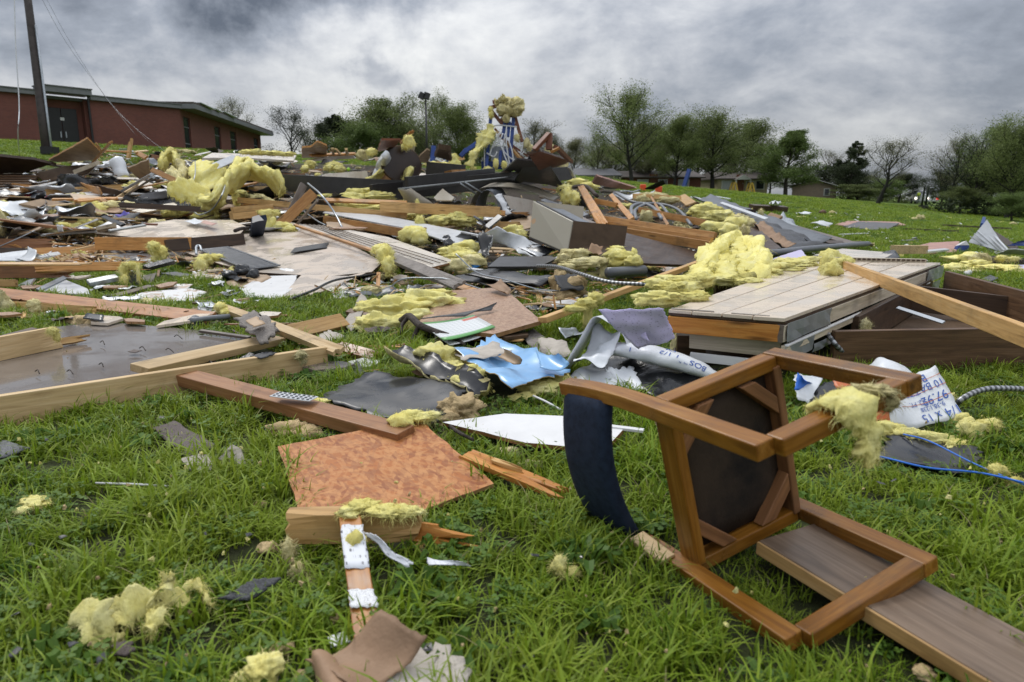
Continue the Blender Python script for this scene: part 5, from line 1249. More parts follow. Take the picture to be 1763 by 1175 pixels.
# ------------------------------------------------------------------ fallen wall section with plank face
def build_wall_section():
 FL,FR,BR,BL=G(1150,533,.43),G(1352,549,.43),G(1622,453,.46),G(1400,448,.46)
 o=empty('wall_section','fallen wall section faced with wide beige planks lying on broken framing','wall',(FL+FR+BR+BL)/4); c=o.matrix_basis.translation.copy()
 def part(name,V,F,mat,m=None,bv=0):
  q=mesh_obj(name,V,F,mat,o)
  if m is not None: q.matrix_local=Matrix.Translation(-c)@m
  if bv: bevel(q,bv)
  return q
 S=lambda f,g: FL*(1-f)*(1-g)+FR*f*(1-g)+BR*f*g+BL*(1-f)*g
 n=(FR-FL).cross(BL-FL).normalized()
 cuts=[0,.30,.60,.86,1.0] if False else [0,.22,.48,.74,1.0]
 for k in range(4):
  f0,f1=cuts[k]+.0065,cuts[k+1]-.0065; P4=[S(f0,0),S(f1,0),S(f1,1-.004*k),S(f0,1-.01*(k%2))]
  P4[0]-=(BL-FL).normalized()*.012*(k%2)
  m=frame(sum(P4,Vector())/4,P4[3]-P4[0],n); mi=m.inverted(); q4=[mi@q for q in P4]
  V=[(q.x,q.y,.001*k) for q in q4]+[(q.x,q.y,-.018) for q in q4]
  F=[(0,1,2,3),(7,6,5,4),(0,4,5,1),(1,5,6,2),(2,6,7,3),(3,7,4,0)]
  if (Vector(V[1])-Vector(V[0])).cross(Vector(V[3])-Vector(V[0])).z<0: F=[tuple(reversed(f)) for f in F]
  part('plank',V,F,'plank_beige',m,.0025)
 ex=(FR-FL).normalized(); ey=(BL-FL).normalized(); up=Vector((0,0,1))
 def bar(name,a,b_,w_,t,mat,roll=0,jj=(0,0)):
  V,F=board_geo((b_-a).length,w_,t,rr(),jj[0],jj[1],4,3); q=part(name,V,F,mat,frame((a+b_)/2,b_-a)@Matrix.Rotation(R(roll),4,'X'),.003 if not any(jj) else 0); return q
 part('backing',[v-n*.021-c for v in (S(.004,.002),S(.996,.002),S(.996,.998),S(.004,.998))]+[v-n*.034-c for v in (S(.004,.002),S(.996,.002),S(.996,.998),S(.004,.998))],[(0,1,2,3),(7,6,5,4),(0,4,5,1),(1,5,6,2),(2,6,7,3),(3,7,4,0)],'dark_wood')
 q=bar('end_joist',FL-n*.085-ey*-.02,FR-n*.083+ey*.02-ex*.02,.092,.038,'orange_wood',90); q['label']='orange pine joist along the near end'
 bar('second_joist',FL-n*.185+ex*.10+ey*.10,FR-n*.185+ey*.10-ex*.03,.085,.038,'cream_wood',90)
 bar('lower_trim',FL-n*.27+ex*.12+ey*.06,FR-n*.27+ey*.06-ex*.02,.05,.02,'white_board',90)
 bar('side_joist',FR-n*.083-ex*.022,BR-n*.083-(BR-BL).normalized()*.022,.096,.036,'weathered',90)
 bar('side_board',FR-n*.082-ex*.001,FR.lerp(BR,.93)-n*.082-ex*.001,.088,.010,'cream_wood',90)
 bar('side_strip',FR-n*.165+ex*.004,FR.lerp(BR,.8)-n*.165+ex*.004,.040,.03,'cream_wood',90)
 bar('white_strip',FR-n*.143+ex*.016,FR.lerp(BR,.85)-n*.143+ex*.016,.012,.02,'white_board',90)
 sd=(FR-FL).normalized()
 for g0,g1,dn,hh in ((.0,.16,.075,.10),(.0,.10,.19,.09),(.82,1.0,.08,.12),(.80,.97,.20,.08),(.10,.20,.23,.05)):
  a,b_=FR.lerp(BR,g0),FR.lerp(BR,g1); V=[]
  N=6
  for i in range(N+1):
   for k in range(3):
    V.append(a.lerp(b_,i/N)+ex*(.012+rnd.uniform(0,.012))-n*(dn+(k-1)*hh*.5)+ey*rnd.uniform(-.008,.008)-c)
  F=[(i*3+k,i*3+3+k,i*3+4+k,i*3+1+k) for i in range(N) for k in range(2)]
  q=part('metal_flashing',V,F,'galv'); q.modifiers.new('th','SOLIDIFY').thickness=.002
 # end strip of caulked edging across the near end
 for f0,f1 in ((.02,.40),(.55,.86)):
  a,b_=S(f0,.004)+n*.004,S(f1,.006)+n*.004; bar('edge_bead',a,b_,.012,.008,'grey_pulp')
 b_=bar('far_trim',S(.05,.985)+n*.02,S(.88,.985)+n*.02,.05,.04,'cream_wood')
 for k in range(22):
  q=S(.07+.80*k/21,.975)+n*.03; v,f=boxv(-.015,.015,-.003,.003,-.012,.006); part('nail_slot',v,f,'dark_wood',frame(q,ex))
 FOOT.append([(p.x,p.y) for p in (FL,FR,BR,BL)])
 return S,n,c
WS,WN,WC=build_wall_section(); ref(1385,500,'beige plank wall section')
for lab,a,b_,w_,t,mt,rl in (('rough block propping the near end of the plank wall section',(1165,592,.18),(1215,594,.18),.12,.10,'joist_brown',90),('brown prop board lying below the plank wall section',(1160,612,.08),(1360,622,.08),.12,.04,'dark_wood',20),('dark beam under the middle of the plank wall section',(1190,560,.15),(1420,560,.15),.16,.06,'dark_wood',90),('dark beam under the far end of the plank wall section',(1230,505,.2),(1560,500,.2),.2,.06,'dark_wood',90)):
 B(lab,a,b_,w_,t,mt,rl)
IN('dull yellow shreds hanging beneath the plank wall section',[(1165,600,.1,10,24),(1185,605,.08,10,20),(1205,596,.1,9,22),(1180,620,.03,30,14)],'insulation_dirty',fz=1.4)
B('long pine stud lying across the plank wall section and running out of view',(1455,459,.52),(1800,592,.47),.040,.092,'pine',4,up=None)
q=WS(.55,.42)
IN('insulation tuft skewered on the end of the long pine stud',[(1432,446,.58,20,14),(1445,458,.54,15,14),(1430,466,.53,16,16),(1455,452,.57,14,9),(1425,455,.55,12,18)],'insulation',fz=1.8)
# open joist box behind
B('dark brown floor joist standing on edge behind the lettered bag',(1432,606,.135),(1830,598,.14),.26,.045,'joist_brown',90,name='floor_joist'); ref(1620,605,'dark brown floor joist')
B('far dark joist of the open floor frame beside the lawn',(1628,488,.22),(1830,548,.20),.24,.045,'joist_brown',90,name='floor_joist')
B('inner dark joist crossing inside the open floor frame',(1560,512,.20),(1830,545,.12),.22,.04,'dark_wood',90,name='floor_joist')
B('cross joist joining the open floor frame under the pine stud',(1470,575,.16),(1600,500,.16),.24,.045,'dark_wood',90,name='floor_joist')
PL('dark floor underside filling the open floor frame',[(1450,612,.02),(1600,500,.04),(1830,560,.04),(1830,630,.02)],.02,'brown_board','board','floor_sheet',edge='dark_wood')
B('thin grey angle bar lying inside the open floor frame',(1545,530,.25),(1625,556,.2),.03,.012,'galv',30)
TB('short ringed conduit hanging from the corner of the wall section',[(1425,575,.24),(1436,590,.2),(1450,605,.14),(1472,622,.06)],.014,'flex_conduit','conduit','flexible_conduit',8,ring=.035)
IN('grey yellow wisp hanging under the side of the wall section',[(1490,565,.2,9,14),(1498,580,.16,6,10)],'insulation_dirty',fz=1.5)
# tumbled insulation around the wall section
IN('yellow insulation pile lying on the near edge of the wall section',[(1135,514,.47,36,13),(1165,502,.47,40,15),(1195,512,.45,26,9),(1150,496,.5,30,11),(1110,520,.45,20,8)],fz=1.2)
IN('upper yellow roll resting against the wall section planks',[(1160,486,.54,40,11),(1200,482,.54,28,12),(1130,490,.53,20,9)],fz=1.2)
BATT('big billowing yellow insulation heap behind the wall section',[(1208,486,.40),(1214,458,.52),(1234,428,.68),(1262,416,.74),(1290,432,.66),(1304,458,.52),(1310,484,.40)],.30,.16,wave=.09,ws=5,up=Vector((.15,-.9,.3)),fzn=900)
BATT('torn yellow batt hanging down the front of the big billowing heap',[(1232,424,.70),(1240,440,.62),(1245,458,.52),(1248,480,.42)],.24,.10,wave=.07,ws=7,up=Vector((1,-.2,.1)),fzn=600)
BATT('second torn batt sagging beside the front one on the big heap',[(1266,418,.74),(1276,438,.62),(1284,460,.5),(1288,484,.4)],.24,.10,wave=.07,ws=7,up=Vector((1,.2,.1)),fzn=500)
IN('loose yellow scraps spilling from the foot of the big heap',[(1315,470,.42,22,9),(1240,482,.42,34,9),(1290,486,.42,26,7)],fz=1.2); ref(1255,440,'big billowing yellow insulation heap')
IN('yellow insulation cascade on the lumber bundle',[(1215,365,.75,28,12),(1240,375,.72,26,12),(1262,388,.66,20,12),(1230,392,.6,22,10),(1205,362,.78,16,8),(1255,400,.55,18,12)],fz=1.4)
IN('paler insulation tail hanging off the yellow cascade',[(1275,378,.66,16,8),(1288,388,.6,10,12),(1282,398,.52,8,10)],'insulation_dirty',fz=1.6)
IN('flat yellow batt lying along the back edge of the wall section',[(1340,462,.43,38,9),(1372,456,.43,38,8),(1310,470,.43,32,9),(1355,454,.43,34,9),(1400,450,.43,34,7)],fz=1)
PL('pale curved board at the far end of the wall section',[(1400,440,.42),(1450,428,.45),(1540,436,.40),(1520,446,.42)],.02,'cream_wet','board','pale_board',.004)
SH('black torn felt on the pale curved board end',[(1510,438,.42),(1540,432,.44),(1550,442,.4),(1525,446,.42)],'roof_black',.006,(6,4),.02,.01,name='roofing_felt',cat='roofing')
PL('white blue sheet wedged behind the yellow heap',[(1322,448,.4),(1378,430,.5),(1395,448,.4),(1340,470,.36)],.008,'lavender','sheet','plastic_sheet',.006)
# ------------------------------------------------------------------ middle ground
B('long pale pine stud rising diagonally towards the yellow heap',(934,552,.16),(1222,446,.42),.045,.088,'pine',82); ref(1060,500,'long diagonal pine stud')
IN('yellow strands wrapped round the diagonal pine stud',[(1008,523,.28,20,9),(1025,515,.3,14,12),(1012,545,.18,8,20),(990,532,.25,18,6)],fz=1.8)
TB('flexible armoured cable running across the black layers to the diagonal stud',[(925,458,.4),(960,460,.42),(1000,472,.4),(1050,486,.36),(1112,490,.36)],.016,'flex_conduit','cable','armoured_cable',8,ring=.035)
PL('wet beige wallboard panel lying tilted in the middle of the debris',[(320,434,.16),(487,381,.24),(552,393,.26),(658,450,.20),(640,466,.16),(560,472,.14),(440,470,.10),(385,462,.08)],.03,'beige_wet','panel','wallboard',.003,edge='dark_wood',foot=True); ref(470,430,'wet beige wallboard')
PL('grooved beadboard strip panel lying behind the wet beige wallboard',[(505,385,.30),(562,388,.32),(668,410,.30),(785,449,.24),(735,462,.20),(640,432,.26)],.025,'cream_wet','panel','beadboard',.003,edge='brown_stain'); ref(690,425,'grooved beadboard')
def grooves():
 o=bpy.data.objects['beadboard']
 a0,a1=P((520,385,.315)),P((560,388,.322)); b0,b1=P((715,460,.212)),P((775,450,.245))
 for k in range(5):
  f=(k+.5)/5; p,q=a0.lerp(a1,f),b0.lerp(b1,f)
  v,ff=boxv(-.5*(q-p).length,.5*(q-p).length,-.006,.006,-.004,.004); m=frame((p+q)/2,q-p)
  x=mesh_obj('bead',v,ff,'brown_board',o); x.matrix_local=o.matrix_basis.inverted()@m
grooves()
B('orange trim board along the joint of wallboard and beadboard',(508,388,.34),(648,434,.30),.045,.04,'pine_orange',20)
TB('grey pipe edge bead lying along the trim board',[(556,396,.32),(620,425,.28),(665,448,.24)],.010,'galv','pipe','edge_bead',6,2)
def grille():
 a,b_,c_,d=P((350,434,.185)),P((383,424,.20)),P((464,459,.15)),P((444,466,.13))
 # a rectangle fitted to those corners, resting on the wallboard
 ex=((d-a)+(c_-b_))/2; ey=((b_-a)+(c_-d))/2; L=ex.length; W_=ey.length; ex.normalize(); n=ex.cross(ey).normalized()
 n=n if n.z>0 else -n
 ctr=(a+b_+c_+d)/4+n*.012; m=frame(ctr,ex,n)
 o=empty('vent_grille','dark grey louvred vent grille lying on the wet beige wallboard','vent grille'); setw(o,m)
 def bx(nm,*dm):
  q=mesh_obj(nm,*boxv(*dm),'grey_plastic',o); return q
 bx('rim',-L/2,L/2,-W_/2,-W_/2+.035,-.006,.008); bx('rim',-L/2,L/2,W_/2-.035,W_/2,-.006,.008)
 bx('rim',-L/2,-L/2+.035,-W_/2+.036,W_/2-.036,-.006,.007); bx('rim',L/2-.035,L/2,-W_/2+.036,W_/2-.036,-.006,.007)
 n_=23; me=None
 for k in range(n_):
  x=-L/2+.045+(L-.09)*k/(n_-1)
  if me is None:
   s=bx('slat',-.007,.007,-W_/2+.037,W_/2-.037,-.003,.003); me=s.data; me.materials[0]=M('hose_grey')
  else:
   s=bpy.data.objects.new('slat',me); COL.objects.link(s); s.parent=o
  s.matrix_local=Matrix.Translation((x,0,.0))@Matrix.Rotation(R(25),4,'Y')
 bx('screen',-L/2+.036,L/2-.036,-W_/2+.037,W_/2-.037,-.0075,-.0062).data.materials[0]=M('dark_steel')
 ref(408,445,'louvred vent grille')
grille()
SH('torn black roofing strip lying on the wet beige wallboard',[(500,436,.22),(508,426,.24),(566,417,.26),(562,427,.24)],'shingle_black',.006,(12,4),.01,.012,name='roofing_strip',cat='roofing')
B('board coated in rough grey stucco leaning over the wet wallboard',(645,432,.34),(792,492,.20),.15,.045,'grey_stucco',18,(.05,.06),name='stucco_board',twist=.2)
B('orange wooden end of the stucco coated board',(720,470,.20),(872,522,.10),.085,.035,'pine_orange',20,(.02,.05))
B('short upright orange stick under the stucco coated board',(652,470,.18),(650,506,.02),.045,.02,'pine_orange',0)
IN('yellow tuft caught on the stucco coated board',[(664,440,.36,14,16),(668,456,.28,10,14),(655,430,.38,16,8)],fz=1.5)
PL('white wallpapered sheet torn off under the wet wallboard',[(412,496,.05),(450,476,.09),(512,474,.11),(500,500,.06),(478,516,.03),(425,516,.02)],.01,'white_board','wallboard','wallpaper_sheet',.01)
PL('wet tan panel offcut leaning below the wet wallboard',[(486,508,.04),(520,474,.12),(600,474,.13),(640,468,.13),(560,500,.06),(500,518,.02)],.02,'beige_wet','panel','panel_offcut',.004,edge='dark_wood')
TB('curved black edge trim sweeping round the tan offcut',[(498,516,.05),(540,500,.09),(580,482,.13),(650,472,.14)],.014,'black_plastic','trim','edge_trim',6)
SH('torn brown cardboard scraps under the corner of the wallboard',[(388,486,.06),(440,470,.10),(470,478,.09),(425,500,.04)],'tan_board',.012,(10,6),.03,.02,name='board_scrap',cat='board',under='dark_wood')
IN('crumpled black bag scraps on the wallboard corner',[(395,474,.12,12,8),(420,468,.14,16,10),(436,474,.12,10,9)],'black_plastic','plastic','plastic_scrap',fz=0,rough=.5)
IN('yellow clump at the corner of the wet wallboard by the grille',[(352,448,.16,14,10),(345,460,.1,10,14),(370,444,.18,16,6)],fz=1.5)
TB('short grey hose end standing at the wallboard corner',[(338,438,.2),(338,425,.27),(344,424,.27),(347,432,.22)],.018,'galv','hose','hose_end',8)
IN('yellow clump sitting on the back corner of the wet wallboard',[(488,392,.30,16,8),(498,396,.28,12,7)],fz=1.2)
# leaning boards and cable
B('first leaning brown board of the upright pair in the debris',(468,402,.15),(540,332,.95),.20,.04,'pine_orange',68); ref(505,365,'leaning board pair')
B('second leaning weathered board behind the orange leaning one',(492,385,.2),(523,318,1.05),.16,.04,'weathered',60)
B('narrow pale edge board on the leaning pair',(508,390,.25),(547,345,.8),.07,.03,'weathered',60)
TB('grey cable arching from the leaning boards to the wallboard',[(530,316,1.0),(552,335,.85),(575,365,.55),(590,394,.30)],.018,'galv','cable','grey_cable',8)
TB('second grey cable looping low behind the leaning boards',[(524,365,.35),(545,380,.3),(560,388,.28)],.014,'galv','cable','grey_cable',6)
# metal capped beam
B('wooden beam side of the metal capped wall plate',(558,378,.34),(716,405,.30),.15,.05,'pine_orange',84)
PL('pale blue grey metal cap sheet along the wooden wall plate',[(556,366,.44),(575,357,.46),(690,378,.42),(855,410,.34),(800,424,.30),(700,394,.38)],.02,'white_metal','sheet','metal_strip',.002); ref(720,390,'pale metal cap sheet')
B('pine beam running behind the pale metal cap sheet',(410,345,.55),(700,372,.45),.12,.05,'pine',80)
B('thick pine beam with dark knots behind the yellow insulation roll',(655,356,.62),(860,366,.60),.20,.06,'pine',86); ref(760,365,'thick knotty pine beam')
B('thinner pine board on top of the knotty beam',(560,345,.66),(700,350,.66),.10,.05,'pine_orange',40)
B('orange board lying past the knotty beam',(800,362,.5),(870,368,.45),.12,.04,'pine_orange',60)
B('short thick pine block among the black strips',(847,388,.4),(898,388,.4),.12,.08,'pine',80,(.02,.04))
B('two short pine blocks stacked behind the draped batt',(398,372,.4),(440,368,.4),.17,.12,'pine',80)
B('upper of the short pine blocks behind the draped batt',(400,362,.62),(470,356,.62),.10,.08,'pine',80,(.0,.04))
# insulation through the middle
IN('long flat yellow batt lying in front of the knotty pine beam',[(620,358,.5,34,9),(655,362,.46,40,8),(690,370,.42,36,8),(600,350,.5,22,9)],fz=1)
IN('rounded yellow batt heap above the flat batt',[(625,335,.6,32,10),(650,340,.58,28,9),(605,340,.6,22,8)],fz=1)
IN('bright cut yellow batt roll standing by the pale metal cap',[(712,404,.38,22,15),(722,410,.34,14,13),(700,408,.34,14,11)],fz=1,rough=.18)
IN('thin yellow stick of insulation standing upright',[(719,352,.62,4,9),(721,366,.52,6,12),(723,384,.42,8,12)],fz=1.4)
IN('wide pale yellow batt behind the metal cap end',[(770,374,.46,30,12),(795,378,.44,26,11),(755,380,.42,20,9),(815,370,.46,16,12)],fz=1)
IN('yellow batt folded beneath the curled black sheet',[(785,436,.26,26,12),(805,428,.3,22,12),(800,448,.2,30,14),(775,445,.2,16,8)],fz=1.2)
IN('dull yellow roll with a black smear under the black curl',[(790,460,.16,24,14),(815,452,.2,22,12)],'insulation_dirty',fz=1.2)
IN('bright yellow clump in front of the beige cabinet',[(885,398,.34,17,10),(896,404,.3,10,8)],fz=1.2)
IN('small yellow clump by the short pine block',[(853,366,.5,8,4),(812,362,.5,10,6)],fz=1)
# black curled roofing
SH('curled up black roofing membrane in the centre of the debris',[(815,408,.40),(842,400,.55),(945,438,.30),(925,455,.22)],'roof_black',.012,(10,20),.05,.02,curl=.10,name='roofing_membrane',cat='roofing',ws=3,under='white_metal'); ref(870,425,'curled black roofing membrane')
SH('crushed black and white metal fold hanging from the black curl',[(835,402,.52),(852,410,.48),(846,446,.22),(822,446,.2)],'black_wet',.01,(10,12),.06,.02,curl=.06,name='metal_fold',cat='sheet',ws=6,under='white_metal')
SH('grey white roof sheet sloping down past the black curl',[(845,402,.5),(880,400,.48),(950,430,.34),(930,444,.28)],'white_metal',.012,(10,8),.015,.012,name='roof_sheet',cat='sheet')
SH('dark arched roofing piece beside the pale metal cap',[(785,408,.34),(800,396,.48),(842,404,.44),(826,416,.32)],'black_wet',.012,(10,8),.03,.012,curl=-.10,name='roofing_piece',cat='roofing')
IN('black rubber lump beside the pale metal cap end',[(772,424,.26,10,12),(768,412,.32,7,7)],'black_plastic','rubber','rubber_lump',fz=0)
PL('flat black metal box lying in front of the beige cabinet',[(840,458,.30),(860,444,.34),(945,440,.36),(960,444,.34),(930,460,.28)],.02,'dark_steel','box','metal_tray')
B('dark grey side wall of the flat metal box',(840,463,.22),(950,450,.28),.14,.012,'grey_plastic',88)
SH('wide wet black roofing layer under the flat metal box',[(800,470,.22),(850,462,.24),(955,478,.24),(930,494,.16)],'black_wet',.02,(14,10),.03,.02,name='roofing_layer',cat='roofing',ws=3)
SH('lowest black roofing layer with shiny streaks',[(780,476,.14),(830,470,.18),(945,492,.16),(870,496,.12)],'black_wet',.02,(14,8),.03,.02,name='roofing_layer',cat='roofing',ws=3)
IN('broken tan foam core with black skin hanging at the end of the black layers',[(962,486,.2,14,20),(985,498,.15,22,18),(975,510,.1,18,12),(1000,488,.2,10,14)],'foam_tan','foam','foam_core',fz=0,rough=.5)
SH('black skin of the broken foam core',[(955,476,.28),(1000,470,.28),(1005,500,.17),(965,500,.17)],'shingle_black',.01,(8,8),.02,.02,name='roofing_skin',cat='roofing')
IN('yellow black speckled clump on the flat metal box',[(985,438,.42,22,10),(970,446,.38,12,8),(1000,436,.44,14,8)],'insulation_dirty',fz=1.3)
IN('mossy yellow strip over the armoured cable',[(1000,454,.42,30,8),(1025,450,.42,22,8),(975,460,.4,16,6),(1040,470,.3,7,16)],'insulation_dirty',fz=1.4)
IN('round yellow batt mound before the lumber bundle',[(1072,448,.46,28,14),(1060,440,.5,18,10),(1090,452,.42,16,10)],fz=1.2)
IN('yellow tuft with white cord over the round mound',[(1062,430,.56,14,6),(1092,440,.46,6,12)],fz=1.3)
TB('dark grey pipe lying under the round yellow mound',[(1046,470,.34),(1075,468,.34),(1110,466,.34)],.05,'grey_plastic','pipe','plastic_pipe',12,2)
SH('crumpled kraft bag beside the speckled yellow clump',[(1008,442,.40),(1014,428,.48),(1036,428,.46),(1036,442,.38)],'kraft',.006,(8,8),.05,.01,curl=.04,name='paper_bag',cat='bag',ws=5)
SH('bright blue tarp scrap under the yellow dull roll',[(775,460,.14),(800,455,.2),(830,458,.18),(800,466,.12)],'blue_bright',.004,(8,6),.03,.01,name='tarp_scrap',cat='tarp')
B('blue edged white board in front of the tarp scrap',(770,458,.16),(830,466,.14),.05,.02,'white_board',10)
# cabinet
def cabinet():
 a,b_,c_,d=D(918,346,9.35),D(986,381,8.55),D(976,436,8.45),D(911,408,9.25)
 back=Vector((.92,.42,-.10)).normalized()*.8
 q=[a,b_,c_,d]; ctr=(a+c_)/2
 o=empty('metal_cabinet','big beige metal cabinet lying tipped in the debris with a rubbed tan patch','cabinet',ctr)
 L=lambda v: v-ctr
 n=(b_-a).cross(d-a).normalized(); n=n if n.y<0 else -n
 m=frame(Vector(),(b_-a),n); mi=m.inverted()
 V=[mi@L(v) for v in q]; V=V+[v-Vector((0,0,.03)) for v in V]
 f=mesh_obj('side_sheet',V,[(0,1,2,3),(7,6,5,4),(0,4,5,1),(1,5,6,2),(2,6,7,3),(3,7,4,0)],'cabinet_face',o); f.matrix_local=m; bevel(f,.01)
 for nm,(p,r_),mt in (('lower_sheet',(b_,c_),'brown_board'),('back_sheet',(d,a),'beige_metal'),('bottom_sheet',(c_,d),'dark_steel')):
  off=-n*.012; V=[L(p)+off,L(r_)+off,L(r_+back)+off,L(p+back)+off]; nn=(V[1]-V[0]).cross(V[3]-V[0]).normalized()*.02
  mesh_obj(nm,V+[v+nn for v in V],[(0,1,2,3),(7,6,5,4),(0,4,5,1),(1,5,6,2),(2,6,7,3),(3,7,4,0)],mt,o)
 s=(b_-a).normalized(); dn=(d-a).normalized()
 V=[L(a+s*.12+dn*.05),L(b_+dn*.05),L(b_+back*.5+dn*.05),L(a+back*.5+s*.12+dn*.05)]
 mesh_obj('inner_tray',V+[v+dn*.03 for v in V],[(0,1,2,3),(7,6,5,4),(0,4,5,1),(1,5,6,2),(2,6,7,3),(3,7,4,0)],'grey_plastic',o)
 V=[L(a+back*.06),L(b_+back*.06),L(b_+back*.10),L(a+back*.10)]
 mesh_obj('lip',V+[v+dn*.04 for v in V],[(0,1,2,3),(7,6,5,4),(0,4,5,1),(1,5,6,2),(2,6,7,3),(3,7,4,0)],'dark_steel',o)
 ref(948,390,'big beige metal cabinet')
cabinet()
B('dark grey bar resting on top of the tipped cabinet',(935,345,1.0),(1010,372,.8),.10,.04,'grey_plastic',20)
PL('rotten brown board between cabinet and lumber bundle',[(986,378,.78),(1000,372,.8),(1045,392,.66),(1020,398,.6)],.03,'weathered','board','rotten_board',.02)
# lumber bundle
B('lowest beam of the orange lumber bundle',(1046,395,.64),(1222,424,.42),.12,.06,'pine_orange',86,name='lumber_beam'); ref(1130,400,'orange lumber bundle')
B('middle beam of the orange lumber bundle',(1042,386,.74),(1225,416,.52),.10,.06,'pine_orange',80,name='lumber_beam')
B('top beam of the orange lumber bundle',(1040,377,.82),(1232,406,.62),.09,.06,'pine_orange',70,name='lumber_beam')
B('thick splintered post leaning over the cabinet end of the lumber bundle',(1000,322,1.25),(1040,392,.72),.16,.12,'pine_orange',20,(.02,.10),name='lumber_post')
B('cross block between the post and the lumber bundle',(1024,346,1.0),(1062,354,.98),.11,.05,'pine_orange',80)
B('short diagonal stud of the lumber frame beside the hose',(1052,336,1.1),(1088,378,.85),.10,.05,'pine_orange',30)
B('slim stud standing through the hose loop',(1120,338,1.05),(1150,388,.75),.05,.03,'pine_orange',20)
B('pine beam behind the hose loops',(1100,362,.85),(1215,385,.66),.12,.05,'pine_orange',80)
B('upper pine board behind the hose loops',(1090,338,1.1),(1172,342,1.1),.12,.05,'pine',80)
B('short pine board end at the far side of the hose',(1172,338,1.0),(1190,352,.95),.24,.04,'pine',20)
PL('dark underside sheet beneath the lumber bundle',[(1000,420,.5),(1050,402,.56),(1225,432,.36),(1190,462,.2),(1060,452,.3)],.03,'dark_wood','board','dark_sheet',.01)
o=TB('grey corrugated flexible hose looped over the lumber bundle',[(1088,372,.95),(1088,356,1.06),(1105,351,1.1),(1125,358,1.05),(1140,378,.9)],.035,'hose_grey','hose','flexible_hose',10); ref(1115,360,'grey hose loop')
TB('second grey hose loop inside the first',[(1095,378,.9),(1094,362,1.0),(1112,352,1.08),(1135,352,1.08),(1150,368,.98)],.032,'hose_grey','hose','flexible_hose',10)
TB('grey hose tail running down past the slim stud',[(1060,332,1.15),(1090,348,1.08),(1140,352,1.06),(1168,362,.98),(1190,388,.78)],.028,'hose_grey','hose','flexible_hose',10)
IN('pale yellow batt hanging inside the hose loop',[(1112,338,1.1,16,6),(1105,345,1.1,14,8),(1112,375,.85,10,13),(1150,345,1.0,18,6),(1130,338,1.1,18,6)],'insulation_dirty',fz=1.3)
IN('yellow tuft crowning the thick splintered post',[(996,316,1.3,18,8),(1012,320,1.28,12,6),(972,326,1.2,12,8),(975,338,1.08,10,14),(990,342,1.05,8,12)],'insulation',fz=1.6)
TB('broken dark branch stub on top of the splintered post',[(965,328,1.2),(990,322,1.25),(1010,322,1.25),(1028,338,1.1)],[.03,.05,.06,.045],'bark','branch','branch_stub',8)
# grey drape and pipe on the far right of the pile
SH('long dark grey plastic sheet sliding down the end of the pile',[(1190,344,.8),(1222,339,.85),(1432,416,.30),(1392,420,.28)],'grey_plastic',.01,(8,20),.035,.02,curl=.06,name='plastic_sheet',cat='sheet',ws=1.6); ref(1330,385,'long grey plastic sheet')
TB('straight grey plastic pipe lying across the pile end',[(1308,438,.45),(1400,428,.42),(1494,420,.35)],.038,'hose_grey','pipe','plastic_pipe',12,2); ref(1400,428,'straight grey pipe')
SH('wet black felt below the long grey plastic sheet',[(1290,388,.5),(1320,380,.55),(1430,425,.28),(1360,430,.28)],'black_wet',.008,(8,16),.06,.02,name='roofing_felt',cat='roofing',ws=2)
SH('torn kraft edge curling along the wet black felt',[(1296,392,.5),(1310,386,.54),(1368,428,.32),(1345,432,.28)],'kraft',.006,(6,14),.05,.02,curl=.05,name='kraft_edge',cat='paper',ws=3)
PL('dark brown panel inside the pile end',[(1262,386,.55),(1300,388,.55),(1345,428,.34),(1290,440,.34)],.02,'dark_wood','board','dark_board',.008)
B('white metal channel behind the long grey plastic sheet',(1242,350,.8),(1320,378,.55),.08,.04,'white_metal',20)
B('weathered plank at the end of the pile near the lawn',(1368,392,.35),(1480,424,.18),.16,.04,'weathered',10)
B('second dark plank beside the weathered one',(1420,418,.25),(1500,420,.12),.14,.04,'dark_wood',20)
SH('crumpled silver duct foil lying at the pile end',[(1338,372,.5),(1352,366,.55),(1382,388,.35),(1360,394,.3)],'galv',.006,(10,10),.08,.02,curl=-.08,name='duct_foil',cat='duct',ws=5)
IN('little upright insulation tuft on the pile end',[(1310,368,.6,5,8)],'insulation_dirty',fz=1.2)
B('brown foam edged board before the silver foil',(1322,372,.5),(1342,378,.45),.2,.06,'ply_edge',30)
# ------------------------------------------------------------------ middle left on the grass
PL('wet grey brown sheet of flooring lying in the grass under the pale joists',[(-60,612,.05),(60,566,.06),(180,553,.06),(330,568,.05),(452,584,.04),(300,640,.05),(150,690,.06),(-80,730,.06)],.018,'grey_wet','board','flooring_sheet',.003); ref(200,610,'wet grey flooring sheet')
for k,(u,v,l) in enumerate(((172,590,.09),(240,600,.06),(285,603,.05),(170,628,.07),(115,640,.06),(300,580,.05),(60,640,.06))):
 TB('bent twig on the wet grey flooring sheet '+('below the foam block','at its middle','near its far tip','before the splintered tongue','near the pale joist end','close to its far edge','near the picture edge')[k],[(u,v,.075),(u+5,v-3,.085),(u+8+3*(k%3),v+4,.075)],.003,'bark','twig','fallen_twig',5,3,group='twigs on the wet flooring sheet')
SH('small dark leaf like scrap on the wet flooring sheet',[(220,606,.075),(232,602,.08),(244,604,.08),(232,608,.075)],'shingle_brown',.003,(5,4),.006,.004,name='roof_scrap',cat='scrap')
IN('tan foam block with a black top lying at the edge of the wet flooring sheet',[(128,552,None,18,9),(150,552,None,20,12),(168,554,None,14,13)],'foam_tan','foam','foam_block',fz=0,rough=.5)
SH('black skin on top of the tan foam block',[(142,548,.11),(150,540,.13),(178,542,.13),(178,552,.1)],'roof_black',.01,(6,5),.012,.01,name='roofing_skin',cat='roofing')
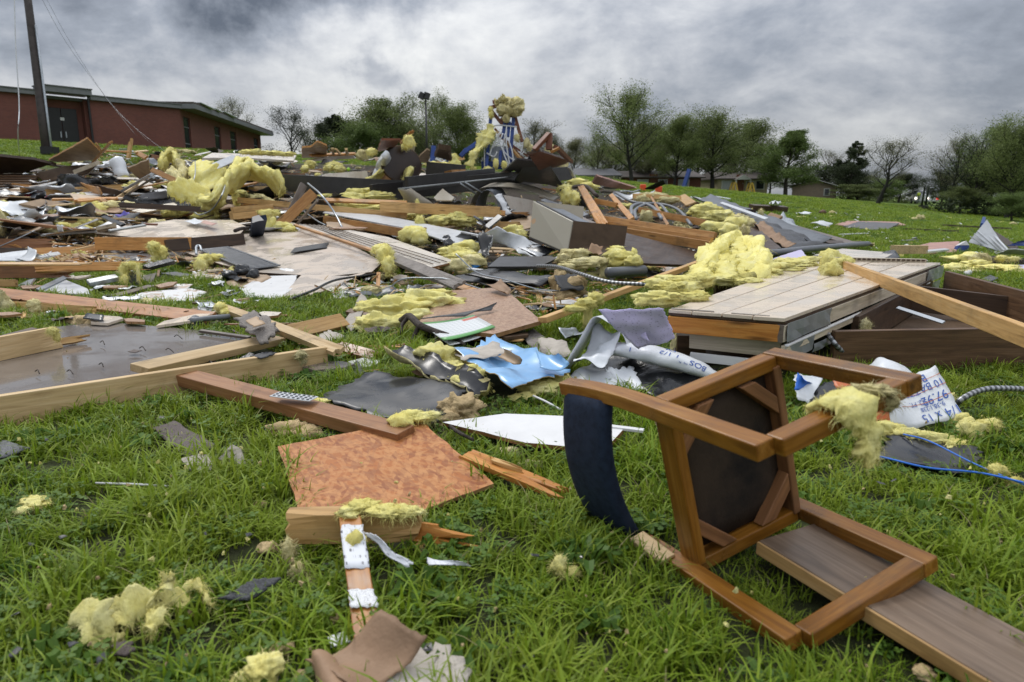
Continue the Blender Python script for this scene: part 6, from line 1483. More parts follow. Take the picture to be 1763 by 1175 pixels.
B('pale pine joist end resting on the wet flooring sheet',(-60,612,.13),(102,580,.13),.145,.05,'pine_pale',88,(0,.03)); ref(60,590,'pale joist end')
B('splintered tongue breaking from the pale joist end',(95,590,.09),(156,582,.085),.045,.03,'pine',60,(.0,.14),name='wood_splinter')
B('dark strip behind the pale joist end',(-40,594,.08),(60,568,.08),.05,.03,'dark_wood',10)
IN('yellow tuft on the corner of the pale joist end',[(90,570,.21,9,6),(98,580,.17,5,9)],fz=1.4)
B('long pale pine joist lying in front of the wet flooring sheet',(-80,722,.078),(562,618,.078),.155,.042,'pine_pale',90); ref(250,670,'long pale joist')
B('wide pale board with its end grain towards the long joist',(240,637,.115),(478,584,.085),.15,.045,'pine_pale',6)
B('far piece of the wide pale board beyond the drywall lump',(500,574,.08),(592,553,.08),.13,.05,'pine',40)
B('pale stud crossing over the wide board with a drywall lump',(378,528,.10),(585,606,.14),.085,.042,'pine_pale',10,(.06,.05))
SH('ragged lump of grey drywall stuck on the crossing pale stud',[(406,548,.22),(440,532,.26),(482,566,.22),(450,588,.16)],'grey_stucco',.016,(14,12),.02,.03,name='drywall_lump',cat='drywall',ws=5); ref(445,555,'grey drywall lump')
SH('torn paper patch on the grey drywall lump',[(420,552,.25),(440,545,.27),(455,556,.25),(436,562,.24)],'tan_board',.004,(6,5),.01,.012,name='drywall_paper',cat='drywall')
IN('yellow tuft on the upper end of the crossing pale stud',[(380,530,.14,10,9),(388,540,.1,8,8)],fz=1.5)
IN('dull tuft hanging on the long pale joist',[(518,612,.14,9,8),(520,624,.08,8,12)],'insulation_dirty',fz=1.6)
IN('second dull tuft hanging lower on the long pale joist',[(412,640,.08,6,12)],'insulation_dirty',fz=1.6)
B('short red brown board piece pointing away from the long joist end',(578,596,.07),(654,617,.03),.09,.03,'brown_stain',20,(.03,.05))
SH('torn white grey paper scraps beside the crossing pale stud',[(540,585,.05),(565,572,.08),(596,580,.06),(565,596,.03)],'grey_pulp',.006,(10,8),.03,.02,name='paper_scrap',cat='paper')
SH('black shingle scrap on the top edge of the long joist',[(432,612,.16),(455,605,.18),(476,606,.17),(450,616,.16)],'shingle_black',.006,(8,5),.01,.008,name='roof_shingle',cat='shingle')
SH('dark shingle on the grass before the long joist end',[(598,636,.04),(615,620,.06),(628,640,.05),(610,650,.03)],'shingle_black',.006,(7,5),.01,.01,name='roof_shingle',cat='shingle')
SH('dark shingle lying behind the wide pale board',[(520,553,.04),(560,546,.05),(575,550,.05),(535,560,.03)],'shingle_grey',.006,(7,5),.01,.01,name='roof_shingle',cat='shingle')
TB('short grey pipe end in the grass beside the drywall lump',[(330,553,.09),(352,549,.09),(396,545,.09)],.022,'hose_grey','pipe','plastic_pipe',10,2)
TB('wide grey ring stub on the corner of the wet flooring sheet',[(330,558,.06),(337,552,.07)],.045,'hose_grey','pipe','pipe_stub',12,2)
B('grey edge strip along the far side of the wet flooring sheet',(345,570,.075),(430,582,.07),.03,.02,'weathered',10)
# long red brown board and broken beam
B('long red brown board lying across the grass behind the foam block',(-60,500,.12),(362,550,.06),.16,.05,'red_stain',22); ref(200,520,'long red brown board')
B('pale splintered stud half hidden under the long red brown board',(20,528,.05),(170,538,.05),.10,.04,'pine',80,(.05,.05))
B('thin pale splinter beside the long red brown board',(120,533,.06),(270,541,.04),.05,.025,'pine',40,(.05,.18),name='wood_splinter')
IN('grey yellow wad at the picture edge on the pale stud',[(5,520,.1,10,20),(15,530,.05,10,14)],'insulation_dirty',fz=1.3)
IN('grey yellow wisp drooping over the pale stud',[(58,524,.12,10,8),(60,532,.08,8,8)],'insulation_dirty',fz=1.5)
B('heavy broken brown beam with a long split end',(-80,466,.22),(130,464,.20),.19,.07,'brown_stain',86,(0,.10),twist=.1); ref(90,465,'heavy broken beam')
B('long torn pine tongue running out of the heavy broken beam',(60,462,.25),(278,457,.26),.10,.05,'pine_orange',70,(.02,.45),name='wood_splinter',twist=.2)
B('pale split face on top of the heavy broken beam',(-40,455,.33),(160,455,.30),.07,.02,'pine',15,(.05,.3),name='wood_splinter')
IN('yellow strands dangling from the torn pine tongue',[(225,456,.28,12,5),(213,468,.2,7,12),(238,470,.2,3,14),(215,482,.12,5,8)],fz=1.8)
SH('white vinyl siding piece with a bent end behind the broken beam',[(-40,452,.22),(-20,440,.28),(62,432,.33),(40,452,.25)],'white_metal',.006,(10,6),.012,.006,curl=.02,name='vinyl_siding',cat='siding',rib=.008)
SH('bent grey white end of the vinyl siding',[(30,450,.25),(52,430,.36),(68,438,.33),(48,454,.25)],'white_metal',.006,(8,6),.02,.006,curl=.05,name='vinyl_end',cat='siding')
for k in range(6):
 B(('lowest','second lowest','third lowest','third highest','second highest','topmost')[k]+' torn white strip fanned out behind the broken beam',(58+5*k,444-k,.28),(78+5*k,448-2.4*k,.24),.05,.008,'white_board',10*k,(.0,.08),group='torn white strips behind the broken beam',name='torn_strip',cat='strip',bev=False)
PL('white metal drawer corner lying in the grass under the broken beam',[(68,500,.05),(108,480,.10),(150,497,.06),(155,506,.04),(110,506,.03)],.012,'white_metal','sheet','metal_corner',.004)
B('white grey channel edge of the drawer corner',(66,500,.06),(112,478,.12),.05,.02,'galv',30)
B('grey metal rail lying beside the drawer corner',(152,488,.10),(202,478,.14),.12,.05,'grey_metal',14)
B('black metal rail pointing at the louvred grille',(250,462,.20),(296,450,.24),.09,.05,'black_plastic',20)
B('dark box end beneath the torn pine tongue',(218,480,.1),(238,480,.1),.16,.1,'grey_plastic',80)
PL('white angled board between broken beam and red brown board',[(30,492,.06),(48,482,.14),(60,480,.16),(46,498,.04)],.02,'white_metal','board','white_offcut',.003)
B('pine block end beneath the heavy broken beam',(-40,488,.12),(28,488,.12),.08,.06,'pine',80)
PL('grey beige torn drywall flake beside the dark box end',[(242,482,.06),(250,472,.13),(270,472,.12),(260,486,.04)],.01,'grey_pulp','drywall','drywall_flake',.006)
PL('long white drywall sheet lying flat in the grass behind the red brown board',[(222,512,.03),(250,502,.05),(330,497,.05),(356,503,.04),(330,519,.02),(255,522,.02)],.012,'drywall','drywall','drywall_sheet',.012); ref(290,508,'flat white drywall sheet')
B('grey trim laid along the flat white drywall sheet',(188,512,.05),(262,492,.06),.10,.012,'weathered',4)
B('thin white metal edge in the grass before the white drywall',(262,519,.03),(412,518,.02),.02,.01,'white_metal',0)
PL('torn brown and white drywall offcut behind the flat white sheet',[(280,496,.04),(300,488,.07),(332,490,.06),(318,500,.03)],.012,'drywall','drywall','drywall_scrap',.012)
IN('dark clod with yellow wool in front of the flat white drywall',[(256,520,None,13,7),(262,522,None,9,6)],'insulation_dirty',fz=.6)
IN('yellow blue scrap of wool before the flat white drywall',[(215,518,None,16,5),(228,521,None,12,4)],'insulation_dirty',fz=.6)
B('dark blue grey shingle strip on the grass behind the drywall',(290,470,.05),(325,476,.04),.2,.012,'shingle_grey',0)
PL('pale lying board edge in the grass behind the broken beam',[(158,446,.03),(190,434,.06),(320,438,.06),(330,447,.04),(250,450,.02)],.02,'drywall','drywall','drywall_sheet',.006)
IN('yellow clump hanging on the table edge above the drywall',[(264,425,.3,9,9),(275,436,.18,12,12),(270,446,.1,9,8)],fz=1.5)
# white table-like board with wooden edge
PL('big white plank faced board lying on wood like a table in the debris',[(165,403,.36),(215,390,.42),(300,378,.46),(400,380,.44),(425,391,.40),(410,405,.35),(335,411,.33),(230,410,.33)],.03,'plank_beige','board','plank_sheet',.003,edge='dark_wood'); ref(300,393,'big white plank faced board')
B('orange beam carrying the white plank faced board',(165,420,.27),(330,420,.27),.20,.07,'pine_orange',86)
B('dark weathered beam end under the white plank faced board',(285,424,.26),(420,412,.28),.18,.08,'dark_wood',80)
B('pale lath crossing before the orange carrying beam',(122,432,.14),(216,410,.34),.04,.02,'pine_pale',10)
B('brown splintered board in front of the pale lath',(55,434,.14),(190,430,.12),.12,.04,'pine_orange',60,(.02,.2))
B('dark red board at the picture edge behind the broken beam',(-40,420,.2),(92,420,.18),.16,.05,'brown_stain',84,(0,.1))
B('long dark board lying below the dark red board',(-40,434,.12),(60,436,.1),.14,.05,'dark_wood',70)
SH('pink cloth rag on the white plank faced board',[(345,384,.48),(352,380,.49),(374,386,.47),(366,389,.46)],'pink_board',.003,(6,5),.01,.01,name='cloth_rag',cat='cloth')
SH('white cloth lying beside the pink rag',[(318,382,.48),(335,376,.5),(352,382,.49),(335,386,.47)],'white_plastic',.003,(6,5),.01,.01,name='cloth_rag',cat='cloth')
B('navy blue board standing at the end of the white plank faced board',(440,412,.12),(447,376,.62),.22,.08,'navy',10)
PL('white torn top of the navy blue board',[(433,374,.66),(447,370,.7),(453,380,.6),(436,384,.58)],.02,'white_board','board','white_offcut',.01)
IN('yellow clump above the navy blue board',[(458,367,.6,12,6),(470,366,.58,10,5),(462,390,.3,12,18)],fz=1.3)
TB('charred stick bundle at the end of the white plank faced board',[(404,398,.42),(415,394,.44),(428,393,.42)],.03,'bark','stick','charred_stick',6)
# ------------------------------------------------------------------ the draped batts
BATT('large yellow batt arching over a beam like a saddle',[(355,362,.38),(372,340,.72),(395,312,1.02),(425,300,1.15),(460,304,1.08),(484,318,.88),(480,338,.62)],.62,.20,wave=.12); ref(410,325,'saddle shaped yellow batt')
BATT('thick yellow batt hanging down in the middle of the saddle shaped one',[(392,308,1.0),(402,330,.7),(408,352,.42),(412,362,.3)],.6,.18,wave=.1)
BATT('flat yellow batt sliding down towards the saddle shaped one',[(288,325,.8),(315,328,.74),(345,338,.6),(372,348,.46)],.55,.14,wave=.08,up=Vector((.3,.6,.55)))
BATT('upright yellow batt standing behind the flat sliding one',[(338,278,1.15),(348,296,.95),(358,312,.75),(362,326,.6)],.75,.16,wave=.09,up=Vector((.95,-.25,.1)))
BATT('torn yellow batt end crumpled before the saddle shaped one',[(335,362,.3),(350,352,.42),(368,358,.4),(375,376,.18)],.5,.2,wave=.12)
IN('yellow tuft hanging low in front of the crumpled batt end',[(372,360,.35,8,16),(362,372,.2,16,8),(345,374,.16,14,6)],fz=1.5)
TB('grey wire looping down over the saddle shaped batt',[(388,318,.95),(382,336,.85),(366,360,.5),(345,370,.35),(335,366,.36)],.014,'galv','wire','loose_wire',6,8)
TB('second grey wire standing up by the upright batt',[(336,278,1.2),(336,300,1.0),(330,322,.75)],.012,'galv','wire','loose_wire',6,6)
BATT('yellow batt hooked over a broken board on the left crest',[(276,285,1.0),(284,270,1.25),(298,268,1.28),(304,280,1.05)],.5,.2,wave=.12)
BATT('dull yellow batt with a dark hole behind the flat sliding one',[(308,285,1.0),(316,300,.85),(318,315,.7)],.5,.2,'insulation_dirty',wave=.12)
BATT('crumpled yellow batt behind the saddle shaped one',[(398,296,1.0),(412,284,1.2),(430,284,1.2),(440,292,1.1)],.5,.25,wave=.14)
BATT('pale torn batt between the upright batt and the kraft board',[(290,300,.8),(305,310,.75),(318,320,.65)],.5,.2,'insulation_dirty',wave=.14)
B('orange stud crossing the pale torn batt',(262,293,1.05),(306,313,.85),.12,.06,'pine_orange',60)
B('pale metal angle bar behind the flat sliding batt',(363,290,1.0),(405,272,1.35),.2,.05,'white_metal',40)
# ------------------------------------------------------------------ left crest
PL('large tan panel standing tilted on the left crest of the debris',[(84,272,.75),(150,245,1.5),(174,260,1.2),(165,275,.8),(98,283,.55)],.05,'tan_board','panel','tilted_sheet',.01,edge='pine_orange'); ref(130,262,'large tilted tan panel')
B('orange lath crossing the corner of the tilted tan panel',(160,280,.8),(191,245,1.6),.10,.05,'pine_orange',30)
B('second thin lath crossing at the corner of the tan panel',(166,247,1.5),(176,262,1.2),.05,.04,'pine',30)
PL('long dark brown roof edge reaching in from the picture edge',[(-60,268,.95),(60,272,.85),(97,282,.65),(90,292,.5),(40,296,.35),(-60,296,.35)],.08,'brown_board','roof','roof_edge',.01,edge='dark_wood'); ref(40,280,'long dark roof edge')
PL('dark underside of the fallen roof at the picture edge',[(-60,300,.3),(60,298,.35),(65,318,.1),(20,324,.05),(-60,324,.05)],.05,'dark_wood','roof','roof_underside',.01)  # dark wood colour over the whole piece
for k in range(5):
 B(('topmost','second from the top','middle','second lowest','lowest')[k]+' dark roof batten on the fallen roof',(-40,303+4.5*k,.36-.05*k),(66-4*k,304+4.2*k,.34-.05*k),.10,.04,'joist_brown',10,name='roof_batten',group='dark roof battens at the picture edge')
PL('dark grey panel leaning under the tan panel',[(60,300,.3),(110,285,.6),(168,282,.7),(150,300,.4),(75,312,.15)],.03,'brown_board','panel','dark_board',.01)
SH('black plastic sheet heaped in front of the leaning dark panel',[(72,322,.15),(125,296,.65),(155,312,.4),(120,336,.06)],'black_plastic',.006,(16,14),.16,.04,curl=-.16,name='plastic_sheet',cat='plastic',ws=2); ref(115,315,'black plastic heap')
SH('second black plastic fold spreading beside the heap',[(140,320,.3),(170,304,.55),(205,312,.4),(185,326,.15)],'black_plastic',.006,(14,12),.16,.04,name='plastic_sheet',cat='plastic',ws=2.4)
SH('black glossy tarp lying under the flat sliding batt',[(225,345,.35),(285,330,.55),(345,350,.3),(300,360,.18)],'black_plastic',.008,(18,10),.09,.03,name='black_tarp',cat='tarp',ws=2.4); ref(280,347,'black glossy tarp')
SH('grey roofing piece behind the black glossy tarp',[(235,338,.4),(283,327,.62),(295,336,.5),(245,348,.3)],'roof_grey',.01,(8,6),.04,.02,name='roofing_piece',cat='roofing')
SH('crumpled black plastic in the middle of the left pile',[(200,345,.3),(225,337,.45),(260,350,.3),(235,358,.2)],'black_plastic',.006,(12,8),.12,.03,name='plastic_sheet',cat='plastic',ws=3)
def roll_sack(label,a,b_,r_,mat):
 a,b_=P(a),P(b_); p=[a.lerp(b_,i/8) for i in range(9)]; V,F,UV=tube_geo(p,[r_*(1,1.05,1.02,1,.98,1.0,1.02,1.0,.9)[i] for i in range(9)],16); c=(a+b_)/2
 V=[v+Vector((noise.noise(v*4),noise.noise(v*4+Vector((9,0,0))),noise.noise(v*4+Vector((0,9,0)))))*r_*.22-c for v in V]
 o=mesh_obj('insulation_roll',V,F,mat,None,True,mw=Matrix.Translation(c)); tag(o,label,'roll')
 bb,ff=blob(b_-c,r_*.8,r_*.8,r_*.5,0,5,2); mesh_obj('wool_end',bb,ff,'insulation',o,True)
roll_sack('white plastic wrapped insulation roll leaning on the left pile',TP(199,275,214,318),TP(213,306,214,318),.21,'white_plastic'); ref(206,290,'white wrapped insulation roll')
PL('tan board leaning behind the white wrapped roll',[(222,286,.95),(252,280,1.15),(262,300,.75),(238,314,.5)],.04,'tan_board','board','tan_offcut',.01)
B('splintered upright stud sticking out of the left crest',TP(221,272,222,290),TP(226,238,222,290),.16,.08,'pine',10,(.0,.3))
B('pale broken lath behind the splintered upright stud',(232,262,1.2),(254,260,1.25),.08,.04,'pine_pale',10)
B('orange board below the pale broken lath',(180,260,1.1),(222,262,1.05),.08,.05,'pine_orange',10)
B('second orange board lying on the left crest',(236,264,1.1),(252,272,1.0),.14,.06,'pine_orange',40)
B('pale foam edged batten leaning above the black plastic heap',(130,296,.75),(168,281,1.05),.12,.10,'cream_wood',20)
PL('brown boot shaped board lying at the centre of the left pile',[(140,314,.5),(162,320,.5),(220,332,.4),(205,342,.22),(170,342,.18)],.03,'brown_board','board','brown_sheet',.01)
PL('orange cut end of the brown boot shaped board',[(140,314,.53),(168,324,.5),(178,334,.35),(168,342,.2)],.02,'pine_orange','board','orange_sheet',.01)
B('grey metal gutter leaning beside the white wrapped roll',(212,328,.45),(262,300,.95),.14,.06,'galv',30)
B('second grey gutter piece beside the first',(218,336,.35),(265,306,.85),.08,.05,'grey_metal',30)
B('orange stud lying on the dark left boards',(48,328,.25),(115,328,.22),.14,.08,'pine_orange',70)
B('short orange stud end before the long orange one',(36,327,.28),(50,326,.28),.2,.12,'pine_orange',70)
B('tan long board edge under the orange stud',(5,332,.15),(85,334,.12),.20,.05,'tan_board',80)
B('white round downpipe lying in front of the left boards',(5,339,.2),(85,337,.2),.08,.08,'white_metal',0)
def canister():
 a,b_=P((36,342,.22)),P((82,344,.2)); c=(a+b_)/2; o=empty('red_canister','red canister with a silver neck lying among the left debris','canister',c)
 v,f,_=tube_geo([a-c,a.lerp(b_,.25)-c],.085,14); mesh_obj('neck',v,f,'galv',o,True)
 v,f,_=tube_geo([a.lerp(b_,.2)-c,a.lerp(b_,.26)-c,a.lerp(b_,.94)-c,b_-c],[.09,.13,.13,.09],16); mesh_obj('canister_body',v,f,'red_paint',o,True)
 v,f,_=tube_geo([a.lerp(b_,-.08)-c,a-c],.05,10); mesh_obj('valve',v,f,'dark_steel',o,True)
canister(); ref(60,343,'red canister')
SH('dark brown cloth lump beside the red canister',[(56,352,.2),(78,344,.4),(105,358,.2),(80,360,.15)],'brown_board',.008,(10,8),.08,.03,name='cloth_lump',cat='cloth',ws=3)
def carton():
 q=[P((33,352,.48)),P((80,360,.34)),P((80,384,.02)),P((38,378,.06))]; c=sum(q,Vector())/4
 o=empty('cardboard_box','open light brown cardboard box lying on its side at the left','box',c); bk=Vector((.10,.55,.1)); V=[v-c for v in q]
 th=Vector((0,.012,0))
 for nm,(i,j) in (('front_flap',(None,None)),('top_flap',(0,1)),('bottom_flap',(2,3)),('end_flap',(3,0))):
  W4=V if i is None else [V[i],V[j],V[j]+bk,V[i]+bk]; n_=(W4[1]-W4[0]).cross(W4[2]-W4[0]).normalized()*.012
  mesh_obj(nm,list(W4)+[v+n_ for v in W4],[(0,1,2,3),(7,6,5,4),(0,4,5,1),(1,5,6,2),(2,6,7,3),(3,7,4,0)],'tan_board',o)
 a,b_=V[0].lerp(V[1],.42),V[3].lerp(V[2],.42); W4=[a,a.lerp(V[1],.02),b_.lerp(V[2],.02),b_]
 mesh_obj('tape_seam',[v+Vector((0,-.008,0)) for v in W4],[(0,1,2,3)],'kraft',o)
carton(); ref(58,366,'open cardboard box')
IN('yellow clump heaped at the picture edge before the cardboard box',[(28,385,.15,24,10),(0,372,.3,14,12),(8,358,.4,12,10),(35,378,.2,12,9)],fz=1.2)
BATT('leaning dirty yellow batt at the picture edge',[(-30,376,.6),(0,382,.45),(25,396,.18)],.5,.16,'insulation_dirty',wave=.12)
B('pale brown lath leaning on the dirty yellow batt',(16,412,.1),(30,394,.4),.10,.04,'weathered',10)
B('short orange block beside the pale brown lath',(28,400,.22),(62,402,.18),.20,.06,'pine_orange',80,(0,.15))
B('orange board lying before the cardboard box',(84,386,.16),(158,386,.16),.13,.06,'pine',80)
B('yellow foamed board edge across the left pile',(90,347,.3),(212,345,.3),.12,.12,'cream_wood',10)
B('orange wood edge on top of the yellow foamed board',(90,344,.38),(200,343,.38),.10,.05,'pine_orange',10)
IN('yellow clumps beside the upright orange block',[(155,353,.35,12,8),(172,360,.28,12,9),(145,362,.25,10,6)],fz=1.2)
B('upright orange block standing in the left pile',(178,345,.45),(190,368,.12),.16,.08,'pine_orange',30)
SH('blue purple cloth scrap on the left pile',[(198,370,.3),(215,362,.38),(232,372,.3),(218,378,.22)],'purple_cloth',.004,(8,6),.06,.02,name='cloth_scrap',cat='cloth',ws=4)
B('curved torn board with yellow foam edge beside the black tarp',(228,367,.3),(305,353,.4),.22,.04,'cream_wood',20,(.1,.05))
SH('torn grey board layer under the curved foam edged board',[(228,372,.2),(290,362,.3),(300,372,.2),(250,379,.12)],'grey_pulp',.03,(10,6),.05,.04,name='torn_board',cat='board')
PL('light green brown block on the near edge of the white plank board',[(166,398,.4),(200,388,.52),(201,396,.4),(168,402,.3)],.05,'cream_wood','block','foam_edge_block',.005)
B('white plastic batten lying across the left debris',(72,405,.22),(192,397,.3),.08,.03,'white_metal',10)
B('short white upright batten crossing the long white one',(102,389,.4),(107,407,.15),.08,.03,'white_metal',20)
B('white grey curved batten behind the short white one',(130,393,.25),(165,379,.45),.08,.03,'white_metal',20)
IN('pale yellow tuft in front of the long white batten',[(85,396,.2,14,7),(100,398,.15,10,6),(150,403,.12,12,4)],'insulation_dirty',fz=1.2)
B('black frame bars folded over the white plank board',(178,374,.45),(212,388,.42),.08,.04,'black_plastic',20)
B('second black frame bar over the white plank board',(188,398,.45),(250,388,.47),.05,.03,'grey_metal',20)
B('rust brown strip lying on the white plank board',(248,386,.48),(271,387,.47),.05,.03,'rust_paint',10)
# ------------------------------------------------------------------ steel chassis beams and round tabletop
B('long black steel chassis beam across the back of the debris',(485,315,.80),(705,326,.72),.40,.10,'dark_steel',88,name='steel_beam')
B('second long black steel beam running up to the blue frame wreck',(640,334,.66),(985,298,.92),.42,.10,'dark_steel',88,name='steel_beam'); ref(780,315,'long black steel beam')
B('pale top flange of the second steel beam',(690,325,.92),(880,305,1.12),.16,.025,'grey_metal',0,name='steel_flange')  # lighter grey piece along the top of the dark beam
B('third black steel beam behind the second one',(700,318,.95),(850,300,1.05),.34,.10,'dark_steel',88,name='steel_beam')
B('short black steel beam before the yellow batt curtain',(735,290,1.15),(800,296,1.05),.38,.12,'dark_steel',88,name='steel_beam')
B('grey strap hanging over the second steel beam',(792,316,.95),(820,334,.55),.07,.02,'grey_metal',60)
B('second grey strap beside the first one',(800,314,.95),(830,332,.58),.06,.02,'grey_metal',60)
PL('bent black steel plate at the end of the long beams',[(880,300,1.1),(920,283,1.4),(975,303,.95),(945,330,.5),(900,325,.55)],.03,'grey_plastic','plate','steel_plate',.01,edge='dark_steel'); ref(925,310,'bent black steel plate')
PL('black shelf like plate hanging over the bent steel plate',[(855,295,1.15),(890,282,1.4),(923,282,1.4),(915,300,1.05),(885,305,.98)],.04,'dark_steel','plate','steel_plate',.01)
def tabletop():
 c=D(691,283,17.3); o=empty('round_tabletop','round dark brown tabletop standing tilted on its edge in the debris','tabletop',c); n=Vector((.50,-.84,.20)).normalized(); x=Vector((0,0,1)).cross(n).normalized(); y=n.cross(x)
 V=[]; N=40; rx=.50; ry=.44
 for dz in (.02,-.02):
  for k in range(N):
   a=2*math.pi*k/N; V.append(x*math.cos(a)*rx*1.05+y*math.sin(a)*ry+n*dz)
 mesh_obj('board',V,[tuple(range(N)),tuple(range(2*N-1,N-1,-1))]+[(k,k+N,(k+1)%N+N,(k+1)%N) for k in range(N)],'table_brown',o)
 v,f,_=tube_geo([x*math.cos(2*math.pi*k/40)*rx*1.06+y*math.sin(2*math.pi*k/40)*ry*1.02 for k in range(41)],.026,6); mesh_obj('edge_band',v,f,'brown_board',o,True)
tabletop(); ref(690,283,'round dark brown tabletop')
BATT('pale fabric roll standing behind the round tabletop',[(648,308,.8),(658,288,1.2),(664,266,1.7)],.42,.3,'white_plastic',wave=.05,fzn=0,name='fabric_roll')
BATT('yellow batt draped over the brown board before the round tabletop',[(630,318,.75),(645,304,1.0),(672,294,1.2),(695,292,1.25),(700,305,1.0),(698,316,.8)],.5,.16,wave=.1)
PL('brown board standing before the round tabletop',[(640,317,.7),(655,299,1.12),(680,296,1.18),(684,317,.72)],.05,'pine_orange','board','brown_block',.005)
PL('rust red panel propped up behind the round tabletop',[(650,262,1.4),(657,241,1.95),(690,243,1.9),(676,256,1.6)],.04,'rust_paint','panel','rust_sheet',.01)
B('splintered brown stud jutting up behind the round tabletop',(692,246,1.8),(710,226,2.3),.10,.06,'pine_orange',20,(0,.2))
IN('yellow batt caught behind the tip of the round tabletop',[(704,244,1.9,9,10),(698,252,1.7,7,7)],fz=1.3)
B('white upright trim beside the round tabletop',(708,272,1.2),(711,247,1.75),.14,.04,'white_board',20)
PL('tan board at the right side of the round tabletop',[(714,280,1.1),(735,256,1.6),(740,262,1.5),(738,280,1.1)],.04,'tan_board','board','tan_offcut',.01)
PL('brown cardboard wall standing at the far crest',[(520,275,1.0),(520,252,1.5),(535,254,1.48),(547,246,1.65),(563,254,1.5),(562,270,1.1)],.05,'tan_board','panel','cardboard_wall',.01,edge='pine_orange'); ref(540,262,'brown cardboard wall')
PL('white panel lying at the foot of the brown cardboard wall',[(520,276,1.0),(600,266,1.2),(612,270,1.1),(530,282,.9)],.04,'cream_wet','panel','white_sheet',.01)
for k,(u,v) in enumerate(((574,256),(598,257))):
 B(('first','second')[k]+' short broken stud standing up on the crest beside the cardboard wall',(u,266,1.2),(u-2,v,1.5),.08,.05,'pine_pale',10,group='short broken studs at the far crest')
B('leaning pale stud at the far crest',(578,257,1.45),(586,266,1.2),.07,.05,'pine_pale',10)
B('long orange board lying on the far crest',(535,268,1.2),(612,265,1.2),.12,.06,'pine_orange',20)
PL('wide white panel lying on the left far crest topped by yellow wool',[(348,270,1.15),(365,264,1.25),(510,268,1.05),(505,276,.9),(420,274,.95)],.06,'cream_wet','panel','white_sheet',.006); ref(430,268,'wide white crest panel')
IN('row of yellow wool along the wide white crest panel',[(425,262,1.25,14,4),(450,264,1.2,20,4),(475,265,1.18,18,4),(495,266,1.1,14,4),(440,261,1.28,8,4)],fz=1)
PL('white wide panel under the yellow batt in the back',[(545,310,.8),(560,298,.98),(630,296,.98),(636,306,.85)],.05,'cream_wet','panel','white_sheet',.006)
IN('round yellow batt lump on the back white panel',[(575,286,1.15,14,8),(585,291,1.05,10,6),(566,290,1.05,8,5)],fz=1)
IN('yellow lump near the grey tarp in the back',[(534,283,1.15,9,6),(525,291,1.0,7,6)],fz=1)
IN('dirty white yellow bundle at the far crest',[(624,267,1.35,10,8),(638,262,1.45,8,6)],'insulation_dirty',fz=1)
IN('yellow curl beside the dirty white bundle',[(640,262,1.5,9,6)],fz=1)
IN('bright green ball lying on the back white panel',[(600,292,1.12,3.2,3.2)],'green_ball','ball','small_ball',fz=0,rough=0)
SH('grey tarp lying on the boards at the far crest',[(545,282,1.05),(560,276,1.15),(600,279,1.05),(575,284,1.0)],'roof_grey',.01,(8,6),.05,.02,name='grey_tarp',cat='tarp')
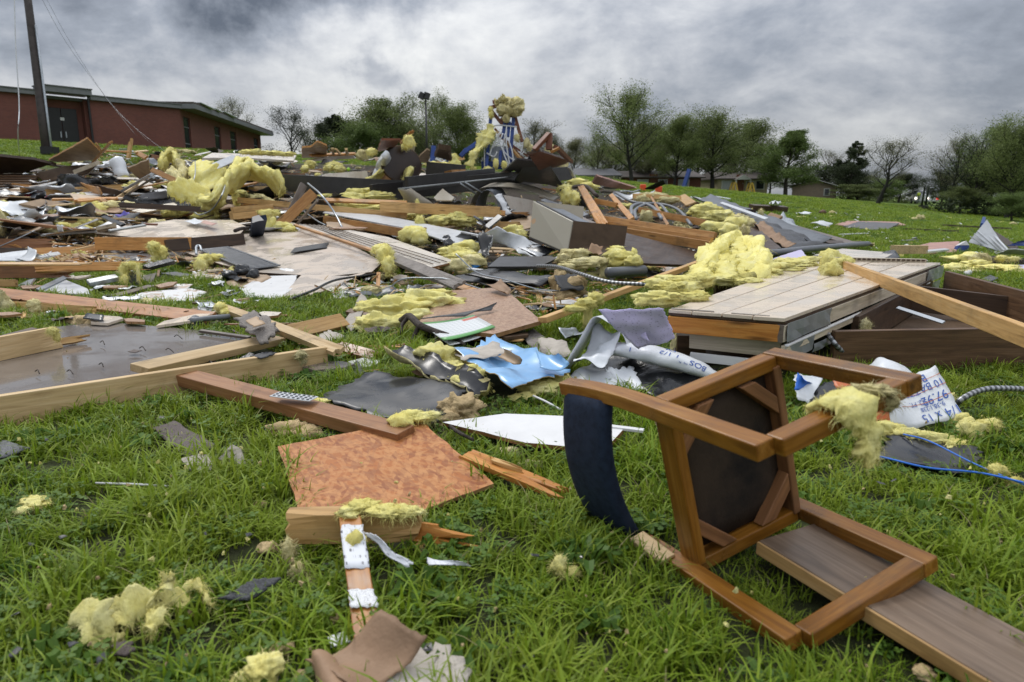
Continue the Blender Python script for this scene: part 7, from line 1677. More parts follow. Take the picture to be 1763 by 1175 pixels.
# ------------------------------------------------------------------ wrecked blue post frame
def wreck():
 d=26.0; base=D(870,290,d); o=empty('wrecked_structure','wrecked frame of twisted blue posts carrying broken roof trusses','wreck',base); b0=base.copy()
 Q=lambda u,v,dd=0: D(u,v,d+dd)-b0
 def post(a,b_,w_=.22,mat='blue_paint',nm='blue_post'):
  q=MB().bar(a,b_,w_,w_,Vector((0,-1,.2))).build(nm,mat,o); bevel(q,.015)
 for a,b_ in (((837,290),(845,202)),((859,286),(863,260)),((868,286),(872,258)),((865,240),(870,208)),((874,236),(877,210)),((878,280),(884,204)),((744,282),(747,252)),((768,282),(769,254))): post(Q(*a),Q(*b_),.13 if a[0]>800 else .17)
 post(Q(800,262),Q(832,240),.16); post(Q(793,270),Q(803,258),.16); post(Q(845,240),Q(852,232),.12)
 wd=lambda a,b_,w_=.12,mat='rust_paint',nm='truss_member': MB().bar(a,b_,w_,.06,Vector((0,-1,.2))).build(nm,mat,o)
 for a,b_ in (((842,186),(866,216)),((848,184),(870,182)),((850,176),(858,182)),((858,198),(884,200)),((884,175),(887,205)),((886,198),(899,245)),((862,204),(876,216)),((870,214),(888,216)),((848,176),(882,172)),((842,186),(862,182))): wd(Q(*a),Q(*b_))
 for a,b_,mt in (((852,222),(912,285),'rust_paint'),((855,226),(906,282),'pine_pale'),((860,235),(918,276),'rust_paint'),((858,230),(900,280),'pine_orange')): MB().bar(Q(*a),Q(*b_),.10,.07).build('loose_stud',mt,o)
 for pts in ([(858,230),(862,252),(878,272),(895,278)],[(872,222),(872,250),(878,286)],[(846,218),(860,216),(890,219)],[(870,230),(866,258),(875,284)],[(834,245),(834,290)],[(846,256),(858,246),(866,230)],[(838,264),(850,270),(856,262)],[(875,240),(882,262),(884,285)],[(750,273),(762,279),(772,272)],[(862,228),(848,252),(843,268)],[(903,244),(896,266),(902,262)]):
  p=catmull([Q(*q,-.15) for q in pts],5); v,f,_=tube_geo(p,.028 if len(pts)>2 else .022,6); mesh_obj('hanging_pipe',v,f,'white_metal',o,True)
 c=Q(868,264,.4); q=MB().box(-.5,.5,-.05,.05,-.35,.25,Matrix.Translation(c)).build('blue_panel','galv',o)
 q=MB().box(-.7,.2,-.05,.05,-.35,-.05,Matrix.Translation(Q(860,276,.3))).build('blue_skirt','blue_paint',o)
 ref(868,240,'wrecked blue post frame')
 def W3(u,v,dd=0): return D(u,v,d+dd)
 def wool(label,bl,mat='insulation',fz=1.4):
  s=FPX/d; IN(label,[(W3(u,v,-.2),a/s,b_/s) for u,v,a,b_ in bl],mat,fz=fz)
 BATT('big matted wool clump crowning the wrecked blue frame',[W3(852,178,-.2),W3(866,174,-.2),W3(880,176,-.2),W3(889,186,-.2),W3(886,200,-.2)],.6,.26,'insulation_dirty',wave=.26,fzn=700)
 wool('matted wool pad hanging below the crowning clump',[(866,188,11,9),(876,190,10,9),(872,204,6,7)],'insulation_dirty',2.0)
 wool('yellow scrap hooked on the truss corner of the blue frame',[(845,190,4,6),(846,198,4,6)])
 BATT('long yellow batt curtain hanging down the blue frame',[W3(842,214,-.3),W3(837,232,-.3),W3(828,250,-.3),W3(816,266,-.3),W3(808,286,-.3)],.62,.14,wave=.16,up=Vector((.8,-.3,.5)),fzn=600)
 BATT('smaller yellow batt draped on the steel before the blue frame',[W3(781,265,-.3),W3(783,278,-.35),W3(787,292,-.4)],.42,.14,wave=.10,up=Vector((1,-.2,0)),fzn=300)
 wool('yellow scraps at the foot of the wrecked blue frame',[(854,282,5,8),(868,284,5,7),(745,283,14,4),(765,284,12,4),(840,292,8,4),(815,290,6,3)],'insulation',1)
 wool('grey matted wool on the truss to the side of the blue frame',[(907,248,6,8),(914,256,6,6),(890,238,5,7)],'insulation_dirty',1.4)
 wool('pale matted wool tuft on the broken side truss',[(944,258,6,7),(950,254,5,5),(946,266,4,6)],'insulation_dirty',1.6)
 wool('pale wool hanging at the far end of the side truss',[(972,288,6,12),(966,284,6,4)],'insulation_dirty',1.2)
wreck()
PL('dark red brown panel lying beside the wrecked blue frame',[(905,260,1.95),(930,262,1.9),(982,278,1.45),(975,286,1.3),(928,292,1.15),(912,274,1.6)],.05,'rust_paint','panel','rust_sheet',.01,edge='dark_wood'); ref(945,276,'dark red brown panel')
B('broken rafter pointing up beside the wrecked blue frame',(920,258,2.0),(946,230,2.6),.14,.07,'rust_paint',20)
B('second broken rafter meeting the first in a peak',(946,230,2.6),(945,258,2.0),.12,.07,'rust_paint',20)
B('slanting rafter of the broken side truss',(958,254,2.05),(982,278,1.5),.14,.07,'rust_paint',20)
B('thin rafter web under the slanting rafter',(948,262,1.9),(962,255,2.0),.08,.05,'pine_orange',20)
B('white metal pipe leaning at the end of the side truss',(980,288,1.3),(992,312,.9),.08,.06,'white_metal',20)
B('brown stool like crate behind the black steel beam',(772,300,1.1),(796,299,1.1),.18,.25,'pine_orange',80)
PL('dark roof ruin behind the short blue posts',[(748,272,1.4),(755,254,1.9),(772,262,1.7),(776,276,1.3)],.1,'brown_board','ruin','dark_board',.03)
# beige metal roofing before the cabinet
PL('white wrinkled panel under the bent beige metal sheet',[TP(866,336,880,376),TP(920,346,880,376),TP(916,374,880,376),TP(884,368,880,376)],.02,'cream_wet','panel','white_sheet',.004); ref(890,345,'white wrinkled panel')
RB('dark bent duct half open under the beige metal sheet',[TP(817,364,840,372),TP(822,342,840,372),TP(834,328,840,372),TP(850,334,840,372),TP(860,364,840,372)],Vector((.25,.9,.1)),'grey_plastic',.01,'duct','metal_duct')
RB('beige metal rolled edge over the mouth of the dark bent duct',[TP(806,360,840,370),TP(818,334,840,370),TP(838,322,840,370),TP(900,326,845,366),TP(952,346,850,362)],Vector((.2,.7,.12)),'beige_metal',.01,'sheet','metal_edge')
SH('torn white foil edge beside the dark bent duct',[(852,336,.9),(862,334,.92),(880,368,.45),(872,370,.42)],'white_metal',.01,(6,12),.06,.02,name='foil_edge',cat='foil',ws=4)
PL('grey beige triangular sheet before the long steel beam',[(747,340,.85),(762,325,1.05),(782,340,.85),(778,345,.78),(752,345,.78)],.02,'beige_metal','sheet','metal_offcut',.005)
SH('dull beige cloth like sheet draped over the beam end',[(690,328,.95),(712,326,.95),(748,352,.55),(702,352,.55)],'beige_metal',.01,(10,10),.04,.01,curl=.05,name='draped_sheet',cat='sheet',ws=2)
SH('dark crumpled tarp beneath the triangular sheet',[(745,350,.6),(765,342,.75),(795,348,.65),(780,358,.5)],'grey_plastic',.008,(10,8),.08,.03,name='crumpled_tarp',cat='tarp',ws=3)
SH('black folded roofing before the saddle batt and beam',[(565,345,.6),(575,330,.85),(590,332,.8),(585,346,.58)],'black_wet',.01,(8,8),.05,.02,name='roofing_fold',cat='roofing',ws=3)
SH('black curved gutter lying under the black folded roofing',[(560,350,.55),(575,342,.62),(612,350,.5),(590,356,.45)],'black_plastic',.01,(10,6),.03,.02,curl=.08,name='gutter_piece',cat='gutter')
B('dark grey bar crossing below the dark bent duct',(820,375,.55),(842,392,.35),.16,.03,'grey_plastic',20)
B('second dark bar crossing the first below the duct',(838,392,.38),(862,372,.58),.14,.03,'grey_plastic',20)
# ------------------------------------------------------------------ far right of the pile and lawn
PL('brown sloping roof piece on the lawn edge before the brick house',[(1018,315,.75),(1030,306,.95),(1095,322,.55),(1080,330,.4)],.06,'pink_board','roof','roof_piece',.01)
PL('dark green canoe shaped sheet lying by the orange cone scraps',[(1110,325,.5),(1142,312,.85),(1146,316,.75),(1125,328,.45)],.03,'leaf_dark','sheet','green_sheet',.004)
B('blue post leaning on the lawn edge before the trees',D(1173,336,40),D(1187,292,40),.2,.2,'blue_paint',20,name='blue_post',cat='post')
for lab,u,v,s in (('small orange cone scrap on the lawn edge',1107,323,4.5),('larger orange box on the lawn edge by the blue post',1134,327,5.0)):
 c=G(u,v,.15); o=mesh_obj('orange_scrap',*boxv(-s/ppm(c),s/ppm(c),-.15,.15,-.15,s*1.1/ppm(c)),'safety_orange',None,mw=Matrix.Translation(c)); bevel(o,.03); tag(o,lab,'cone')
def a_frame(label,u,d):
 c=at_depth(u,d,0); c.z=terr(c.x,c.y); o=empty('yellow_trestle',label,'trestle',c)
 for s in (-1,1):
  for yy in (0,.9):
   q=MB().bar(Vector((s*.42,yy,-.1)),Vector((s*.09,yy,1.15)),.16,.16,Vector((0,1,0))).build('leg','yellow_paint',o); bevel(q,.02)
 MB().box(-.1,.1,-.1,1.0,1.16,1.28).build('top_bar','yellow_paint',o)
a_frame('yellow painted trestle standing before the porch of the cream house',1264,78); a_frame('second yellow trestle standing before the end of the cream house',1293,78)
KC=[TP(1667,410,1712,437),TP(1699,386,1712,440)*1.055+Vector((0,0,-.058)),TP(1738,430,1712,440),TP(1708,436,1712,437)]
PL('light grey corrugated metal sheet standing bent on the lawn',KC,.012,'white_metal','sheet','corrugated_sheet',.003,edge='grey_metal'); ref(1700,410,'bent corrugated sheet')
def ribs():
 o=bpy.data.objects['corrugated_sheet']; a,b_,c_,d=KC
 for k in range(5):
  f=(k+.5)/5; p,q=a.lerp(b_,f),d.lerp(c_,f); v,ff=boxv(-.5*(q-p).length,.5*(q-p).length,-.02,.02,-.006,.010); x=mesh_obj('rib',v,ff,'white_metal',o); x.matrix_local=o.matrix_basis.inverted()@frame((p+q)/2,q-p)
ribs()
PL('dark back flap of the bent corrugated sheet',[(1702,392,.85),(1722,405,.6),(1763,430,.15),(1735,430,.15)],.02,'roof_brown','sheet','roof_flap',.005)  # darker brown than the sheet in front of it
SH('crumpled white metal edge lying before the corrugated sheet',[(1715,436,.12),(1735,428,.22),(1800,432,.18),(1790,440,.1)],'white_metal',.012,(12,5),.03,.02,name='metal_edge',cat='sheet',ws=3)
B('blue post stub behind the bent corrugated sheet',(1691,388,.8),(1694,376,1.1),.12,.12,'blue_paint',10,name='blue_post',cat='post')
PL('blue slab with a white cap standing in the lawn debris',[TP(*q,1658,436) for q in ((1647,434),(1651,423),(1669,423),(1667,434))],.12,'blue_paint','slab','blue_slab',.002)
PL('white cap on the blue slab',[TP(*q,1658,436) for q in ((1651,422.5),(1664,415),(1669,422.5))],.12,'white_board','cap','white_wedge',.002)
SH('blue tarp strip lying at the picture edge behind the corrugated sheet',[(1735,423,.2),(1760,414,.3),(1800,412,.3),(1790,424,.2)],'blue_paint',.008,(8,5),.03,.02,name='tarp_strip',cat='tarp')
PL('pink brown roof sheet lying flat on the lawn behind the wall section',[(1560,428,.08),(1600,418,.10),(1652,416,.10),(1645,434,.06),(1605,436,.05)],.03,'pink_board','board','pink_sheet',.006)
B('tan foam log on the far edge of the wall section',(1540,430,.3),(1590,430,.28),.14,.12,'foam_tan',0)
B('white trim pieces beside the tan foam log',(1590,434,.25),(1630,430,.2),.08,.03,'white_metal',10)
IN('long yellow batt lying on the lawn past the wall section',[(1650,448,.1,24,8),(1680,456,.08,34,8),(1720,463,.06,30,7),(1640,462,.06,22,8),(1670,444,.16,18,9),(1745,467,.05,18,6)],fz=1.1)
IN('dirty yellow batt end curling up on the lawn batt',[(1690,446,.16,14,10),(1680,450,.12,12,8)],'insulation_dirty',fz=1.3)
TB('dark brown log like roll lying on the lawn beside the yellow batt',[(1690,452,.1),(1720,451,.1),(1760,456,.08)],.09,'bark','roll','dark_roll',10,3)
IN('orange yellow scrap on the dark brown roll',[(1725,444,.2,10,4),(1745,446,.18,10,4)],fz=1)
SH('lavender plastic sheet on the lawn by the picture edge',[(1728,462,.06),(1745,456,.1),(1800,458,.1),(1780,470,.05)],'lavender',.004,(8,6),.03,.02,name='plastic_sheet',cat='plastic')
SH('slate blue shingle on the lawn behind the open floor frame',[(1688,480,.04),(1705,473,.07),(1720,478,.06),(1705,485,.04)],'shingle_grey',.006,(6,5),.01,.01,name='roof_shingle',cat='shingle')
IN('white foam ball on the lawn by the wall section corner',[(1666,470,None,6,5)],'white_board','foam','foam_lump',fz=0)
PL('grey patterned roof sheet lying on the lawn behind the pile',[(1452,390,.08),(1480,381,.12),(1548,385,.1),(1530,394,.06),(1500,396,.05)],.03,'roof_grey','sheet','roof_sheet',.02); ref(1500,388,'grey patterned roof sheet')
PL('pink shingle border round the grey roof sheet',[(1436,388,.05),(1460,380,.07),(1545,382,.08),(1560,388,.05),(1500,391,.05)],.02,'pink_board','sheet','pink_sheet',.02)
SH('white crumpled foil beside the grey patterned roof sheet',[(1395,386,.1),(1410,380,.2),(1436,382,.2),(1425,390,.08)],'white_metal',.01,(8,6),.06,.03,name='foil_sheet',cat='foil',ws=3)
B('white strip before the grey patterned roof sheet',(1448,404,.05),(1492,402,.05),.12,.02,'white_metal',0)
B('short grey blue strip on the lawn past the roof sheet',(1555,415,.05),(1580,413,.05),.16,.02,'roof_grey',0)
for lab,a,b_ in (('long thin dark pole lying on the lawn before the wood',(1622,388,.08),(1740,394,.08)),('second long dark pole lying nearer on the lawn',(1560,395,.06),(1650,399,.06))):
 B(lab,a,b_,.08,.07,'dark_wood',0,name='long_pole',cat='pole')
B('dark railway sleeper like beam on the upper lawn',(1293,358,.1),(1352,361,.1),.3,.22,'dark_wood',10)
B('white lath on the upper lawn before the cream house',(1225,338,.06),(1255,343,.06),.2,.05,'white_metal',0)
B('second white lath on the upper lawn',(1192,340,.06),(1232,350,.06),.2,.05,'white_metal',0)
SH('white plastic bundle on the upper lawn',[(1323,353,.2),(1330,348,.4),(1345,352,.3),(1335,356,.1)],'white_plastic',.01,(8,6),.15,.04,name='plastic_bundle',cat='plastic',ws=2)
SH('flat white sheet on the lawn past the dark sleeper',[(1372,368,.06),(1385,364,.1),(1398,366,.1),(1390,370,.05)],'white_plastic',.01,(8,6),.05,.04,name='plastic_sheet',cat='plastic',ws=2)
IN('dark barrel shaped lump on the lawn past the white sheet',[(1416,365,None,6,4)],'joist_brown','barrel','dark_lump',fz=0,rough=.1)
IN('dark yellow scraps beside the dark barrel lump',[(1432,366,None,7,3)],'insulation_dirty',fz=.5)
IN('yellow bundle lying near the green posts',[(1573,377,None,6,3),(1584,374,None,7,4)],'insulation_dirty',fz=.5)
IN('yellow wool scrap on the lawn by the wood',[(1744,385,None,6,3)],'insulation_dirty',fz=.5)
# ------------------------------------------------------------------ loose pieces of every kind filling the debris field
for q in ((1590,345,'green posts by the road'),(1512,350,'lone bent tree'),(1278,328,'yellow trestles'),(1690,456,'long yellow lawn batt'),(1658,426,'blue slab'),(1600,426,'pink brown roof sheet'),(1322,360,'dark sleeper beam'),(1565,430,'tan foam log'),(1680,391,'long thin lawn poles'),(1400,345,'tan gabled house'),(1725,345,'bright green shrub'),(1415,386,'crumpled white foil'),(1335,352,'white plastic bundle')): ref(*q)
FUV=[proj(p) for p in FIELD]
FU=[(-100,288),(80,282),(165,264),(300,260),(460,262),(640,258),(860,292),(1000,318),(1100,328),(1185,342),(1300,372),(1420,425),(1230,420),(1180,470),(1000,520),(930,545),(700,515),(480,500),(330,470),(300,450),(200,462),(0,470),(-100,470)]
def inpoly(x,y,poly):
 c=False
 for i in range(len(poly)):
  x1,y1=poly[i]; x2,y2=poly[(i+1)%len(poly)]
  if (y1>y)!=(y2>y) and x<(x2-x1)*(y-y1)/(y2-y1)+x1: c=not c
 return c
def field_point(r,pw=1.0):
 while True:
  u=r.uniform(-100,1430) if r.random()<.62 else r.uniform(-60,420); v=256+(545-256)*r.random()**pw
  if inpoly(u,v,FU) and not (r.random()<.93 and any(inpoly(u,v,q) for q in HUV)): return u,v
def nearest_refs(u,v): return sorted(REFS,key=lambda q: (q[0]-u)**2*.5+(q[1]-v)**2*2.2)
RELN=('beside the','near the','close to the')
def auto_label(desc,u,v):
 rs=nearest_refs(u,v)
 def ok(s): return s.lower() not in USED and 4<=len(s.split())<=16
 for k,rf in enumerate(rs[:3]):
  du,dv=u-rf[0],v-rf[1]
  rels=[]
  if abs(dv)>abs(du)*.5: rels.append('in front of the' if dv>0 else 'behind the')
  rels+=['beside the'] if k==0 and abs(du)<60 else []
  for q in rels:
   s=f'{desc} {q} {rf[2]}'
   if ok(s): return s
 for i in range(12):
  for j in range(i+1,13):
   s=f'{desc} between the {rs[i][2]} and the {rs[j][2]}'
   if ok(s): return s
 for i in range(7):
  s=f'{desc} in view of the {rs[i][2]}'
  if ok(s): return s
 return f'{desc} beside the {rs[0][2]}'
PCOL={'pine': 'pale','pine_orange': 'orange','pine_pale': 'bleached','brown_stain': 'dark brown','red_stain': 'reddish','dark_wood': 'blackened','joist_brown': 'brown','weathered': 'grey weathered','tan_board': 'tan','white_board': 'white','cream_wood': 'cream'}
BLIB={}
def board_lib(mat,k):
 key=(mat,k)
 if key not in BLIB:
  r=random.Random(k*31+len(mat)); L=(1.0,1.6,.6,2.2)[k%4]; w_=(.09,.14,.07,.1)[k%4]; t=(.04,.04,.025,.045)[k%4]
  V,F=board_geo(L,w_,t,r,(0,.08,.15,.1)[k%4],(.12,.1,.0,.15)[k%4],2,3,r.uniform(-.01,.02),r.uniform(-.1,.2)); me=bpy.data.meshes.new('lumber_board'); me.from_pydata(V,[],F); me.materials.append(M(mat)); BLIB[key]=me
 return BLIB[key],(1.0,1.6,.6,2.2)[k%4]
def place_me(name,me,p,rot,sc_,label,cat,group):
 o=bpy.data.objects.new(name,me); COL.objects.link(o); o.matrix_world=Matrix.Translation(p)@rot@Matrix.Diagonal(tuple(sc_)+(1,)); return tag(o,label,cat,group)
def scatter():
 r=random.Random(77)
 mats=['pine']*6+['pine_orange']*5+['pine_pale']*3+['brown_stain']*3+['dark_wood']*2+['weathered']*2+['joist_brown','tan_board','white_board','cream_wood','red_stain']
 for i in range(230):
  u,v=field_point(r,.85 if i>70 else 1.6); mt=r.choice(mats); me,L=board_lib(mt,r.randrange(4)); far=v<400
  p=G(u,v,r.uniform(.03,.42) if far else r.uniform(.02,.10)); yaw=r.gauss(0,.55)+r.choice((0,0,.4,-.5,1.5)); pit=r.gauss(0,.14) if far else r.gauss(0,.04)
  rot=Matrix.Rotation(yaw,4,'Z')@Matrix.Rotation(pit,4,'Y')@Matrix.Rotation(r.choice((0,0,1.4,.3,-.3)),4,'X'); s=r.uniform(.6,1.25)*(1.0 if far else .6)
  ln='long' if L*s>1.6 else ('short' if L*s<.75 else 'broken')
  place_me('lumber_board',me,p,rot,(s,s*.9+.1,s*.9+.1),auto_label(f'{ln} {PCOL[mt]} board',u,v),'board','loose boards in the debris field')
 def low_point():
  while True:
   u,v=(r.uniform(-40,420),r.uniform(432,560)) if r.random()<.6 else (r.uniform(380,1000),r.uniform(490,640))
   if not any(inpoly(u,v,q) for q in HUV): return u,v
 for i in range(70):
  u,v=low_point(); mt=r.choice(mats); me,L=board_lib(mt,r.randrange(4)); s=r.uniform(.2,.5); p=G(u,v,.04)
  place_me('wood_scrap',me,p,Matrix.Rotation(r.gauss(0,.9),4,'Z')@Matrix.Rotation(r.gauss(0,.05),4,'Y'),(s,s*.7,s*.6),auto_label(f'{"slim" if s < .34 else "chunky"} {PCOL[mt]} wood scrap',u,v),'wood scrap','wood scraps on the grass before the debris')
 # flat sheets: wallboard, plywood, panels
 lib=[]
 for mt,nm in (('cream_wet','cream wallboard'),('beige_wet','beige wallboard'),('drywall','torn drywall'),('osb_pink','strand board'),('tan_board','tan fibreboard'),('brown_board','brown panel'),('white_board','white panel'),('plank_beige','pale panel'),('grey_wet','grey panel')):
  for k in range(2):
   n=r.randrange(5,8); pts=[Vector((math.cos(a)*r.uniform(.7,1.1)*.6,math.sin(a)*r.uniform(.6,1.1)*.42)) for a in [2*math.pi*(q+r.uniform(-.25,.25))/n for q in range(n)]]
   out=edge_jag(pts,.012,r,.1); N=len(out); V=[(q.x,q.y,.008) for q in out]+[(q.x,q.y,-.012) for q in out]
   F=[tuple(range(N)),tuple(range(2*N-1,N-1,-1))]+[(q,q+N,(q+1)%N+N,(q+1)%N) for q in range(N)]
   me=bpy.data.meshes.new('wallboard_piece'); me.from_pydata(V,[],F); me.materials.append(M(mt)); me.materials.append(M('ply_edge' if mt in ('osb_pink','cream_wet') else mt)); me.polygons.foreach_set('material_index',[0,0]+[1]*N); lib.append((me,nm))
 for i in range(285):
  u,v=field_point(r,.9 if i>30 else 1.5) if i<190 or i>225 else low_point(); me,nm=r.choice(lib); far=v<400; p=G(u,v,r.uniform(.05,.36) if far else r.uniform(.03,.09)); s=r.uniform(.45,1.35)*(1 if far else .5 if i<190 else .26)
  rot=Matrix.Rotation(r.uniform(0,6.28),4,'Z')@Matrix.Rotation(r.gauss(0,.16 if far else .05),4,'X')@Matrix.Rotation(r.gauss(0,.12 if far else .04),4,'Y')
  place_me('wallboard_piece',me,p,rot,(s*r.uniform(.8,1.5),s,1),auto_label(f'{"large" if s > .95 else "small"} {nm} piece',u,v),'panel','loose panel pieces in the debris field')
 # thin bent sheets: roofing, tarp, metal
 lib=[]
 for mt,nm in (('roof_black','black roofing'),('black_plastic','black plastic'),('shingle_black','black shingle'),('shingle_brown','brown shingle'),('grey_plastic','dark grey plastic'),('white_metal','white metal'),('white_plastic','white plastic'),('galv','grey foil'),('kraft','brown paper'),('white_metal','white siding')):
  for k in range(3):
   SEED[0]+=1; T_,UV,nrm=sheet_geo([Vector((-.5,-.3,0)),Vector((.5,-.25,0)),Vector((.45,.3,0)),Vector((-.5,.28,0))],(9,7),.006,.10,.03,r.choice((0,.08,.15)),SEED[0],2.6); V,F=solidify(T_,9,7,.006,nrm)
   me=bpy.data.meshes.new('sheet_scrap'); me.from_pydata([tuple(q) for q in V],[],F); me.materials.append(M(mt)); me.polygons.foreach_set('use_smooth',[True]*len(me.polygons)); lib.append((me,nm))
 for i in range(298):
  u,v=field_point(r,.95 if i>50 else 1.5) if i<230 or i>260 else low_point(); me,nm=r.choice(lib); far=v<400; p=G(u,v,r.uniform(.05,.36) if far else r.uniform(.04,.08)); s=r.uniform(.35,1.2)*(1 if far else .5 if i<230 else .25)
  rot=Matrix.Rotation(r.uniform(0,6.28),4,'Z')@Matrix.Rotation(r.gauss(0,.25 if far else .08),4,'X')
  place_me('sheet_scrap',me,p,rot,(s*r.uniform(.8,1.6),s,s),auto_label(f'{"wide" if s > .8 else "small"} {nm} scrap',u,v),'sheet','loose sheet scraps in the debris field')
 # wool clumps
 lib=[]
 for k in range(10):
  V,F,C=[],[],[]
  for q in range(r.randrange(3,6)):
   c=Vector((r.uniform(-.3,.3),r.uniform(-.15,.15),r.uniform(-.02,.08))); bv,bf=blob(c,r.uniform(.16,.3),r.uniform(.12,.2),r.uniform(.07,.14),r.uniform(0,3),k*19+q*7,3); kk=len(V); V+=bv; C+=[c]*len(bv); F+=[tuple(x+kk for x in f) for f in bf]
  fv,ff=fuzz(V,C,r,260,.10,.004); kk=len(V); V+=fv; F+=[tuple(x+kk for x in f) for f in ff]
  me=bpy.data.meshes.new('insulation_clump'); me.from_pydata([tuple(q) for q in V],[],F); me.materials.append(M('insulation' if k<7 else 'insulation_dirty')); me.polygons.foreach_set('use_smooth',[True]*len(me.polygons)); lib.append((me,'yellow' if k<7 else 'dirty yellow'))
 for i in range(105):
  u,v=field_point(r,.95 if i>30 else 1.4); me,nm=r.choice(lib); far=v<400; p=G(u,v,r.uniform(.06,.30) if far else .05); s=r.uniform(.3,.85)*(1 if far else .5)
  place_me('insulation_clump',me,p,Matrix.Rotation(r.uniform(0,6.28),4,'Z')@Matrix.Rotation(r.gauss(0,.25),4,'X'),(s*r.uniform(.8,1.3),s,s),auto_label(f'{"large" if s > .6 else "small"} {nm} wool clump',u,v),'insulation','loose wool clumps in the debris field')
 for i in range(46):      # out on the lawn on the far side
  while True:
   u,v=r.uniform(1200,1763),r.uniform(350,470)
   if v>352+(u-1200)*.045 and not (u<1420 and v>350+(u-1190)*.38) and not (1400<u<1640 and v>425): break
  me,nm=r.choice(lib); p=G(u,v,.02); s=r.uniform(.15,.42)
  place_me('insulation_clump',me,p,Matrix.Rotation(r.uniform(0,6.28),4,'Z'),(s,s,s*.5),auto_label(f'small {nm} wool scrap on the lawn',u,v),'insulation','wool scraps on the lawn')
 # small wires and cables through the pile
 for i in range(12):
  u,v=field_point(r,1.1); a=G(u,v,.15); pts=[a]; d=Vector((r.uniform(-1,1),r.uniform(-.4,.4),0))
  for k in range(4): d=(d+Vector((r.uniform(-.7,.7),r.uniform(-.5,.5),r.uniform(-.25,.3)))).normalized(); pts.append(pts[-1]+d*r.uniform(.2,.4))
  pts=[Vector((p.x,p.y,max(p.z,terr(p.x,p.y)+.02))) for p in pts]; mt,nm=r.choice((('galv','grey'),('black_plastic','black')))
  TB(auto_label(f'bent {nm} cable',u,v),pts,r.uniform(.004,.009),mt,'cable','loose_cable',5,5,group='loose cables in the debris field')
scatter()

# crumbs nobody could count
def litter(name,label,mat,n,kind,pick,smin,smax,seed,lift=.02):
 rg=random.Random(seed); V,F=[],[]
 for _ in range(n):
  u,v=pick(rg); p=G(u,v,rg.uniform(0,lift)); s=rg.uniform(smin,smax)*(1 if v<460 else .6)
  if kind=='splinter': d=(s*rg.uniform(1.5,5),s*.35,s*.2)
  elif kind=='flake': d=(s,s*rg.uniform(.5,.9),s*.08)
  else: d=(s,s*.8,s*.6)
  m=Matrix.Translation(p+Vector((0,0,d[2])))@Euler((rg.gauss(0,.35),rg.gauss(0,.35),rg.uniform(0,6.28))).to_matrix().to_4x4(); k=len(V)
  q=[(-1,-1,0),(1,-.8,0),(.8,1,0),(-.9,.9,0)] if kind!='lump' else [(-1,-1,-.4),(1,-.8,-.5),(.8,1,-.4),(-.9,.9,-.5)]
  q=[(x*rg.uniform(.35,1.1),y*rg.uniform(.35,1.1),z*rg.uniform(.3,1.3)) for x,y,z in q]; top=[(x*rg.uniform(.3,.95),y*rg.uniform(.3,.95),rg.uniform(.4,1.1)) for x,y,z in q]
  V+=[m@Vector((x*d[0]/2,y*d[1]/2,z*d[2])) for x,y,z in q+top]
  F+=[tuple(k+i for i in f) for f in ((0,3,2,1),(4,5,6,7),(0,1,5,4),(1,2,6,5),(2,3,7,6),(3,0,4,7))]
 o=mesh_obj(name,V,F,mat); o['kind']='stuff'; o['label']=label
pk=lambda r: field_point(r,1.0)
def pk_lawn(r):
 v=560+600*r.random()**1.4; return r.uniform(-40,1800),v
def pk_right(r):
 while True:
  u,v=r.uniform(1190,1780),r.uniform(345,500)
  if v>350+(u-1190)*.05: return u,v
litter('splinter_debris','tiny wood splinters strewn over the debris field','pine_pale',2200,'splinter',pk,.03,.14,1,.12)
litter('dark_splinter_debris','tiny dark wood splinters strewn over the debris field','pine_orange',1500,'splinter',pk,.03,.14,2,.12)
litter('white_flake_debris','tiny white and grey flakes strewn over the debris field','drywall',1700,'flake',pk,.03,.13,3,.12)
litter('black_flake_debris','tiny black roofing flakes strewn over the debris field','roof_black',900,'flake',pk,.04,.16,4,.1)
litter('wool_debris','tiny yellow wool flecks strewn over the debris field','insulation',500,'lump',pk,.015,.05,5,.1)
litter('tan_debris','tiny tan foam and board crumbs in the debris field','tan_board',900,'flake',pk,.04,.14,6,.1)
litter('lawn_crumb_debris','pale foam crumbs and flakes scattered in the near grass','foam_tan',150,'lump',pk_lawn,.008,.030,7,.08)
litter('lawn_wool_debris','yellow wool flecks scattered in the near grass','insulation',190,'lump',pk_lawn,.008,.030,8,.08)
litter('lawn_black_debris','small black roofing flakes scattered in the near grass','roof_black',80,'flake',pk_lawn,.02,.06,9,.08)
litter('far_lawn_debris','pale flakes scattered over the far lawn','white_board',260,'flake',pk_right,.05,.22,10,.05)
litter('far_lawn_wool_debris','yellow flecks scattered over the far lawn','insulation',120,'lump',pk_right,.03,.10,11,.05)
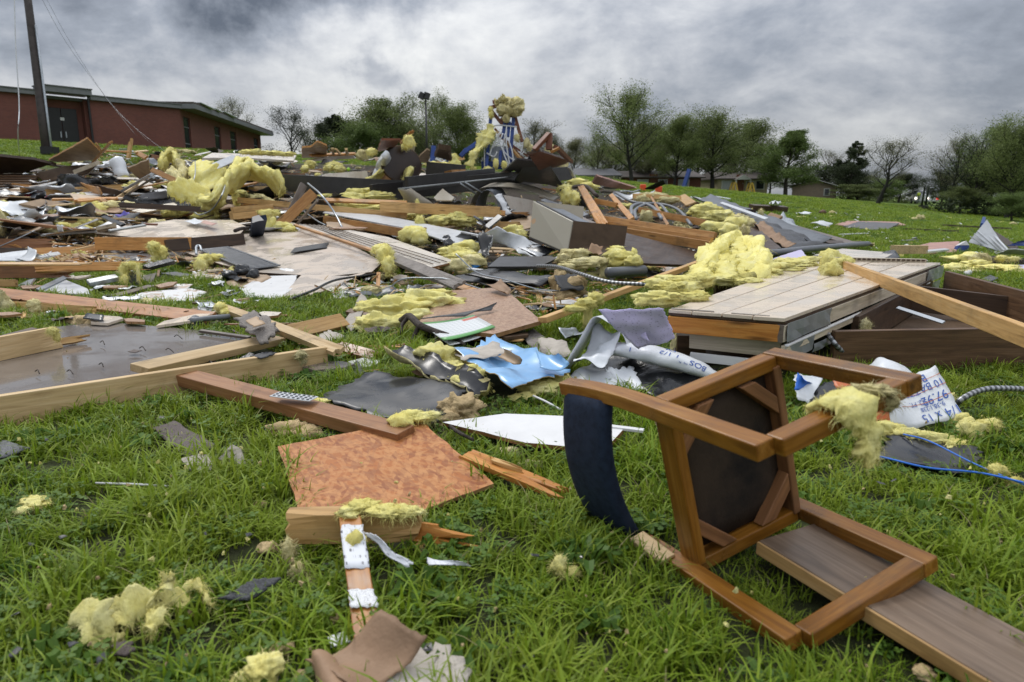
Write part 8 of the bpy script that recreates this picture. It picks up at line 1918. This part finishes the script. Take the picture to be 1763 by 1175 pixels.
# ------------------------------------------------------------------ grass: tufts instanced on points, kept off the pressed-down outlines
SRC=bpy.data.collections.new('grass_sources')
def tuft(name,seed,n,hmin,hmax,rad,wid,mat,kind='blade'):
 r=random.Random(seed); V,F,T_=[],[],[]
 for _ in range(n):
  a=r.uniform(0,6.28); rr_=rad*math.sqrt(r.random()); x,y=rr_*math.cos(a),rr_*math.sin(a); h=r.uniform(hmin,hmax); az=r.uniform(0,6.28); ln=r.uniform(.10,1.25)*h; t=r.random()**2
  if kind=='clover':
   k=len(V); c=Vector((x+math.cos(az)*ln*.3,y+math.sin(az)*ln*.3,h)); s=r.uniform(.008,.015)
   V+=[Vector((x-.0008,y,0)),Vector((x+.0008,y,0)),c+Vector((.0008,0,0)),c-Vector((.0008,0,0))]; F.append((k,k+1,k+2,k+3)); T_+=[t]*4
   for q in range(3):
    b0=az+q*2.09; d=Vector((math.cos(b0),math.sin(b0),r.uniform(-.25,.25))); e=Vector((-math.sin(b0),math.cos(b0),r.uniform(-.2,.2))); k=len(V)
    V+=[c,c+d*s*.7+e*s*.55,c+d*s*1.25+e*s*.3,c+d*s*1.12,c+d*s*1.25-e*s*.3,c+d*s*.7-e*s*.55]; F+=[(k,k+1,k+2,k+3),(k,k+3,k+4,k+5)]; T_+=[t]*6
   continue
  d=Vector((math.cos(az),math.sin(az),0)); s=Vector((-math.sin(az),math.cos(az),0)); w0=wid*r.uniform(.6,1.2); k=len(V); N=4
  for i in range(N+1):
   f=i/N; c=Vector((x,y,0))+d*ln*f**1.8+Vector((0,0,h*(f-.32*f**3*(ln/h))))
   ww=w0*(1-f**1.7)*.5+.0003; V+=[c-s*ww,c+s*ww]; T_+=[t,t]
  F+=[(k+2*i,k+2*i+1,k+2*i+3,k+2*i+2) for i in range(N)]
 me=bpy.data.meshes.new(name); me.from_pydata([tuple(v) for v in V],[],F); me.materials.append(M(mat)); me.attributes.new('tint','FLOAT','POINT').data.foreach_set('value',T_)
 o=bpy.data.objects.new(name,me); SRC.objects.link(o); return o
for i in range(4): tuft(f'a{i}',i,24,.03,.09,.07,.0078,'grass_blade')
for i in range(3): tuft(f'b{i}',10+i,18,.05,.13,.06,.0088,'grass_blade')
tuft('c0',21,15,.02,.055,.07,.004,'clover_leaf','clover'); tuft('c1',22,18,.02,.07,.08,.004,'clover_leaf','clover')
tuft('d0',23,7,.03,.11,.06,.004,'dry_blade')
def weed():
 r=random.Random(9); V,F,T_=[],[],[]
 for q in range(8):
  a=q*.785+r.uniform(-.3,.3); d=Vector((math.cos(a),math.sin(a),0)); e=Vector((-math.sin(a),math.cos(a),0)); L=r.uniform(.05,.085); w_=r.uniform(.010,.016); k=len(V); t=r.random()*.5
  for i in range(5):
   f=i/4; c=d*(.008+L*f)+Vector((0,0,.012+.05*math.sin(f*2.4)*r.uniform(.6,1.1))); ww=w_*(.25+1.5*f*(1.05-f)*1.6); V+=[c-e*ww+Vector((0,0,.004)),c,c+e*ww+Vector((0,0,.004))]; T_+=[t]*3
  for i in range(4):
   for j in range(2): F.append((k+i*3+j,k+i*3+j+1,k+i*3+j+4,k+i*3+j+3))
 me=bpy.data.meshes.new('weed'); me.from_pydata([tuple(v) for v in V],[],F); me.materials.append(M('clover_leaf')); me.attributes.new('tint','FLOAT','POINT').data.foreach_set('value',T_); SRC.objects.link(bpy.data.objects.new('e0',me))
weed()
def grass():
 rg=np.random.default_rng(5); X,Y,S,K=[],[],[],[]
 def ring(d0,d1,dens,smin,smax,tan=.86):
  n=int(dens*tan*(d1*d1-d0*d0)); y=np.sqrt(rg.uniform(d0*d0,d1*d1,n)); x=y*rg.uniform(-tan,tan,n); X.append(x); Y.append(y); S.append(rg.uniform(smin,smax,n)); k=rg.choice(11,n,p=[.17,.17,.16,.14,.06,.06,.05,.045,.045,.075,.025]); K.append(k)
 ring(.35,2.2,560,.7,1.15,2.2); ring(2.2,4.2,470,.75,1.2,1.6); ring(4.2,7,260,.85,1.4,1.4); ring(7,12,120,1.0,1.7,1.3); ring(12,22,42,1.2,2.2,1.2); ring(22,42,13,1.5,2.8,1.2); ring(42,75,3.2,2.0,3.4,1.1)
 x=np.concatenate(X); y=np.concatenate(Y); s=np.concatenate(S); k=np.concatenate(K); keep=np.ones(len(x),bool)
 # patchiness: tall clumps and short trodden spots
 px=np.array([noise.noise(Vector((a*1.4,b_*1.4,0)))+.5*noise.noise(Vector((a*4.1,b_*4.1,3))) for a,b_ in zip(x,y)])
 s=s*(1+.38*np.clip(px,-1,1)); k=np.where((px>.28)&(rg.random(len(x))<.5),rg.integers(4,7,len(x)),k); k=np.where((px<-.3)&(rg.random(len(x))<.4),rg.integers(7,9,len(x)),k)
 gap=np.array([noise.noise(Vector((a*6.5,b_*6.5,9))) for a,b_ in zip(x,y)]); keep &= ~((gap<-.18)&(y<9)); s=s*(1+.35*np.clip(gap,-.2,.8)*(y<9))
 for poly in FOOT:
  p=np.array(poly); c=p.mean(0); q=c+(p-c)*.97; a,b_=q.min(0),q.max(0); m=(x>a[0])&(x<b_[0])&(y>a[1])&(y<b_[1])
  if m.any(): idx=np.where(m)[0]; keep[idx[poly_mask([tuple(v) for v in q],x[idx],y[idx])]]=False
 mud=poly_mask(FIELDXY,x,y); d_=y; keep &= ~(mud&(rg.random(len(x))<np.clip((d_-5.5)/5,.25,.96)))
 # low under the overturned chair and other raised boards the grass is shorter
 x,y,s,k=x[keep],y[keep],s[keep],k[keep]; z=terr_np(x,y)-.006; n=len(x)
 for (cx_,cy_,rad,f) in [(CCTR.x,CCTR.y,.36,.5)]:
  m=(x-cx_)**2+(y-cy_)**2<rad*rad; s[m]*=f
 me=bpy.data.meshes.new('grass'); me.vertices.add(n); me.vertices.foreach_set('co',np.stack([x,y,z],-1).astype(np.float32).ravel())
 for nm,tp,arr in (('sc','FLOAT',s),('idx','INT',k),('yaw','FLOAT',rg.uniform(0,6.28,n))):
  me.attributes.new(nm,tp,'POINT').data.foreach_set('value',arr.astype(np.int32 if tp=='INT' else np.float32))
 me.update(); o=bpy.data.objects.new('grass',me); COL.objects.link(o); o['kind']='stuff'; o['label']='green grass and clover growing all over the ground'
 g=bpy.data.node_groups.new('grass_nodes','GeometryNodeTree'); g.interface.new_socket('Geometry',in_out='INPUT',socket_type='NodeSocketGeometry'); g.interface.new_socket('Geometry',in_out='OUTPUT',socket_type='NodeSocketGeometry')
 N=g.nodes.new; gi,go=N('NodeGroupInput'),N('NodeGroupOutput'); ip=N('GeometryNodeInstanceOnPoints'); ci=N('GeometryNodeCollectionInfo'); mp=N('GeometryNodeMeshToPoints')
 ci.inputs['Collection'].default_value=SRC; ci.inputs['Separate Children'].default_value=True; ci.inputs['Reset Children'].default_value=True
 def attr(nm,t): a=N('GeometryNodeInputNamedAttribute'); a.data_type=t; a.inputs['Name'].default_value=nm; return [q for q in a.outputs if q.enabled and q.name=='Attribute'][0]
 l=g.links.new; l(gi.outputs[0],mp.inputs['Mesh']); l(mp.outputs[0],ip.inputs['Points']); l(ci.outputs[0],ip.inputs['Instance']); ip.inputs['Pick Instance'].default_value=True
 l(attr('idx','INT'),ip.inputs['Instance Index']); cb=N('ShaderNodeCombineXYZ'); l(attr('yaw','FLOAT'),cb.inputs[2]); l(cb.outputs[0],ip.inputs['Rotation']); sv=N('ShaderNodeCombineXYZ'); a_=attr('sc','FLOAT'); mn=N('ShaderNodeMath'); mn.operation='MINIMUM'; mn.inputs[1].default_value=1.45; l(a_,mn.inputs[0]); l(a_,sv.inputs[0]); l(a_,sv.inputs[1]); l(mn.outputs[0],sv.inputs[2]); l(sv.outputs[0],ip.inputs['Scale']); l(ip.outputs[0],go.inputs[0])
 md=o.modifiers.new('grass','NODES'); md.node_group=g; print('grass tufts',n)
grass()
